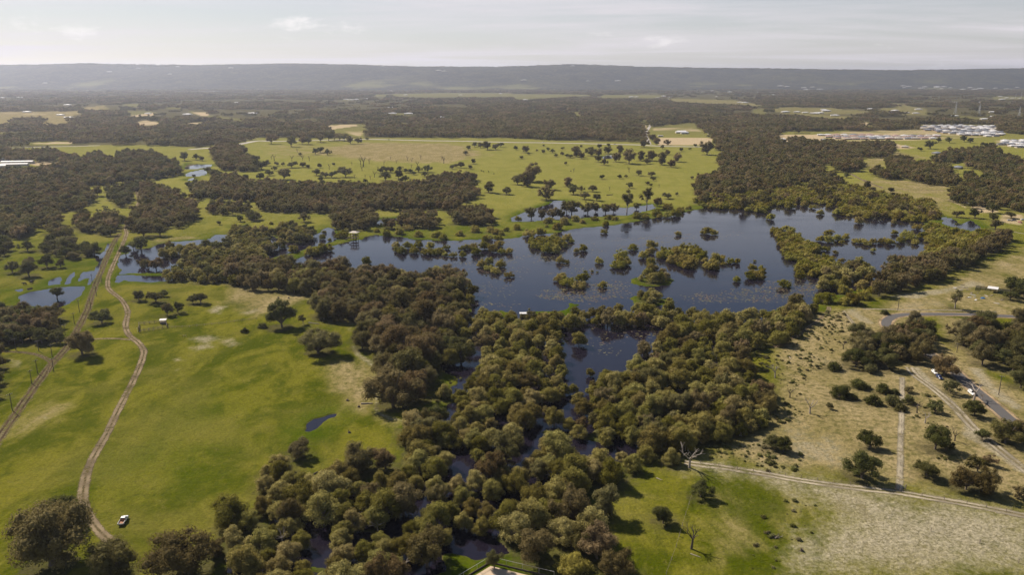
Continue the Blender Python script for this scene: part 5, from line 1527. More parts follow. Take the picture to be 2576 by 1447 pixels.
def scatter(name, label, cat, pts, scl, rot, coll, count):
    me = bpy.data.meshes.new(name)
    n = len(pts)
    me.vertices.add(n)
    me.vertices.foreach_set('co', np.ascontiguousarray(pts, np.float32).ravel())
    for nm, ar, tp in (('scl', scl, 'FLOAT_VECTOR'), ('rot', rot, 'FLOAT_VECTOR')):
        at = me.attributes.new(nm, tp, 'POINT')
        at.data.foreach_set('vector', np.ascontiguousarray(ar, np.float32).ravel())
    at = me.attributes.new('pick', 'INT', 'POINT')
    at.data.foreach_set('value', rs.integers(0, count, n).astype(np.int32))
    o = link(name, me)
    tag(o, label, cat, kind='stuff')
    ng = bpy.data.node_groups.new(name + '_nodes', 'GeometryNodeTree')
    ng.interface.new_socket('Geometry', in_out='INPUT', socket_type='NodeSocketGeometry')
    ng.interface.new_socket('Geometry', in_out='OUTPUT', socket_type='NodeSocketGeometry')
    N = ng.nodes
    gi, go = N.new('NodeGroupInput'), N.new('NodeGroupOutput')
    ci = N.new('GeometryNodeCollectionInfo')
    ci.inputs['Collection'].default_value = coll
    ci.inputs['Separate Children'].default_value = True
    ci.inputs['Reset Children'].default_value = True
    ip = N.new('GeometryNodeInstanceOnPoints')
    ip.inputs['Pick Instance'].default_value = True

    def na(nm, tp):
        q = N.new('GeometryNodeInputNamedAttribute')
        q.data_type = tp
        q.inputs['Name'].default_value = nm
        return q.outputs['Attribute']
    L = ng.links
    L.new(gi.outputs[0], ip.inputs['Points'])
    L.new(ci.outputs[0], ip.inputs['Instance'])
    L.new(na('pick', 'INT'), ip.inputs['Instance Index'])
    L.new(na('scl', 'FLOAT_VECTOR'), ip.inputs['Scale'])
    L.new(na('rot', 'FLOAT_VECTOR'), ip.inputs['Rotation'])
    L.new(ip.outputs[0], go.inputs[0])
    md = o.modifiers.new('set_out', 'NODES')
    md.node_group = ng
    return o


COLLS = {k: source_coll(k, [v[3] for v in TREE[k]]) for k in TREE}
for k in TREE:
    L = [p for p in REST if p['kind'] == k]
    if not L:
        continue
    pts = np.array([(p['x'], p['y'], 0.15) for p in L])
    scl = np.array([(p['w'], p['w'], p['w'] * p['hs']) for p in L])
    rot = np.zeros((len(L), 3))
    rot[:, 2] = rs.uniform(0, 6.28, len(L))
    nm = {'paperbark': 'paperbark_thicket', 'lakebush': 'lakeside_thicket', 'gum': 'gum_woods', 'dark': 'dark_woods', 'wood': 'dense_woods', 'shrub': 'scrub', 'tall': 'slender_gum_woods'}[k]
    lb = {'paperbark': 'mass of olive paperbark crowns filling the flooded thicket', 'lakebush': 'mass of rounded bushes fringing the far lake', 'gum': 'mass of brown gum crowns between the pastures',
          'dark': 'mass of dark crowns in the distant clumps', 'wood': 'mass of dark olive crowns in the woods behind the lake', 'shrub': 'mass of low scrub', 'tall': 'mass of slender gums'}[k]
    scatter(nm, lb, 'woods', pts, scl, rot, COLLS[k], NVAR)

# far woodland: clumps of about nine trees
CLUMP = []
for v in range(8):
    rng = np.random.default_rng(300 + v)
    VV, QQ, TT_, TI, b0 = [], [], [], [], 0
    qt = []
    for i in range(9):
        kd = 'wood' if rng.random() < 0.7 else 'gum'
        C, L = lobes_of(kd, rng)
        sel = rng.permutation(len(L))[:9]
        C, L = C[sel], L[sel] * 1.25
        V, Q, T, ti = crown_arrays(kd, rng, C, L, 110, 0.075)
        w = rng.uniform(9, 15)
        ang = rng.uniform(0, 6.28)
        r_ = 17 * math.sqrt((i + 0.4) / 9)
        an = i * 2.4 + rng.uniform(-0.4, 0.4)
        V = V * np.array([w, w, w * rng.uniform(0.8, 1.1)]) + np.array([r_ * math.cos(an), r_ * math.sin(an), 0])
        VV.append(V)
        QQ.append(Q + b0)
        TT_.append(T + b0)
        sh = rng.uniform(0.5, 1.3)
        TI.append(np.clip(ti[:len(Q)] * sh, 0, 1))
        qt.append(np.clip(ti[len(Q):] * sh, 0, 1))
        b0 += len(V)
    CLUMP.append(build_poly_mesh('clump', np.concatenate(VV), np.concatenate(QQ), np.concatenate(TT_), np.concatenate(TI + qt), [M['wood']]))
CCOLL = source_coll('clump', CLUMP)

FAR_LOW = [(-700, 420), (-300, 395), (0, 372), (230, 366), (420, 366), (500, 372), (600, 358), (650, 347), (900, 346), (1290, 347), (1420, 355), (1610, 358), (1628, 330), (1700, 350), (1800, 352), (1860, 362), (1940, 345), (2060, 333), (2300, 326), (2576, 338), (2900, 345), (3300, 345)]
FARPOLY = np.array(FAR_LOW + [(3300, 205), (-700, 205)])
CLEAR = [D('11', [(0, 560), (180, 550), (800, 570), (1050, 540), (1100, 590), (850, 620), (720, 650), (700, 720), (420, 740), (200, 800), (0, 830), (-300, 850), (-300, 560)]),
         D('11', [(1230, 530), (1400, 525), (1400, 560), (1250, 560)]), D('11', [(980, 590), (1560, 605), (1560, 625), (980, 612)]),
         D('11', [(1300, 620), (1560, 605), (1540, 650), (1300, 660)]), D('11', [(1300, 712), (1450, 690), (1660, 715), (1640, 738), (1400, 748)]),
         D('11', [(1820, 722), (2130, 698), (2100, 725), (1880, 738)]), D('11', [(1900, 603), (2090, 608), (2110, 640), (2490, 690), (2450, 705), (2050, 655), (1930, 630)]),
         D('11', [(1650, 558), (1830, 562), (1800, 582), (1660, 580)]), D('11', [(220, 912), (760, 900), (750, 935), (230, 945)]),
         D('12', [(650, 735), (1110, 725), (1130, 750), (1100, 800), (1060, 870), (900, 840), (820, 810), (740, 860), (690, 835), (700, 790)]),
         D('12', [(1350, 425), (2000, 418), (2575, 418), (2575, 455), (1700, 462), (1350, 450)]), D('12', [(1160, 432), (1330, 430), (1330, 452), (1160, 455)]),
         D('12', [(880, 475), (960, 475), (960, 495), (880, 495)]), D('12', [(1330, 615), (1560, 620), (1560, 640), (1330, 640)]), D('12', [(1400, 725), (1560, 722), (1540, 745), (1400, 745)]), D('12', [(1820, 655), (1920, 655), (1920, 675), (1830, 675)]),
         D('13', [(0, 428), (560, 430), (870, 438), (380, 465), (150, 482), (0, 482)]), D('13', [(1290, 640), (1400, 630), (1390, 740), (1395, 770), (1370, 940), (1320, 930), (1300, 800)]),
         D('13', [(1380, 765), (1560, 740), (1750, 715), (1840, 715), (1950, 810), (2010, 870), (2020, 950), (1440, 950), (1370, 870), (1370, 810)]),
         D('13', [(1530, 470), (1800, 478), (2250, 490), (2400, 520), (2570, 560), (2300, 535), (1900, 520), (1580, 500)]), D('13', [(2400, 570), (2540, 580), (2540, 635), (2420, 625)]),
         D('13', [(1070, 325), (1600, 320), (1650, 360), (1080, 345)]), D('13', [(1110, 445), (1420, 445), (1420, 470), (1110, 470)]), D('13', [(570, 610), (720, 600), (710, 650), (580, 652)]), D('13', [(900, 435), (1500, 440), (1480, 465), (880, 470)]),
         D('14', [(60, 560), (640, 565), (800, 590), (1100, 600), (900, 625), (540, 635), (830, 655), (810, 680), (700, 685), (340, 645), (180, 625), (60, 600)]),
         D('14', [(1270, 515), (1360, 535), (1600, 578), (1620, 615), (1250, 605), (1100, 575), (1300, 560)]), D('14', [(1350, 600), (1650, 610), (1640, 640), (1350, 635)]),
         D('14', [(1480, 735), (1700, 735), (2330, 735), (2420, 850), (2500, 870), (2200, 880), (1700, 880), (1480, 860), (1560, 800)]),
         D('14', [(-100, 840), (500, 822), (1000, 830), (1500, 830), (1700, 890), (-100, 960)]), D('14', [(890, 700), (1070, 715), (1070, 755), (900, 750)]),
         D('14', [(2270, 450), (2750, 455), (2750, 485), (2270, 482)]), D('14', [(1850, 640), (2250, 670), (2250, 700), (1850, 660)]), D('14', [(100, 785), (800, 775), (830, 812), (100, 825)]), D('14', [(1100, 820), (1380, 800), (1400, 832), (1060, 835)])]
CLEAR_P = [np.array(p) for p in CLEAR]
KEEP_P = [np.array(D('11', q)) for q in ([(-100, 590), (180, 560), (190, 605), (-100, 612)], [(190, 562), (500, 562), (510, 605), (200, 605)], [(520, 578), (800, 572), (800, 600), (520, 605)], [(150, 690), (430, 680), (420, 735), (160, 740)], [(-100, 760), (350, 745), (330, 800), (-100, 820)], [(850, 610), (1250, 610), (1250, 690), (850, 700)])]
pts = []
GLADE = []
for (y0, y1, sp) in ((1350, 2600, 27.0), (2600, 4500, 32.0), (4500, 8600, 44.0)):
    bx_ = np.arange(-0.92 * y1, 0.92 * y1, sp)
    by_ = np.arange(y0, y1, sp)
    A, B = np.meshgrid(bx_, by_)
    A = (A + rs.uniform(-0.5, 0.5, A.shape) * sp).ravel()
    B = (B + rs.uniform(-0.5, 0.5, B.shape) * sp).ravel()
    zd = B * CP + CAM_H * SP
    u = 1288 + A / zd * FPX
    v = 723.5 - (B * SP - CAM_H * CP) / zd * FPX
    ok = inside(FARPOLY, u, v) & (np.abs(u - 1288) < 1288 * 1.28)
    for c in CLEAR_P:
        for zt_ in (0.0, 5.0, 10.0):
            zd2 = B * CP + (CAM_H - zt_) * SP
            ok &= ~inside(c, 1288 + A / zd2 * FPX, 723.5 - (B * SP + (zt_ - CAM_H) * CP) / zd2 * FPX)
    # scattered small glades further out
    gl = vnoise(A, B * 0.8, 620, 61) + 0.5 * vnoise(A, B, 230, 62)
    thr = np.where(B > 2500, 0.34, 0.8)
    ok &= (rs.random(len(A)) < np.clip((thr - gl) / 0.45, 0.07, 1.0)) & (vnoise(A, B, 75, 63) < 0.6)
    GLADE.append(np.stack([A, B], -1)[(gl > thr + 0.05) & inside(FARPOLY, u, v)])
    for c in KEEP_P:
        ok |= inside(c, u, v)
    pts.append(np.stack([A[ok], B[ok], np.full(ok.sum(), 0.1)], -1))
FARPTS = np.concatenate(pts)
n = len(FARPTS)
s = rs.uniform(0.85, 1.2, n)
far_s = np.stack([s * (1 + FARPTS[:, 1] / 14000), s * (1 + FARPTS[:, 1] / 14000), s * rs.uniform(0.8, 1.2, n)], -1)
far_r = np.zeros((n, 3))
far_r[:, 2] = rs.uniform(0, 6.28, n)
scatter('far_woodland', 'endless dark woodland spreading from the highway to the hills', 'woodland', FARPTS, far_s, far_r, CCOLL, 8)
print('plants', len(PLANTS), 'rest', len(REST), 'far clumps', n, {k: len(v) for k, v in byname.items()})

# trees along the skyline and the foot of the hills
hb_ = []
hx_ = rs.uniform(-8800, 8800, 2600)
hyy = rs.uniform(10650, 11150, 2600)
hi_x = np.interp(hyy, hy, np.arange(len(hy)))
iy = np.clip(np.round(hi_x).astype(int), 0, len(hy) - 1)
ix = np.clip(np.round((hx_ / (hy[iy] * 1.02) + 1.05) / 2.1 * (len(hu) - 1)).astype(int), 0, len(hu) - 1)
ridge_pts = np.stack([HX[iy, ix], HY[iy, ix], HZ[iy, ix] - 1.5], -1)
sr = rs.uniform(0.8, 1.3, len(ridge_pts))
scatter('ridge_woods', 'ragged line of trees along the crest of the hills', 'woodland', ridge_pts, np.stack([sr * 1.4, sr * 1.4, sr * 0.9], -1),
        np.stack([np.zeros(2600), np.zeros(2600), rs.uniform(0, 6.28, 2600)], -1), CCOLL, 8)

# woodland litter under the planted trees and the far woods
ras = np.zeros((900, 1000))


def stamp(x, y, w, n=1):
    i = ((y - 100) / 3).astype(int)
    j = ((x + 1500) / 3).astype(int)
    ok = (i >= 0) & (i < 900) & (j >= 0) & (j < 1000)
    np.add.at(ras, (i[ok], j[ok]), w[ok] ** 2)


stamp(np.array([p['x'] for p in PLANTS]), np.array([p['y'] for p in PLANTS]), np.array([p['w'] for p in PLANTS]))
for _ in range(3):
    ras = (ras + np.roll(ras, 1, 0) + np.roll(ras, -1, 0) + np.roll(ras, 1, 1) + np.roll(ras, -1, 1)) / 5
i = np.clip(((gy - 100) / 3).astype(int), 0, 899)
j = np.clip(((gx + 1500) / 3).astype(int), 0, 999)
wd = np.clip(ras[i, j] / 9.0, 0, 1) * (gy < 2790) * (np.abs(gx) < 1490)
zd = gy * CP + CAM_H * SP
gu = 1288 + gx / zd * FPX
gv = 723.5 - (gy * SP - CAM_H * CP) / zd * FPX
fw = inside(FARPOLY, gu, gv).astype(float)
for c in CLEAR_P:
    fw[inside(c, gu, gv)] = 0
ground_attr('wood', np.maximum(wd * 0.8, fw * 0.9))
# ------------------------------------------------------------------ built things
GZ = 0.3


def at(tile, x, y, z=0.3):
    u, v = D(tile, [(x, y)])[0]
    return ground(u, v, z)


def head_to(p, q):
    return math.atan2(q[1] - p[1], q[0] - p[0])


def copy_tree(o, parent=None):
    c = o.copy()
    COL.objects.link(c)
    c.parent = parent
    for ch in list(o.children):
        copy_tree(ch, c)
    return c


def wheel(parent, x, y, r=0.36, w=0.24):
    me = MB().tube((0, -w / 2, 0), (0, w / 2, 0), r, r, 16).mesh('tyre', M['rubber'], 0.02)
    wobj = link('wheel', me, parent=parent, loc=(x, y, r))
    MB().tube((0, -w / 2 - 0.012, 0), (0, w / 2 + 0.012, 0), r * 0.58, r * 0.55, 12).build('rim', M['metal'], wobj)
    return wobj


def loft(sections):
    """closed rings -> one skin; each section: x, list of (y,z)"""
    mb = MB()
    n = len(sections[0][1])
    for x, ring in sections:
        mb.v += [(x, a, b) for a, b in ring]
    for k in range(len(sections) - 1):
        for i in range(n):
            j = (i + 1) % n
            mb.f.append((k * n + i, k * n + j, (k + 1) * n + j, (k + 1) * n + i))
    mb.f.append(tuple(range(n)))
    mb.f.append(tuple(range((len(sections) - 1) * n, len(sections) * n)))
    return mb


def ring(hw, z0, z1, top=0.9, r=0.08):
    return [(-hw + r, z0), (hw - r, z0), (hw, z0 + r), (hw, (z0 + z1) / 2), (hw * top, z1 - r), (hw * top - r, z1), (-hw * top + r, z1), (-hw * top, z1 - r), (-hw, (z0 + z1) / 2), (-hw, z0 + r)]


def car(name, label, loc, rz, paint, kind='wagon', L=4.6, group=None, cat='car'):
    """forward is +x"""
    o = empty(name, (loc[0], loc[1], GZ + 0.05), rz)
    tag(o, label, cat, group)
    h = L / 2
    hw = 0.9
    if kind == 'ute':
        secs = [(-0.15, ring(hw, 0.42, 1.05)), (0.9, ring(hw, 0.40, 1.08)), (h - 0.5, ring(hw, 0.40, 1.02)), (h - 0.12, ring(hw * 0.96, 0.42, 0.92)), (h, ring(hw * 0.9, 0.48, 0.80))]
        loft(secs).build('body', M[paint], o)
        cabin = [(-0.20, ring(hw * 0.93, 1.03, 1.66, 0.86)), (0.15, ring(hw * 0.93, 1.03, 1.74, 0.84)), (0.85, ring(hw * 0.93, 1.03, 1.70, 0.84)), (1.45, ring(hw * 0.93, 1.03, 1.12, 0.9))]
        loft(cabin).build('cab', M[paint], o)
        MB().quad((-0.225, -0.66, 1.16), (-0.225, 0.66, 1.16), (-0.225, 0.60, 1.58), (-0.225, -0.60, 1.58)).build('rear_window', M['glass'], o)
        MB().quad((1.36, -0.70, 1.17), (1.36, 0.70, 1.17), (0.93, 0.62, 1.685), (0.93, -0.62, 1.685)).build('windscreen', M['glass'], o)
        for s in (-1, 1):
            MB().quad((-0.05, s * 0.86, 1.14), (1.05, s * 0.86, 1.14), (0.78, s * 0.765, 1.60), (0.0, s * 0.765, 1.60)).build('side_window', M['glass'], o)
            MB().box(0.95, 1.1, s * 0.9 - 0.08, s * 0.9 + 0.08, 1.12, 1.28).build('mirror', M['rubber'], o)
        MB().box(-h, -0.22, -0.88, 0.88, 0.60, 0.68).build('tray_floor', M['rust'], o)
        for s in (-1, 1):
            MB().box(-h, -0.22, s * 0.88 - 0.04, s * 0.88 + 0.04, 0.681, 1.06).build('tray_side', M['white_paint'], o)
        MB().box(-h - 0.06, -h, -0.92, 0.92, 0.62, 1.05).build('tailgate', M['white_paint'], o)
        MB().box(-0.3, -0.24, -0.84, 0.84, 0.681, 1.30).build('headboard', M['rust'], o)
        MB().box(-h + 0.1, 0.2, -0.5, 0.5, 0.38, 0.598).build('chassis', M['rubber'], o)
    else:
        roof = {'sedan': 1.42, 'wagon': 1.52, 'suv': 1.75, 'bus': 2.7}[kind]
        wst = {'sedan': 0.92, 'wagon': 0.95, 'suv': 1.1, 'bus': 1.25}[kind]
        if kind == 'bus':
            hw = 1.15
            secs = [(-h, ring(hw * 0.97, 0.4, roof, 0.93, 0.12)), (-h + 0.1, ring(hw, 0.38, roof, 0.93, 0.14)), (h - 0.5, ring(hw, 0.38, roof, 0.93, 0.14)), (h, ring(hw * 0.95, 0.4, roof * 0.9, 0.9, 0.14))]
            loft(secs).build('body', M[paint], o)
            for s in (-1, 1):
                n = 5
                for i in range(n):
                    a = -h + 0.4 + i * (L - 1.2) / n
                    MB().box(a, a + (L - 1.2) / n - 0.12, s * hw * 0.985 - 0.02, s * hw * 0.985 + 0.02, 1.35, 2.1).build('side_window', M['glass'], o)
            MB().box(h - 0.08, h + 0.01, -hw * 0.8, hw * 0.8, 1.2, 2.0).build('windscreen', M['glass'], o)
            MB().box(-h - 0.012, -h + 0.05, -hw * 0.75, hw * 0.75, 1.4, 2.1).build('rear_window', M['glass'], o)
        else:
            secs = [(-h, ring(hw * 0.9, 0.45, wst - 0.1)), (-h + 0.15, ring(hw, 0.38, wst)), (0, ring(hw, 0.36, wst + 0.02)), (h - 0.6, ring(hw, 0.38, wst - 0.08)), (h - 0.12, ring(hw * 0.95, 0.4, wst - 0.2)), (h, ring(hw * 0.88, 0.45, wst - 0.3))]
            loft(secs).build('body', M[paint], o)
            rear = -h + (0.55 if kind != 'sedan' else 0.9)
            gh = [(rear - 0.35, ring(hw * 0.9, wst - 0.03, wst + 0.06, 0.95, 0.03)), (rear, ring(hw * 0.9, wst - 0.03, roof - 0.03, 0.84)), (0.35, ring(hw * 0.9, wst - 0.03, roof, 0.84)), (1.15, ring(hw * 0.9, wst - 0.03, wst + 0.06, 0.95, 0.03))]
            loft(gh).build('cabin', M[paint], o)
            zt = roof - 0.08
            MB().quad((1.10, -0.70, wst + 0.10), (1.10, 0.70, wst + 0.10), (0.46, 0.62, zt + 0.02), (0.46, -0.62, zt + 0.02)).build('windscreen', M['glass'], o)
            MB().quad((rear - 0.33, -0.66, wst + 0.09), (rear - 0.33, 0.66, wst + 0.09), (rear - 0.04, 0.6, zt), (rear - 0.04, -0.6, zt)).build('rear_window', M['glass'], o)
            for s in (-1, 1):
                MB().quad((rear + 0.02, s * 0.835, wst + 0.07), (0.78, s * 0.835, wst + 0.07), (0.36, s * 0.74, zt - 0.02), (rear + 0.1, s * 0.74, zt - 0.02)).build('side_window', M['glass'], o)
            for s in (-1, 1):
                MB().box(0.75, 0.9, s * 0.95 - 0.08, s * 0.95 + 0.08, wst + 0.02, wst + 0.17).build('mirror', M['rubber'], o)
    for s in (-1, 1):
        MB().box(h - 0.09, h + 0.012, s * 0.62 - 0.14, s * 0.62 + 0.14, 0.62, 0.76).build('headlight', M['lamp_clear'], o)
        MB().box(-h - 0.075 if kind == 'ute' else -h - 0.012, -h + 0.05, s * 0.72 - 0.09, s * 0.72 + 0.09, 0.66, 0.86).build('tail_light', M['lamp_red'], o)
        for a in (-h + 0.95, h - 0.85):
            wheel(o, a, s * (hw - 0.10))
    return o


RDH = head_to(at('34', 2020, 775), at('34', 2160, 890))
car('ute', 'white ute with rusty tray parked on the green pasture', at('41', 1240, 920), R(96), 'white_paint', 'ute', 5.2, cat='ute')
car('parked_car', 'white hatchback parked behind the dark blue car under the gum', at('34', 1678, 660), RDH, 'white_paint', 'wagon', 4.4, 'cars by the sealed road')
car('parked_car', 'dark blue car parked in front of the white hatchback', at('34', 1725, 710), RDH, 'blue_paint', 'sedan', 4.6, 'cars by the sealed road')
car('car', 'white four wheel drive on the sealed road beside the dead tree', at('34', 2050, 870), RDH, 'white_paint', 'suv', 5.0, 'cars by the sealed road')
car('bus', 'small white bus parked at the edge of the far wood', at('24', 2015, 245), R(-50), 'white_paint', 'bus', 7.5, cat='bus')
car('parked_car', 'silver car in the sandy yard past the bus', at('24', 2430, 415), R(-12), 'silver_paint', 'wagon', 4.5, 'cars in the sandy yard')
car('parked_car', 'dark car nose to tail with the silver one in the sandy yard', at('24', 2475, 415), R(-10), 'blue_paint', 'sedan', 4.5, 'cars in the sandy yard')
car('parked_car', 'white car at the far end of the sandy yard', at('24', 2565, 408), R(-5), 'white_paint', 'wagon', 4.5, 'cars in the sandy yard')
car('parked_car', 'dull red car on sand below the silver one', at('24', 2535, 435), R(-80), 'red_paint', 'wagon', 4.3, 'cars in the sandy yard')
car('car', 'small pale car travelling the far highway', at('12', 1328, 889), R(180), 'silver_paint', 'wagon', 4.6, 'cars on the highway')
car('car', 'dark blue car travelling the far highway past the bush', at('13', 1020, 932), R(180), 'blue_paint', 'wagon', 4.6, 'cars on the highway')
car('car', 'white car travelling the far highway near the bush corner', at('13', 305, 916), R(0), 'white_paint', 'wagon', 4.6, 'cars on the highway')


# --- power poles
def pole(tile, x, y, htop, label, group, arm=True, rz=0.9, name='power_pole'):
    X, Y = at(tile, x, y)
    hh = htop * TS * depth(X, Y) / FPX / 0.93
    o = empty(name, (X, Y, GZ - 0.3), rz)
    tag(o, label, 'pole', group)
    MB().tube((0, 0, 0), (0, 0, hh + 0.3), 0.19, 0.13, 8).build('post', M['pole'], o)
    if arm:
        ca = MB().box(-1.2, 1.2, 0.14, 0.26, hh - 0.25, hh - 0.1).build('crossarm', M['pole'], o)
        for q in (-1.05, -0.4, 0.4, 1.05):
            MB().tube((q, 0.2, hh - 0.1), (q, 0.2, hh + 0.12), 0.05, 0.07, 6).build('insulator', M['lamp_clear'], ca)
    return (X, Y, hh + 0.05)


PG1 = 'power poles along the wheel ruts'
LINE_A = []
for (t_, x, y, h_, lb) in (('31', 125, 1035, 170, 'timber power pole alone on pale grass beside the dark ruts'), ('31', 320, 765, 135, 'timber power pole at the crossing of ruts and faint trail'),
                       ('31', 378, 662, 135, 'timber power pole beside the loop of the ruts'), ('31', 540, 645, 135, 'timber power pole across the ruts from the open gum'),
                       ('31', 525, 497, 125, 'timber power pole at the top of the rut loop'), ('31', 390, 437, 105, 'timber power pole inside the rut loop bend'), ('31', 160, 427, 115, 'timber power pole on the shaded rut loop'),
                       ('31', 655, 270, 100, 'timber power pole among the small trees by ruts'), ('31', 410, 232, 95, 'timber power pole in the grove shadow'), ('31', 610, 195, 90, 'timber power pole at the grove edge by the pond'),
                       ('31', 748, 165, 110, 'timber power pole below the flooded pond on grass'), ('21', 798, 1332, 122, 'timber power pole just below the pond corner'), ('21', 915, 1317, 112, 'timber power pole by the leaning dark tree'),
                       ('21', 970, 1172, 95, 'timber power pole on the ruts above the pond'), ('21', 925, 1027, 72, 'timber power pole beside the flooded furrows'), ('21', 1025, 1047, 85, 'timber power pole between ruts and track'),
                       ('21', 1180, 682, 60, 'timber power pole near the bush on the flooded track'), ('21', 1320, 302, 60, 'timber power pole by the shaded far track')):
    LINE_A.append(pole(t_, x, y, h_, lb, PG1))
pole('24', 1308, 1312, 125, 'timber power pole beside the sealed road on sandy grass', None, rz=0.2)
pole('34', 2320, 875, 190, 'tall timber power pole on the sandy verge past the dead tree', None, rz=-0.7)
pole('34', 1900, 450, 90, 'slim timber pole under the gums across the road', None, rz=-0.7)


def wire(p, q, sag=0.9):
    mb = MB()
    prev = None
    for i in range(9):
        s_ = i / 8
        c = (p[0] + (q[0] - p[0]) * s_, p[1] + (q[1] - p[1]) * s_, p[2] + (q[2] - p[2]) * s_ - sag * 4 * s_ * (1 - s_))
        if prev:
            mb.tube(prev, c, 0.025, 0.025, 4, False)
        prev = c
    tag(mb.build('power_wire', M['rubber'], None), 'thin dark wire strung between two timber power poles', 'wire', 'wires of the power line')


for a, b in ((0, 1), (1, 2), (3, 4), (2, 5), (4, 10), (10, 11), (12, 13), (13, 15), (11, 14), (15, 16), (16, 17)):
    wire(LINE_A[a], LINE_A[b])


# --- lattice pylons far off
def pylon(tile, x, y, h, label):
    X, Y = at(tile, x, y)
    o = empty('pylon', (X, Y, 0.2), 0.4)
    tag(o, label, 'pylon', 'pylons beyond the suburb')
    wb = h * 0.09
    for sx in (-1, 1):
        for sy in (-1, 1):
            MB().tube((sx * wb, sy * wb, 0), (sx * wb * 0.22, sy * wb * 0.22, h * 0.72), 0.35, 0.25, 4).tube((sx * wb * 0.22, sy * wb * 0.22, h * 0.72), (0, 0, h), 0.25, 0.15, 4).build('leg', M['metal'], o)
    for i in range(7):
        z0, z1 = h * 0.72 * i / 7, h * 0.72 * (i + 1) / 7
        w0, w1 = wb * (1 - 0.78 * i / 7), wb * (1 - 0.78 * (i + 1) / 7)
        mb = MB()
        for k in range(4):
            c = [(-1, -1), (1, -1), (1, 1), (-1, 1)]
            a, b = c[k], c[(k + 1) % 4]
            mb.tube((a[0] * w0, a[1] * w0, z0), (b[0] * w1, b[1] * w1, z1), 0.14, 0.14, 4, False)
            mb.tube((b[0] * w0, b[1] * w0, z0), (a[0] * w1, a[1] * w1, z1), 0.14, 0.14, 4, False)
        mb.build('brace', M['metal'], o)
    for z, wl_ in ((0.72, 0.17), (0.83, 0.14), (0.93, 0.11)):
        MB().tube((-h * wl_, 0, h * z), (0, 0, h * z + h * 0.02), 0.12, 0.25, 4).tube((h * wl_, 0, h * z), (0, 0, h * z + h * 0.02), 0.12, 0.25, 4).tube((-h * wl_, 0, h * z), (h * wl_, 0, h * z), 0.15, 0.15, 4).build('arm', M['metal'], o)


pylon('14', 1885, 625, 48, 'tall lattice pylon standing over the woods behind the suburb')
pylon('14', 2120, 650, 48, 'lattice pylon between the two others behind the suburb')
pylon('14', 2520, 680, 44, 'lattice pylon above the dark trees past the suburb')
for (x, y, h_, lb) in ((2545, 470, 40, 'tall white mast among the distant white works'), (2490, 470, 30, 'shorter white mast beside the distant works')):
    X, Y = at('14', x, y)
    m_ = empty('mast', (X, Y, 0.2))
    tag(m_, lb, 'mast')
    MB().tube((0, 0, 0), (0, 0, h_), 0.9, 0.5, 6).build('pole', M['whiteroof'], m_)
    MB().box(-2, 2, -0.6, 0.6, h_ - 2.0, h_ - 0.8).build('lamp_frame', M['whiteroof'], m_)


# --- houses
def hip_house(loc, rz, w, d, roofm, wallm, label, group, hz=2.6, rh=2.0, name='house'):
    o = empty(name, (loc[0], loc[1], 0.25), rz)
    tag(o, label, 'house', group)
    wb = MB().box(-w / 2, w / 2, -d / 2, d / 2, 0, hz).box(-w / 2 - 2.5, -w / 2 - 0.002, -d / 2 + 0.5, d / 2 - 4, 0, hz - 0.02)
    wb.build('wall', M[wallm], o)
    e = 0.55
    r = MB()
    x0, x1, y0, y1 = -w / 2 - e, w / 2 + e, -d / 2 - e, d / 2 + e
    rl = (w - d) / 2 if w > d else 0.5
    A, B = (-rl, 0, hz + rh), (rl, 0, hz + rh)
    c = [(x0, y0, hz), (x1, y0, hz), (x1, y1, hz), (x0, y1, hz)]
    r.quad(c[0], c[1], B, A).quad(c[1], c[2], B).quad(c[2], c[3], A, B).quad(c[3], c[0], A).quad(c[3], c[2], c[1], c[0])
    # a lower hip over the garage wing
    gx0, gx1, gy0, gy1 = -w / 2 - 3.0, -w / 2 + 1.0, -d / 2 + 0.1, d / 2 - 3.6
    gm = (gy0 + gy1) / 2
    g_ = [(gx0, gy0, hz - 0.01), (gx1, gy0, hz - 0.01), (gx1, gy1, hz - 0.01), (gx0, gy1, hz - 0.01)]
    t0, t1 = (gx0 + 1.6, gm, hz + 1.2), (gx1 + 0.8, gm, hz + 1.2)
    r.quad(g_[0], g_[1], t1, t0).quad(g_[2], g_[3], t0, t1).quad(g_[3], g_[0], t0)
    rf = r.build('roof', M[roofm], o)
    MB().box(-w * 0.18, w * 0.02, -d / 2 - 0.03, -d / 2 + 0.02, 0.9, 2.1).build('window', M['glass'], o)
    MB().box(w * 0.22, w * 0.42, -d / 2 - 0.03, -d / 2 + 0.02, 0.9, 2.1).build('window', M['glass'], o)
    MB().box(w * 0.08, w * 0.15, -d / 2 - 0.035, -d / 2 + 0.02, 0.0, 2.1).build('door', M['timber'], o)
    return o


PROTO = {}
HL = {'whiteroof': 'white hip roofed house packed into the distant suburb', 'creamroof': 'cream roofed house in the distant suburb', 'greyroof': 'grey roofed house in the distant suburb',
      'redroof': 'pinkish tile roofed house in the distant suburb', 'darkroof': 'charcoal roofed house in the distant suburb'}
rh_ = random.Random(5)


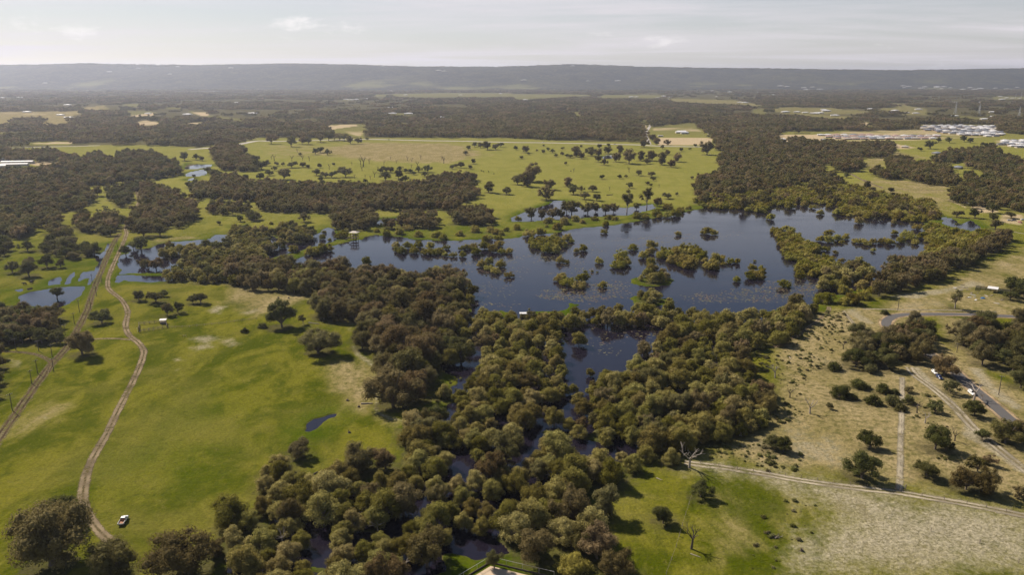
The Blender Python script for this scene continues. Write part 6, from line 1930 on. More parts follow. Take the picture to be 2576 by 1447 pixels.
def suburb(poly, sx, sy, rz, weights, where):
    P = W(poly)
    cx, cy = P.mean(0)
    ca, sa = math.cos(rz), math.sin(rz)
    R_ = 900
    row = 0
    yv = -R_
    while yv < R_:
        xv = -R_
        while xv < R_:
            qx, qy = cx + xv * ca - yv * sa, cy + xv * sa + yv * ca
            if inside(P, np.array([qx]), np.array([qy]))[0]:
                rm = rh_.choices(list(weights), list(weights.values()))[0]
                key = (rm, rh_.randint(0, 2))
                lb = HL[rm].replace('the distant suburb', where)
                gp = lb.split(' house')[0] + ' houses in ' + where
                fl = math.pi if row % 2 else 0.0
                if key not in PROTO:
                    w_ = (15, 17, 14)[key[1]]
                    PROTO[key] = hip_house((qx, qy), rz + fl, w_, (11, 12, 12)[key[1]], rm, rh_.choice(['cream', 'brick', 'cream']), lb, gp)
                else:
                    c = copy_tree(PROTO[key])
                    c.location = (qx + rh_.uniform(-1, 1), qy + rh_.uniform(-1.5, 1.5), 0.25)
                    c.rotation_euler = (0, 0, rz + fl + rh_.uniform(-0.05, 0.05))
                    tag(c, lb, 'house', gp)
            xv += sx * rh_.uniform(0.95, 1.1)
        row += 1
        yv += sy if row % 2 else sy * 1.55
    return


suburb(D('14', [(1480, 755), (1650, 745), (2300, 750), (2330, 790), (2390, 850), (2200, 862), (1980, 845), (1760, 820), (1560, 790)]), 21, 24, R(6), {'whiteroof': 5, 'greyroof': 5, 'creamroof': 2, 'darkroof': 3}, 'the newer white suburb')
suburb(D('14', [(500, 838), (880, 840), (1480, 850), (1720, 850), (1680, 890), (1400, 885), (1180, 895), (820, 885), (640, 880)]), 20, 24, R(4), {'redroof': 5, 'creamroof': 3, 'greyroof': 3, 'whiteroof': 1}, 'the older suburb before it')
suburb(D('14', [(2330, 900), (2700, 890), (2750, 970), (2500, 975), (2340, 945)]), 21, 25, R(8), {'whiteroof': 4, 'greyroof': 4, 'darkroof': 2}, 'the estate past the dark trees')
NH = [(150, 890, 'whiteroof', 'white roofed house at the edge of the yellow lots'), (245, 880, 'darkroof', 'charcoal roofed house at the edge of the yellow lots'), (240, 920, 'greyroof', 'grey roofed house below the yellow lots'),
      (1060, 930, 'whiteroof', 'white roofed house in front of the tree clump by the suburb'), (850, 925, 'creamroof', 'cream roofed house half hidden by the clump'), (570, 895, 'greyroof', 'grey roofed house beside the bare yellow ground'),
      (1700, 1030, 'greyroof', 'grey roofed farmhouse in the open field before the suburb'), (2110, 1070, 'whiteroof', 'white roofed farmhouse among the dark trees'), (1905, 1175, 'greyroof', 'pale grey shed like house in the trees'),
      (680, 780, 'greyroof', 'grey roofed house under trees behind the older suburb'), (1380, 965, 'creamroof', 'cream roofed house with a bare yard')]
for i, (x, y, rm, lb) in enumerate(NH):
    hip_house(at('14', x, y), R(-10 + 7 * i), 16, 12, rm, 'cream', lb, None)
FARH = [('14', 885, 572), ('14', 1035, 582), ('14', 1390, 620), ('14', 1490, 625), ('14', 480, 628), ('14', 380, 618), ('14', 300, 612), ('14', 180, 612), ('14', 680, 648), ('14', 1880, 652), ('14', 2180, 685), ('14', 2100, 712), ('14', 500, 535), ('14', 710, 535), ('14', 585, 455), ('14', 690, 435),
        ('14', 990, 430), ('14', 1880, 400), ('14', 2260, 612), ('14', 2440, 400), ('13', 1700, 530), ('13', 1810, 535), ('13', 2280, 515), ('13', 2330, 517), ('13', 2390, 512), ('13', 1190, 460), ('13', 1240, 458), ('13', 120, 490), ('13', 230, 378), ('13', 350, 498), ('13', 2010, 830), ('13', 2400, 828),
        ('13', 1700, 820), ('13', 780, 520), ('13', 1760, 620), ('12', 900, 485), ('12', 950, 490), ('12', 1180, 447), ('12', 1355, 405), ('12', 1860, 668), ('12', 2050, 440), ('12', 2450, 425), ('12', 1500, 440), ('12', 1370, 628), ('12', 1530, 630), ('11', 615, 362), ('11', 20, 470), ('11', 275, 612),
        ('11', 2160, 385), ('11', 1420, 470), ('11', 200, 465), ('11', 385, 520), ('14', 2340, 455), ('14', 2400, 470), ('14', 2460, 472), ('14', 2530, 474)]
hp = None
for i, (t_, x, y) in enumerate(FARH):
    X, Y = at(t_, x, y)
    if hp is None:
        hp = hip_house((X, Y), 0.2, 18, 13, 'whiteroof', 'cream', 'pale roofed house among the distant trees of the plain', 'houses scattered over the distant plain')
    else:
        c = copy_tree(hp)
        c.location = (X, Y, 0.25)
        c.rotation_euler = (0, 0, rh_.uniform(-0.5, 0.5))
        k_ = rh_.uniform(1.0, 1.5)
        c.scale = (k_ * 1.2, k_, k_)


gl_ = np.concatenate(GLADE)
for k_ in range(80):
    X, Y = gl_[rh_.randrange(len(gl_))]
    c = copy_tree(hp)
    c.location = (X, Y, 0.25)
    c.rotation_euler = (0, 0, rh_.uniform(-0.6, 0.6))
    k2 = rh_.uniform(0.9, 1.5)
    c.scale = (k2 * 1.2, k2, k2)


def hill_z(x, y):
    i_ = int(np.clip(np.searchsorted(hy, y), 0, len(hy) - 1))
    j_ = int(np.clip(round((x / (hy[i_] * 1.02) + 1.05) / 2.1 * (len(hu) - 1)), 0, len(hu) - 1))
    return HZ[i_, j_]


for k_ in range(46):
    # foothill suburbs and lone hill houses
    if k_ < 30:
        u_ = rh_.choice([rh_.uniform(1935, 2040), rh_.uniform(2240, 2560), rh_.uniform(2240, 2420)])
        X = (u_ - 1288) / FPX * 8900
        Y = rh_.uniform(8500, 9050)
    else:
        u_ = rh_.uniform(60, 1700)
        Y = rh_.uniform(8900, 10600)
        X = (u_ - 1288) / FPX * Y
    c = copy_tree(hp)
    c.location = (X, Y, hill_z(X, Y) + 1)
    c.rotation_euler = (0, 0, rh_.uniform(-0.3, 0.3))
    k2 = rh_.uniform(1.3, 2.2)
    c.scale = (k2 * 1.5, k2, k2)
    tag(c, 'tiny pale roofed house on the slopes of the hills', 'house', 'houses on the hill slopes')


def shed(tile, x, y, w, d, h, rz, roofm, label, name='shed', group=None):
    X, Y = at(tile, x, y)
    o = empty(name, (X, Y, 0.25), rz)
    tag(o, label, 'shed', group)
    MB().box(-w / 2, w / 2, -d / 2, d / 2, 0, h).build('wall', M['cream'], o)
    r = MB()
    e = 0.4
    r.quad((-w / 2 - e, -d / 2 - e, h), (w / 2 + e, -d / 2 - e, h), (w / 2 + e, 0, h + d * 0.12), (-w / 2 - e, 0, h + d * 0.12))
    r.quad((-w / 2 - e, d / 2 + e, h), (-w / 2 - e, 0, h + d * 0.12), (w / 2 + e, 0, h + d * 0.12), (w / 2 + e, d / 2 + e, h))
    r.quad((-w / 2 - 0.01, -d / 2, h), (-w / 2 - 0.01, 0, h + d * 0.12 - 0.02), (-w / 2 - 0.01, d / 2, h)).quad((w / 2 + 0.01, -d / 2, h), (w / 2 + 0.01, d / 2, h), (w / 2 + 0.01, 0, h + d * 0.12 - 0.02))
    r.build('roof', M[roofm], o)
    for q in (-0.25, 0.2):
        MB().box(q * w - 1.4, q * w + 1.4, -d / 2 - 0.03, -d / 2 + 0.03, 0, min(3, h - 0.4)).build('door', M['greyroof'], o)
    return o


shed('11', 180, 1128, 48, 10, 4, R(10), 'whiteroof', 'long white roofed shed with a pale side beyond the dark wood')
shed('11', 150, 1150, 40, 9, 3.5, R(10), 'whiteroof', 'second long white shed alongside the first')
shed('11', 10, 1170, 16, 9, 4, R(10), 'whiteroof', 'short white shed at the end of the long sheds')
shed('11', 25, 1095, 22, 10, 4, R(5), 'greyroof', 'grey shed behind the long white sheds')
shed('13', 1690, 815, 22, 12, 4, R(0), 'whiteroof', 'white shed on the green yard behind the yellow lot')
shed('13', 1720, 828, 18, 10, 3.4, R(0), 'greyroof', 'low grey shed in front of the white one by the yellow lot')
shed('13', 1480, 855, 12, 7, 3, R(0), 'creamroof', 'small cream shed at the corner of the yellow lot')

# --- fence: posts and rails
def fence(name, pts, label, step, hgt=1.2, rails=(0.4, 0.75, 1.1), mat='timber', rr=0.045, pr=0.07, cat='fence', group=None, wire_=False):
    o = empty(name, (pts[0][0], pts[0][1], GZ))
    tag(o, label, cat, group)
    pm = MB().box(-pr, pr, -pr, pr, -0.3, hgt).mesh('post', M[mat])
    bx0, by0 = pts[0]
    prev = None
    for k in range(len(pts) - 1):
        a, b = np.array(pts[k]), np.array(pts[k + 1])
        n_ = max(1, int(round(np.linalg.norm(b - a) / step)))
        for i in range(n_ + (1 if k == len(pts) - 2 else 0)):
            q = a + (b - a) * i / n_
            link('post', pm, parent=o, loc=(q[0] - bx0, q[1] - by0, 0))
        for z in rails:
            MB().tube((a[0] - bx0, a[1] - by0, z), (b[0] - bx0, b[1] - by0, z), rr, rr, 4).build('wire' if wire_ else 'rail', M[mat], o)
    return o


# cattle yard with a loading hood
yd = [at('31', 1400, 235), at('31', 1395, 175), at('31', 1660, 145), at('31', 1680, 205), at('31', 1400, 248)]
fence('cattle_yard_fence', yd, 'weathered timber rail cattle yard on the near pasture', 2.6, 1.7, (0.4, 0.8, 1.2, 1.6), 'timber', 0.07, 0.10)
fence('rail_fence', [at('31', 1690, 205), at('31', 1900, 195), at('31', 2200, 165)] + [at('31', 2575, 115)], 'old grey rail fence running from the cattle yard to the tall gum', 4.0, 1.2, (0.5, 1.0), 'timber', 0.06, 0.08)
X, Y = at('31', 1640, 160)
o = tag(empty('loading_hood', (X, Y, GZ), R(10)), 'white roofed loading box at the corner of the cattle yard', 'shed')
MB().box(-1.6, 1.6, -1.0, 1.0, 0.0, 1.2).build('box', M['timber'], o)
for sx in (-1.5, 1.5):
    for sy in (-0.9, 0.9):
        MB().box(sx - 0.07, sx + 0.07, sy - 0.07, sy + 0.07, 1.2, 2.3).build('post', M['timber'], o)
MB().quad((-1.9, -1.3, 2.3), (1.9, -1.3, 2.3), (1.9, 1.3, 2.6), (-1.9, 1.3, 2.6)).quad((-1.9, -1.3, 2.36), (-1.9, 1.3, 2.66), (1.9, 1.3, 2.66), (1.9, -1.3, 2.36)).build('roof', M['whiteroof'], o)
X, Y = at('31', 1395, 245)
o = tag(empty('yard_gate_post', (X, Y, GZ)), 'pair of stout dark gate posts at the cattle yard', 'post')
MB().tube((0, 0, -0.3), (0, 0, 3.2), 0.22, 0.2, 8).build('post', M['darkdead'], o)
MB().tube((-0.9, 0.1, -0.3), (-0.9, 0.1, 2.6), 0.08, 0.08, 6).build('pipe', M['whiteroof'], o)
X, Y = at('31', 1855, 300)
o = tag(empty('sign_frame', (X, Y, GZ), 0.2), 'small timber frame alone on grass below the rail fence', 'frame')
MB().box(-0.8, -0.65, -0.08, 0.08, -0.2, 1.6).build('post', M['timber'], o)
MB().box(0.65, 0.8, -0.08, 0.08, -0.2, 1.6).build('post', M['timber'], o)
MB().box(-0.9, 0.9, -0.05, 0.05, 1.0, 1.2).build('rail', M['timber'], o)

# paddock fences on the sandy side
f1 = [at('34', 1350, 740), at('34', 1345, 1100), at('34', 1338, 1440), at('44', 1322, 590)]
fence('paddock_fence', f1, 'post and wire fence down the worn sandy strip', 6.0, 1.2, (0.5, 0.9, 1.15), 'timber', 0.012, 0.07, wire_=True)
f2 = [at('43', 1880, 330), at('43', 2250, 385), at('43', 2575, 430), at('44', 500, 500), at('44', 1000, 570), at('44', 1330, 615), at('44', 2000, 735), at('44', 2600, 850)]
fence('paddock_fence', f2, 'post and wire fence along the wide sandy track', 6.0, 1.2, (0.5, 0.9, 1.15), 'timber', 0.012, 0.07, wire_=True)
f3 = [at('43', 1800, 640), at('43', 1700, 960), at('43', 1640, 1170), at('43', 1540, 1447)]
fence('paddock_fence', f3, 'post and wire fence past the dead trunk on the green paddock', 7.0, 1.2, (0.5, 0.9, 1.15), 'timber', 0.012, 0.07, wire_=True)
f4 = [at('44', 1640, 1010), at('44', 2130, 1130), at('44', 2520, 1330), at('44', 2700, 1430)]
fence('paddock_fence', f4, 'sparse post and wire fence across the pale sand', 11.0, 1.3, (0.6, 1.1), 'timber', 0.012, 0.08, wire_=True)
X, Y = at('44', 1335, 590)
o = tag(empty('farm_gate', (X, Y, GZ), 0.05), 'farm gate where the fence strip meets the sandy track', 'gate')
for q in (-1.8, 1.8):
    MB().box(q - 0.12, q + 0.12, -0.12, 0.12, -0.2, 1.9).build('post', M['timber'], o)
for z in (0.4, 0.75, 1.1, 1.4):
    MB().tube((-1.66, 0, z), (1.66, 0, z), 0.035, 0.035, 5).build('rail', M['metal'], o)

# sand arena with its pipe and board fence at the frame's foot
c0 = at('42', 2345, 1330)
cl_, cr_ = at('42', 2080, 1490), at('43', 260, 1447)
far_l = (cl_[0] + (cl_[0] - c0[0]) * 0.5, cl_[1] + (cl_[1] - c0[1]) * 0.5)
far_r2 = (cr_[0] + (cr_[0] - c0[0]) * 0.3, cr_[1] + (cr_[1] - c0[1]) * 0.3)
fence('arena_fence', [far_l, cl_, c0, cr_, far_r2], 'metal pipe fence with dark base board around the sand arena', 5.0, 2.2, (2.15,), 'metal', 0.06, 0.05)
base = tag(empty('arena_board', (c0[0], c0[1], GZ)), 'dark board edging the pale sand arena', 'board')
for q in (far_l, far_r2):
    d_ = np.array(q) - np.array(c0)
    n_ = np.array([-d_[1], d_[0]]) / np.linalg.norm(d_)
    mb = MB()
    e_ = n_ * 0.08
    mb.quad((e_[0], e_[1], -0.2), (d_[0] + e_[0], d_[1] + e_[1], -0.2), (d_[0] + e_[0], d_[1] + e_[1], 0.45), (e_[0], e_[1], 0.45))
    mb.quad((-e_[0], -e_[1], -0.2), (-e_[0], -e_[1], 0.45), (d_[0] - e_[0], d_[1] - e_[1], 0.45), (d_[0] - e_[0], d_[1] - e_[1], -0.2))
    mb.quad((e_[0], e_[1], 0.45), (d_[0] + e_[0], d_[1] + e_[1], 0.45), (d_[0] - e_[0], d_[1] - e_[1], 0.45), (-e_[0], -e_[1], 0.45))
    mb.build('plank', M['darkdead'], base)
t = NT('raked_arena_sand')
M['arena'] = t.done(t.bsdf(t.mix(t.noise(t.pos(), 0.5, 5), (0.44, 0.34, 0.235), (0.54, 0.44, 0.32)), 0.95, 0.05).outputs[0])
a0 = (c0[0] + 0.2, c0[1] - 1.6)
tag(MB().quad((a0[0], a0[1], 0.345), (far_l[0] + 1.2, far_l[1] - 0.6, 0.345), (far_l[0] + 40, far_l[1] - 30, 0.345), (far_r2[0] - 2, far_r2[1] - 1, 0.345)).build('sand_arena', M['arena']),
    'pale raked sand arena at the foot of the gum grove', 'arena', kind='structure')
sp = at('42', 2350, 1447)
plant('dark', sp[0] + 1, sp[1] + 3, 5.5, 'scrub_bush', 'small sparse tree at the corner of the sand arena', None, 1.2)
pl = PLANTS[-1]
o = empty('scrub_bush', (pl['x'], pl['y'], 0.2))
o.scale = (5.5, 5.5, 7.5)
link('trunk', TREE['dark'][2][2], parent=o)
link('crown', TREE['dark'][2][0], parent=o)
tag(o, pl['label'], 'bush')

# --- timber lookout over the lake
X, Y = at('22', 985, 612, 0.0)
o = tag(empty('lookout', (X, Y, 0.0), R(-12)), 'two storey timber lookout with pale roof standing in the lake edge', 'lookout')
for sx in (-2.6, 0, 2.6):
    for sy in (-2.2, 2.2):
        MB().box(sx - 0.15, sx + 0.15, sy - 0.15, sy + 0.15, -0.9, 7.4).build('post', M['redtimber'], o)
for z, nm in ((2.2, 'lower_deck'), (4.6, 'upper_deck')):
    for i in range(9):
        y0 = -2.55 + i * 0.567
        MB().box(-3.1, 3.1, y0, y0 + 0.53, z, z + 0.12).build('deck_plank', M['timber'], o)
    for z2 in (z + 0.6, z + 1.1):
        for (a, b) in (((-3.0, -2.45), (3.0, -2.45)), ((3.0, -2.45), (3.0, 2.45)), ((-3.0, 2.45), (3.0, 2.45))):
            MB().tube((a[0], a[1], z2), (b[0], b[1], z2), 0.07, 0.07, 4).build('rail', M['redtimber'], o)
rf = MB()
c = [(-4.1, -3.5, 7.4), (4.1, -3.5, 7.4), (4.1, 3.5, 7.4), (-4.1, 3.5, 7.4)]
A, B = (-1.4, 0, 8.6), (1.4, 0, 8.6)
rf.quad(c[0], c[1], B, A).quad(c[1], c[2], B).quad(c[2], c[3], A, B).quad(c[3], c[0], A).quad(c[3], c[2], c[1], c[0])
rf.build('roof', M['creamroof'], o)
st = MB().quad((-3.1, -1.0, 4.7), (-3.1, 0.6, 4.7), (-8.6, 0.6, 0.4), (-8.6, -1.0, 0.4)).build('stair', M['timber'], o)
for i in range(12):
    f_ = i / 11
    MB().box(-8.5 + 5.4 * f_ - 0.2, -8.5 + 5.4 * f_ + 0.2, -1.05, 0.65, 0.5 + 4.2 * f_, 0.58 + 4.2 * f_).build('step', M['timber'], st)
for sy in (-1.0, 0.6):
    MB().tube((-8.6, sy, 1.5), (-3.1, sy, 5.8), 0.06, 0.06, 4).build('handrail', M['timber'], o)

# --- white roofed hide on the near shore
X, Y = at('33', 115, 95)
o = tag(empty('bird_hide', (X, Y, GZ), R(3)), 'small white roofed timber hide among paperbarks on the near shore', 'hide')
MB().box(-2.6, 2.6, -1.2, 1.2, 0, 2.5).build('wall', M['timber'], o)
for q in (-1.6, 0, 1.6):
    MB().box(q - 0.55, q + 0.55, -1.23, -1.15, 1.3, 1.7).build('window', M['glass'], o)
MB().box(-3.0, 3.0, -1.7, 1.7, 2.52, 2.62).build('roof', M['whiteroof'], o)
for q in (-2.8, 2.8):
    MB().box(q - 0.06, q + 0.06, -1.6, -1.48, 0, 2.5).build('post', M['timber'], o)

# --- netted shed and the scrap about it
X, Y = at('24', 2260, 1130)
o = tag(empty('netted_shed', (X, Y, GZ), R(-35)), 'dark green netted run with a white sheet roof in the middle', 'shed')
for i in range(8):
    q = -10 + i * 20 / 7
    for s_ in (-2.4, 2.4):
        MB().box(q - 0.06, q + 0.06, s_ - 0.06, s_ + 0.06, -0.2, 2.5).build('post', M['shade'], o)
MB().box(-10, 10, 2.42, 2.46, 0, 2.4).build('netting', M['netting'], o)
MB().box(-10, -9.96, -2.4, 2.4, 0, 2.4).build('netting', M['netting'], o)
MB().box(3, 10, -2.46, -2.42, 0, 2.4).build('netting', M['netting'], o)
for s_ in (-2.4, 2.4):
    MB().tube((-10, s_, 2.5), (10, s_, 2.5), 0.06, 0.06, 4).build('rail', M['metal'], o)
MB().quad((-3.2, -2.9, 2.75), (3.0, -2.9, 2.75), (3.0, 2.9, 3.1), (-3.2, 2.9, 3.1)).quad((-3.2, -2.9, 2.8), (-3.2, 2.9, 3.15), (3.0, 2.9, 3.15), (3.0, -2.9, 2.8)).build('roof', M['whiteroof'], o)
MB().box(10.2, 12.8, -2.0, 1.6, 0.02, 2.0).build('annexe', M['shade'], o)
rd_ = random.Random(9)
SCRAP = [(1890, 1100), (1925, 1085), (1960, 1082), (1990, 1090), (1910, 1115), (1945, 1110), (1930, 1135), (2010, 1110), (2045, 1140), (2060, 1160), (2110, 1140), (2030, 1185), (2010, 1190), (2080, 1180), (2195, 1170), (2250, 1165), (2350, 1210), (2090, 1210), (2300, 1245), (1960, 1060), (1880, 1090)]
for i, (x, y) in enumerate(SCRAP):
    X, Y = at('24', x, y)
    L_ = rd_.uniform(1.6, 4.0)
    w_ = rd_.uniform(0.3, 1.0)
    mb = MB().box(-L_ / 2, L_ / 2, -w_ / 2, w_ / 2, 0, 0.14).box(-L_ / 2 + 0.2, L_ / 2 - 0.5, -w_ / 2 - 0.15, w_ / 2 - 0.2, 0.142, 0.26)
    m_ = rd_.choice(['whiteroof', 'timber', 'creamroof', 'timber', 'deadwood'])
    lb = {'whiteroof': 'white scrap sheet', 'timber': 'grey scrap timber', 'creamroof': 'cream scrap board', 'deadwood': 'bleached scrap timber'}[m_] + ' lying in the junk beside the netted shed'
    tag(mb.build('scrap_board', M[m_], None, (X, Y, GZ), rd_.uniform(0, 3.1)), lb, 'scrap', lb.split(' lying')[0] + ' pieces')
X, Y = at('24', 2160, 1195)
bm = bmesh.new()
bmesh.ops.create_icosphere(bm, subdivisions=2, radius=1.0)
for v_ in bm.verts:
    v_.co = Vector((v_.co.x * 1.6, v_.co.y * 1.2, max(v_.co.z, -0.1) * 0.9)) * rd_.uniform(0.85, 1.12)
me = bpy.data.meshes.new('tarpaulin')
bm.to_mesh(me)
bm.free()
tag(link('tarpaulin', me, M['bluetarp'], loc=(X, Y, GZ)), 'crumpled blue tarpaulin over junk beside the netted shed', 'tarpaulin')


# --- dead trees
def dead_tree(loc, h, mat, seed, label, group=None, spread=0.5, name='dead_tree'):
    rd = random.Random(seed)
    o = empty(name, (loc[0], loc[1], GZ - 0.2), rd.uniform(0, 6))
    tag(o, label, 'dead tree', group)
    tr = MB()
    fork = h * rd.uniform(0.32, 0.45)
    lean = Vector((rd.uniform(-0.08, 0.08), rd.uniform(-0.08, 0.08), 0)) * h
    top = Vector((0, 0, fork)) + lean * 0.4
    tr.tube((0, 0, 0), top * 0.5, h * 0.045, h * 0.036, 7).tube(top * 0.5, top, h * 0.036, h * 0.030, 7)
    tr.build('trunk', M[mat], o)

    def limb(mb, p, d, L_, r, depth_):
        q = p + d * L_
        mb.tube(p, q, r, r * 0.62, 5, False)
        if depth_ == 0:
            return
        for _ in range(rd.choice((2, 2, 3))):
            nd = (d + Vector((rd.uniform(-1, 1), rd.uniform(-1, 1), rd.uniform(-0.35, 0.7))) * 0.75).normalized()
            limb(mb, q - d * L_ * rd.uniform(0, 0.3), nd, L_ * rd.uniform(0.5, 0.78), r * 0.55, depth_ - 1)
    for i in range(rd.choice((4, 5, 5))):
        a = i * 2.4 + rd.uniform(-0.5, 0.5)
        d = Vector((math.cos(a) * spread, math.sin(a) * spread, rd.uniform(0.45, 1.0))).normalized()
        mb = MB()
        limb(mb, top * rd.uniform(0.8, 1.0), d, h * rd.uniform(0.22, 0.34), h * 0.021, 2)
        mb.build('branch', M[mat], o)
    return o


DT = [('43', 1790, 1190, 265, 'darkdead', 'thick dead trunk with stubby crown casting a long shadow on grass', 0.4), ('43', 1770, 372, 285, 'deadwood', 'bleached leafless tree at the head of the sandy track', 0.8),
      ('34', 425, 1065, 190, 'deadwood', 'pale leafless tree on white sand by the slender gums', 0.5), ('34', 760, 415, 100, 'darkdead', 'small dark leafless tree by the road bend grove', 0.9),
      ('34', 75, 705, 160, 'deadwood', 'leafless sapling in the green heath by the thicket', 0.5), ('34', 2070, 935, 240, 'deadwood', 'bleached dead tree with one long arm over the sealed road', 0.9),
      ('34', 1580, 1160, 140, 'deadwood', 'thin leafless tree below the dark bushes', 0.5), ('34', 2150, 925, 90, 'deadwood', 'short bleached stump tree beside the road edge', 0.7), ('34', 1880, 1340, 150, 'darkdead', 'bare twiggy sapling beside the rounded dark bush', 0.4),
      ('34', 1500, 1060, 150, 'darkdead', 'half bare grey tree among the dark bushes', 0.8), ('34', 225, 905, 130, 'darkdead', 'leaning bare tree in the scrub by the slender gums', 0.6)]
for i, (t_, x, y, h_, m_, lb, sp_) in enumerate(DT):
    X, Y = at(t_, x, y)
    dead_tree((X, Y), h_ * TS * depth(X, Y) / FPX / 0.88, m_, 40 + i, lb, None, sp_)
SNAG = [('12', *q) for q in ((150, 1085, 45), (180, 1100, 75), (355, 1105, 65), (410, 1015, 45), (465, 1095, 50), (530, 1100, 60), (957, 1145, 40), (1045, 1140, 80), (1075, 1160, 120), (1130, 1130, 60), (1060, 1200, 70), (1280, 1140, 45), (1345, 1085, 35), (1405, 1125, 40), (1518, 1100, 50), (1560, 1110, 50),
                             (1650, 1085, 50), (1618, 1165, 65), (1470, 1195, 50), (1555, 1170, 40), (1880, 1125, 80), (1860, 1090, 50), (1185, 1265, 70), (1143, 1290, 50), (1090, 1275, 40), (985, 1275, 50), (1220, 1200, 50), (730, 1185, 60))] + \
       [('13', *q) for q in ((610, 1215, 50), (1165, 1215, 60), (1465, 1365, 40), (970, 1395, 45))]
sp0 = []
for i, (t_, x, y, h_) in enumerate(SNAG):
    X, Y = at(t_, x, y)
    hm = h_ * TS * depth(X, Y) / FPX
    if len(sp0) < 5:
        sp0.append((dead_tree((X, Y), hm * 1.05, 'darkdead', 70 + i, 'bare grey snag standing in the wide far paddock', 'snags in the far paddock', 0.35, 'dead_snag'), hm))
    else:
        src, h0 = sp0[i % 5]
        c = copy_tree(src)
        c.location = (X, Y, GZ - 0.2)
        c.rotation_euler = (0, 0, i * 1.7)
        c.scale = (hm / h0,) * 3
SWD = [('42', 1215, 960, 55), ('42', 1200, 745, 40), ('42', 260, 1080, 40), ('42', 2350, 510, 60), ('42', 2490, 990, 130), ('42', 1500, 1340, 60), ('32', 2010, 1270, 70), ('32', 2400, 1040, 90), ('43', 560, 490, 70), ('43', 400, 470, 50), ('43', 960, 390, 40), ('43', 430, 230, 45), ('33', 1510, 1320, 110), ('33', 1760, 1400, 100),
       ('33', 2240, 760, 90), ('33', 2500, 920, 60)]
for i, (t_, x, y, h_) in enumerate(SWD):
    X, Y = at(t_, x, y, 2.0)
    hm = max(6.0, h_ * TS * depth(X, Y) / FPX * 1.5)
    dead_tree((X, Y), hm, 'deadwood', 130 + i, 'bleached dead limbs poking out of the flooded thicket', 'dead limbs in the thicket', 0.9, 'dead_limbs')


# --- fallen logs and stumps
def log(tile, p, q, r, mat, label):
    a, b = at(tile, *p), at(tile, *q)
    o = tag(empty('fallen_log', (a[0], a[1], GZ)), label, 'log')
    d = (b[0] - a[0], b[1] - a[1])
    MB().tube((0, 0, r * 0.8), (d[0] * 0.6, d[1] * 0.6, r * 0.7), r, r * 0.8, 8).tube((d[0] * 0.6, d[1] * 0.6, r * 0.7), (d[0], d[1], r * 0.5), r * 0.8, r * 0.5, 8).build('trunk', M[mat], o)
    MB().tube((d[0] * 0.7, d[1] * 0.7, r * 0.7), (d[0] * 0.8 + 0.6, d[1] * 0.8 - 0.7, r * 1.8), r * 0.35, r * 0.15, 5).build('branch_stub', M[mat], o)


log('32', (1050, 970), (1170, 965), 0.35, 'deadwood', 'pale fallen log on grass below the gum belt')
log('32', (520, 155), (630, 165), 0.3, 'deadwood', 'pale fallen limb between the gums by the rail fence')
log('42', (570, 445), (615, 415), 0.25, 'darkdead', 'short dark log on the grass beside the thicket')
log('43', (1440, 480), (1490, 500), 0.2, 'deadwood', 'bleached forked branch on the green paddock')
log('43', (1780, 1240), (1880, 1275), 0.15, 'deadwood', 'fallen pale branch at the foot of the dead trunk')
log('23', (940, 160), (1005, 152), 0.5, 'darkdead', 'grey fallen trunk in the far paddock near the lake')
log('34', (210, 490), (235, 515), 0.2, 'deadwood', 'white fallen branch on the sandy scrub')
for i, (t_, x, y, lb) in enumerate((('32', 912, 935, 'low dark stump on the pasture above the pale log'), ('32', 1027, 1000, 'low dark stump beside the pale fallen log'), ('32', 932, 1258, 'dark stump on grass by the tall brown gum'),
                                ('44', 345, 1210, 'jagged dark stump on the sandy paddock'), ('22', 220, 1190, 'dark stump on the pale pasture behind the rail fence'), ('22', 322, 1192, 'second dark stump on the pale pasture behind the rail fence'))):
    X, Y = at(t_, x, y)
    o = tag(empty('tree_stump', (X, Y, GZ - 0.1), i), lb, 'stump')
    MB().tube((0, 0, 0), (0.05, 0, 0.7), 0.65, 0.42, 9).build('trunk', M['darkdead'], o)
    MB().tube((0.2, 0.1, 0.5), (0.4, 0.2, 1.5), 0.2, 0.06, 5).build('splinter', M['darkdead'], o)
    MB().tube((0.2, 0, 0.1), (1.3, 0.4, 0.02), 0.22, 0.08, 5).build('root', M['darkdead'], o)
X, Y = at('44', 75, 1070)
o = tag(empty('brush_heap', (X, Y, GZ)), 'heap of cut brush and sticks on the sandy paddock', 'brush heap')
for i in range(26):
    a = rd_.uniform(0, 6.28)
    MB().tube((rd_.uniform(-1.4, 1.4), rd_.uniform(-1, 1), 0.0), (math.cos(a) * rd_.uniform(0.5, 2.8), math.sin(a) * rd_.uniform(0.4, 1.8), rd_.uniform(0.3, 1.3)), 0.11, 0.04, 4).build('stick', M['darkdead' if i % 3 else 'deadwood'], o)

# --- cattle: one skinned body, copied
me = bpy.data.meshes.new('cow')
jo = [(0, 0, 1.05), (0.75, 0, 1.10), (-0.75, 0, 1.08), (1.15, 0, 1.25), (1.5, 0, 1.05), (1.75, 0, 0.85), (0.62, 0.24, 0.65), (0.62, 0.24, 0.05), (0.62, -0.24, 0.65), (0.62, -0.24, 0.05), (-0.72, 0.24, 0.68), (-0.80, 0.24, 0.40), (-0.74, 0.24, 0.05), (-0.72, -0.24, 0.68), (-0.80, -0.24, 0.40), (-0.74, -0.24, 0.05), (-1.05, 0, 1.1), (-1.12, 0, 0.5), (1.42, 0.18, 1.16), (1.42, -0.18, 1.16)]
ed = [(0, 1), (0, 2), (1, 3), (3, 4), (4, 5), (1, 6), (6, 7), (1, 8), (8, 9), (2, 10), (10, 11), (11, 12), (2, 13), (13, 14), (14, 15), (2, 16), (16, 17), (4, 18), (4, 19)]
me.from_pydata(jo, ed, [])
cw = bpy.data.objects.new('cow_skeleton', me)
COL.objects.link(cw)
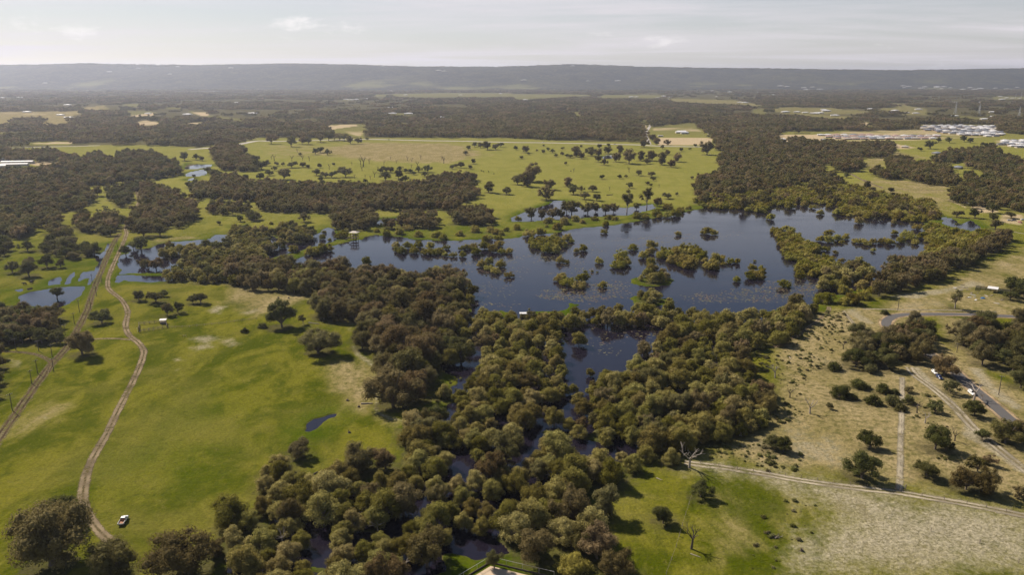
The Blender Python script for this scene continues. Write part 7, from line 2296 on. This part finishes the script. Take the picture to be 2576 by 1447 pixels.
cw.modifiers.new('skin', 'SKIN')
rad = [0.40, 0.36, 0.36, 0.22, 0.17, 0.11, 0.13, 0.06, 0.13, 0.06, 0.15, 0.08, 0.06, 0.15, 0.08, 0.06, 0.06, 0.03, 0.05, 0.05]
for v_, r_ in zip(me.skin_vertices[0].data, rad):
    v_.radius = (r_, r_)
me.skin_vertices[0].data[0].use_root = True
sb = cw.modifiers.new('sub', 'SUBSURF')
sb.levels = sb.render_levels = 1
dg = bpy.context.evaluated_depsgraph_get()
COW = bpy.data.meshes.new_from_object(cw.evaluated_get(dg))
bpy.data.objects.remove(cw)
COW.materials.clear()
COW.materials.append(M['cow'])
COWS = [('21', x, y) for x, y in ((1035, 280), (1060, 285), (1080, 285), (1045, 300), (1065, 305), (1085, 310), (1100, 320), (1050, 315), (1072, 325), (1095, 335), (1010, 320), (985, 325), (975, 315), (1110, 345), (1135, 345), (1085, 345))] + \
       [('12', x, y) for x, y in ((2260, 1205), (2278, 1212), (2330, 1212), (2383, 1235))] + [('13', 580, 1208), ('21', 250, 1060), ('21', 315, 1045), ('21', 325, 1035)]
for i, (t_, x, y) in enumerate(COWS):
    X, Y = at(t_, x, y)
    o = link('cow', COW, loc=(X, Y, GZ), rz=rd_.uniform(0, 6.28), scale=(1.3, 1.3, 1.3))
    lb, gp = ('black cow in the herd on the far side of the tree clump', 'the black herd') if i < 16 else (('black cow grazing alone in the wide far paddock', 'cows in the far paddock') if i < 21 else ('black cow standing by the flooded furrows', 'cows by the flooded furrows'))
    tag(o, lb, 'cow', gp)

# --- floating weed on the lake: small mats, one uncountable mass
rw = np.random.default_rng(12)
bands = [(D('23', [(300, 1120), (1100, 1000), (1150, 1180), (700, 1240), (250, 1180)]), 900), (D('23', [(1000, 600), (1700, 540), (1650, 680), (1000, 700)]), 300), (D('23', [(0, 640), (900, 640), (850, 960), (0, 950)]), 450), (D('22', [(1900, 640), (2575, 600), (2575, 720), (1700, 660)]), 200),
         (D('22', [(1800, 780), (2575, 800), (2575, 1000), (2100, 900)]), 280), (D('23', [(1700, 1150), (2575, 1080), (2575, 1230), (1750, 1230)]), 500), (D('24', [(0, 1050), (300, 1000), (480, 1060), (450, 1200), (0, 1200)]), 700), (D('33', [(900, 160), (1500, 190), (1200, 400), (850, 520), (800, 330)]), 160),
         (D('22', [(2100, 1150), (2575, 900), (2575, 1300), (2250, 1250)]), 200), (D('23', [(1500, 560), (2400, 520), (2300, 620), (1700, 640)]), 140)]
WV, WF, WT = [], [], []
for poly, n_ in bands:
    P = W(poly, 0.0)
    lo, hi = P.min(0), P.max(0)
    got = 0
    while got < n_:
        cx, cy = rw.uniform(lo, hi)
        if not inside(P, np.array([cx]), np.array([cy]))[0]:
            continue
        tn = rw.uniform(0, 1)
        k = rw.integers(3, 12)
        for _ in range(k):
            qx, qy = cx + rw.normal() * 4.5, cy + rw.normal() * 2.2
            m_ = 6
            r0 = rw.uniform(0.2, 0.9)
            an = np.sort(rw.uniform(0, 6.28, m_))
            b0 = len(WV)
            for q in an:
                WV.append((qx + math.cos(q) * r0 * rw.uniform(0.6, 1.6), qy + math.sin(q) * r0 * 0.6, 0.02))
            WF.append(tuple(range(b0, b0 + m_)))
            WT.append(tn)
        got += k
me = bpy.data.meshes.new('floating_weed')
me.from_pydata(WV, [], WF)
a_ = me.attributes.new('tint', 'FLOAT', 'FACE')
a_.data.foreach_set('value', np.array(WT, np.float32))
t = NT('floating_weed')
c = t.mix(t.attr('tint'), (0.150, 0.090, 0.055), (0.17, 0.16, 0.055))
M['weed'] = t.done(t.bsdf(c, 0.8, 0.2).outputs[0])
tag(link('floating_weed', me, M['weed']), 'brown specks of weed floating over the lake', 'weed', kind='stuff')

# --- low heath and tussocks on the sandy side, uncountable
hs_pts = []
for poly, n_ in ((D('34', [(0, 520), (250, 300), (600, 80), (720, 100), (700, 260), (860, 330), (700, 420), (560, 600), (420, 700), (330, 900), (150, 1000), (100, 700)]), 380), (D('43', [(1950, 140), (2300, 110), (2620, 110), (2640, 380), (2250, 330), (1950, 270)]), 180),
                 (D('44', [(0, 120), (350, 200), (300, 420), (0, 430)]), 60), (D('34', [(0, 1000), (250, 950), (420, 1100), (200, 1200), (0, 1150)]), 90), (D('44', [(1640, 250), (1950, 250), (1960, 330), (1700, 320)]), 26), (D('33', [(2400, 420), (2575, 480), (2620, 640), (2450, 700)]), 130),
                 (D('44', [(0, 600), (500, 700), (450, 1447), (-200, 1447)]), 40), (D('34', [(1400, 850), (1700, 900), (1950, 1200), (1700, 1250), (1400, 1150)]), 60), (D('33', [(1000, 1200), (1300, 1300), (1500, 1440), (1200, 1440)]), 60), (D('34', [(560, 30), (760, 30), (860, 200), (700, 260), (560, 180)]), 120),
                 (D('32', [(1650, 560), (2100, 600), (2000, 900), (1700, 1000)]), 90)):
    P = W(poly)
    lo, hi = P.min(0), P.max(0)
    q = rw.uniform(lo, hi, (n_ * 4, 2))
    q = q[inside(P, q[:, 0], q[:, 1])][:n_]
    hs_pts.append(q)
hp_ = np.concatenate(hs_pts)
HE = []
for v in range(4):
    rng = np.random.default_rng(900 + v)
    C, L = lobes_of('shrub', rng)
    V, Q, T, ti = crown_arrays('shrub', rng, C, L, 260, 0.06)
    HE.append(build_poly_mesh('tussock', V, Q, T, ti, [M['heath']]))
s_ = 0.4 + 2.6 * rw.uniform(0, 1, len(hp_)) ** 4
scatter('low_heath', 'low green heath tussocks scattered over the sandy ground', 'heath', np.concatenate([hp_, np.full((len(hp_), 1), 0.28)], 1), np.stack([s_, s_, s_ * 0.75], -1), np.stack([s_ * 0, s_ * 0, rw.uniform(0, 6.28, len(s_))], -1), source_coll('tussock', HE), 4)

# ------------------------------------------------------------------ the hazy air between here and the hills
hz = MB().box(-13500, 13500, -400, 17000, -2.5, 330).build('haze', None)
t = NT('haze_air')
pv = t.n('ShaderNodeVolumePrincipled')
pv.inputs['Color'].default_value = (0.76, 0.82, 1.0, 1)
pv.inputs['Density'].default_value = 4.6e-5
pv.inputs['Anisotropy'].default_value = 0.5
t.t.links.new(pv.outputs[0], t.out.inputs['Volume'])
hz.data.materials.append(t.m)
tag(hz, 'thin pale haze filling the air over the whole plain', 'haze', kind='stuff')
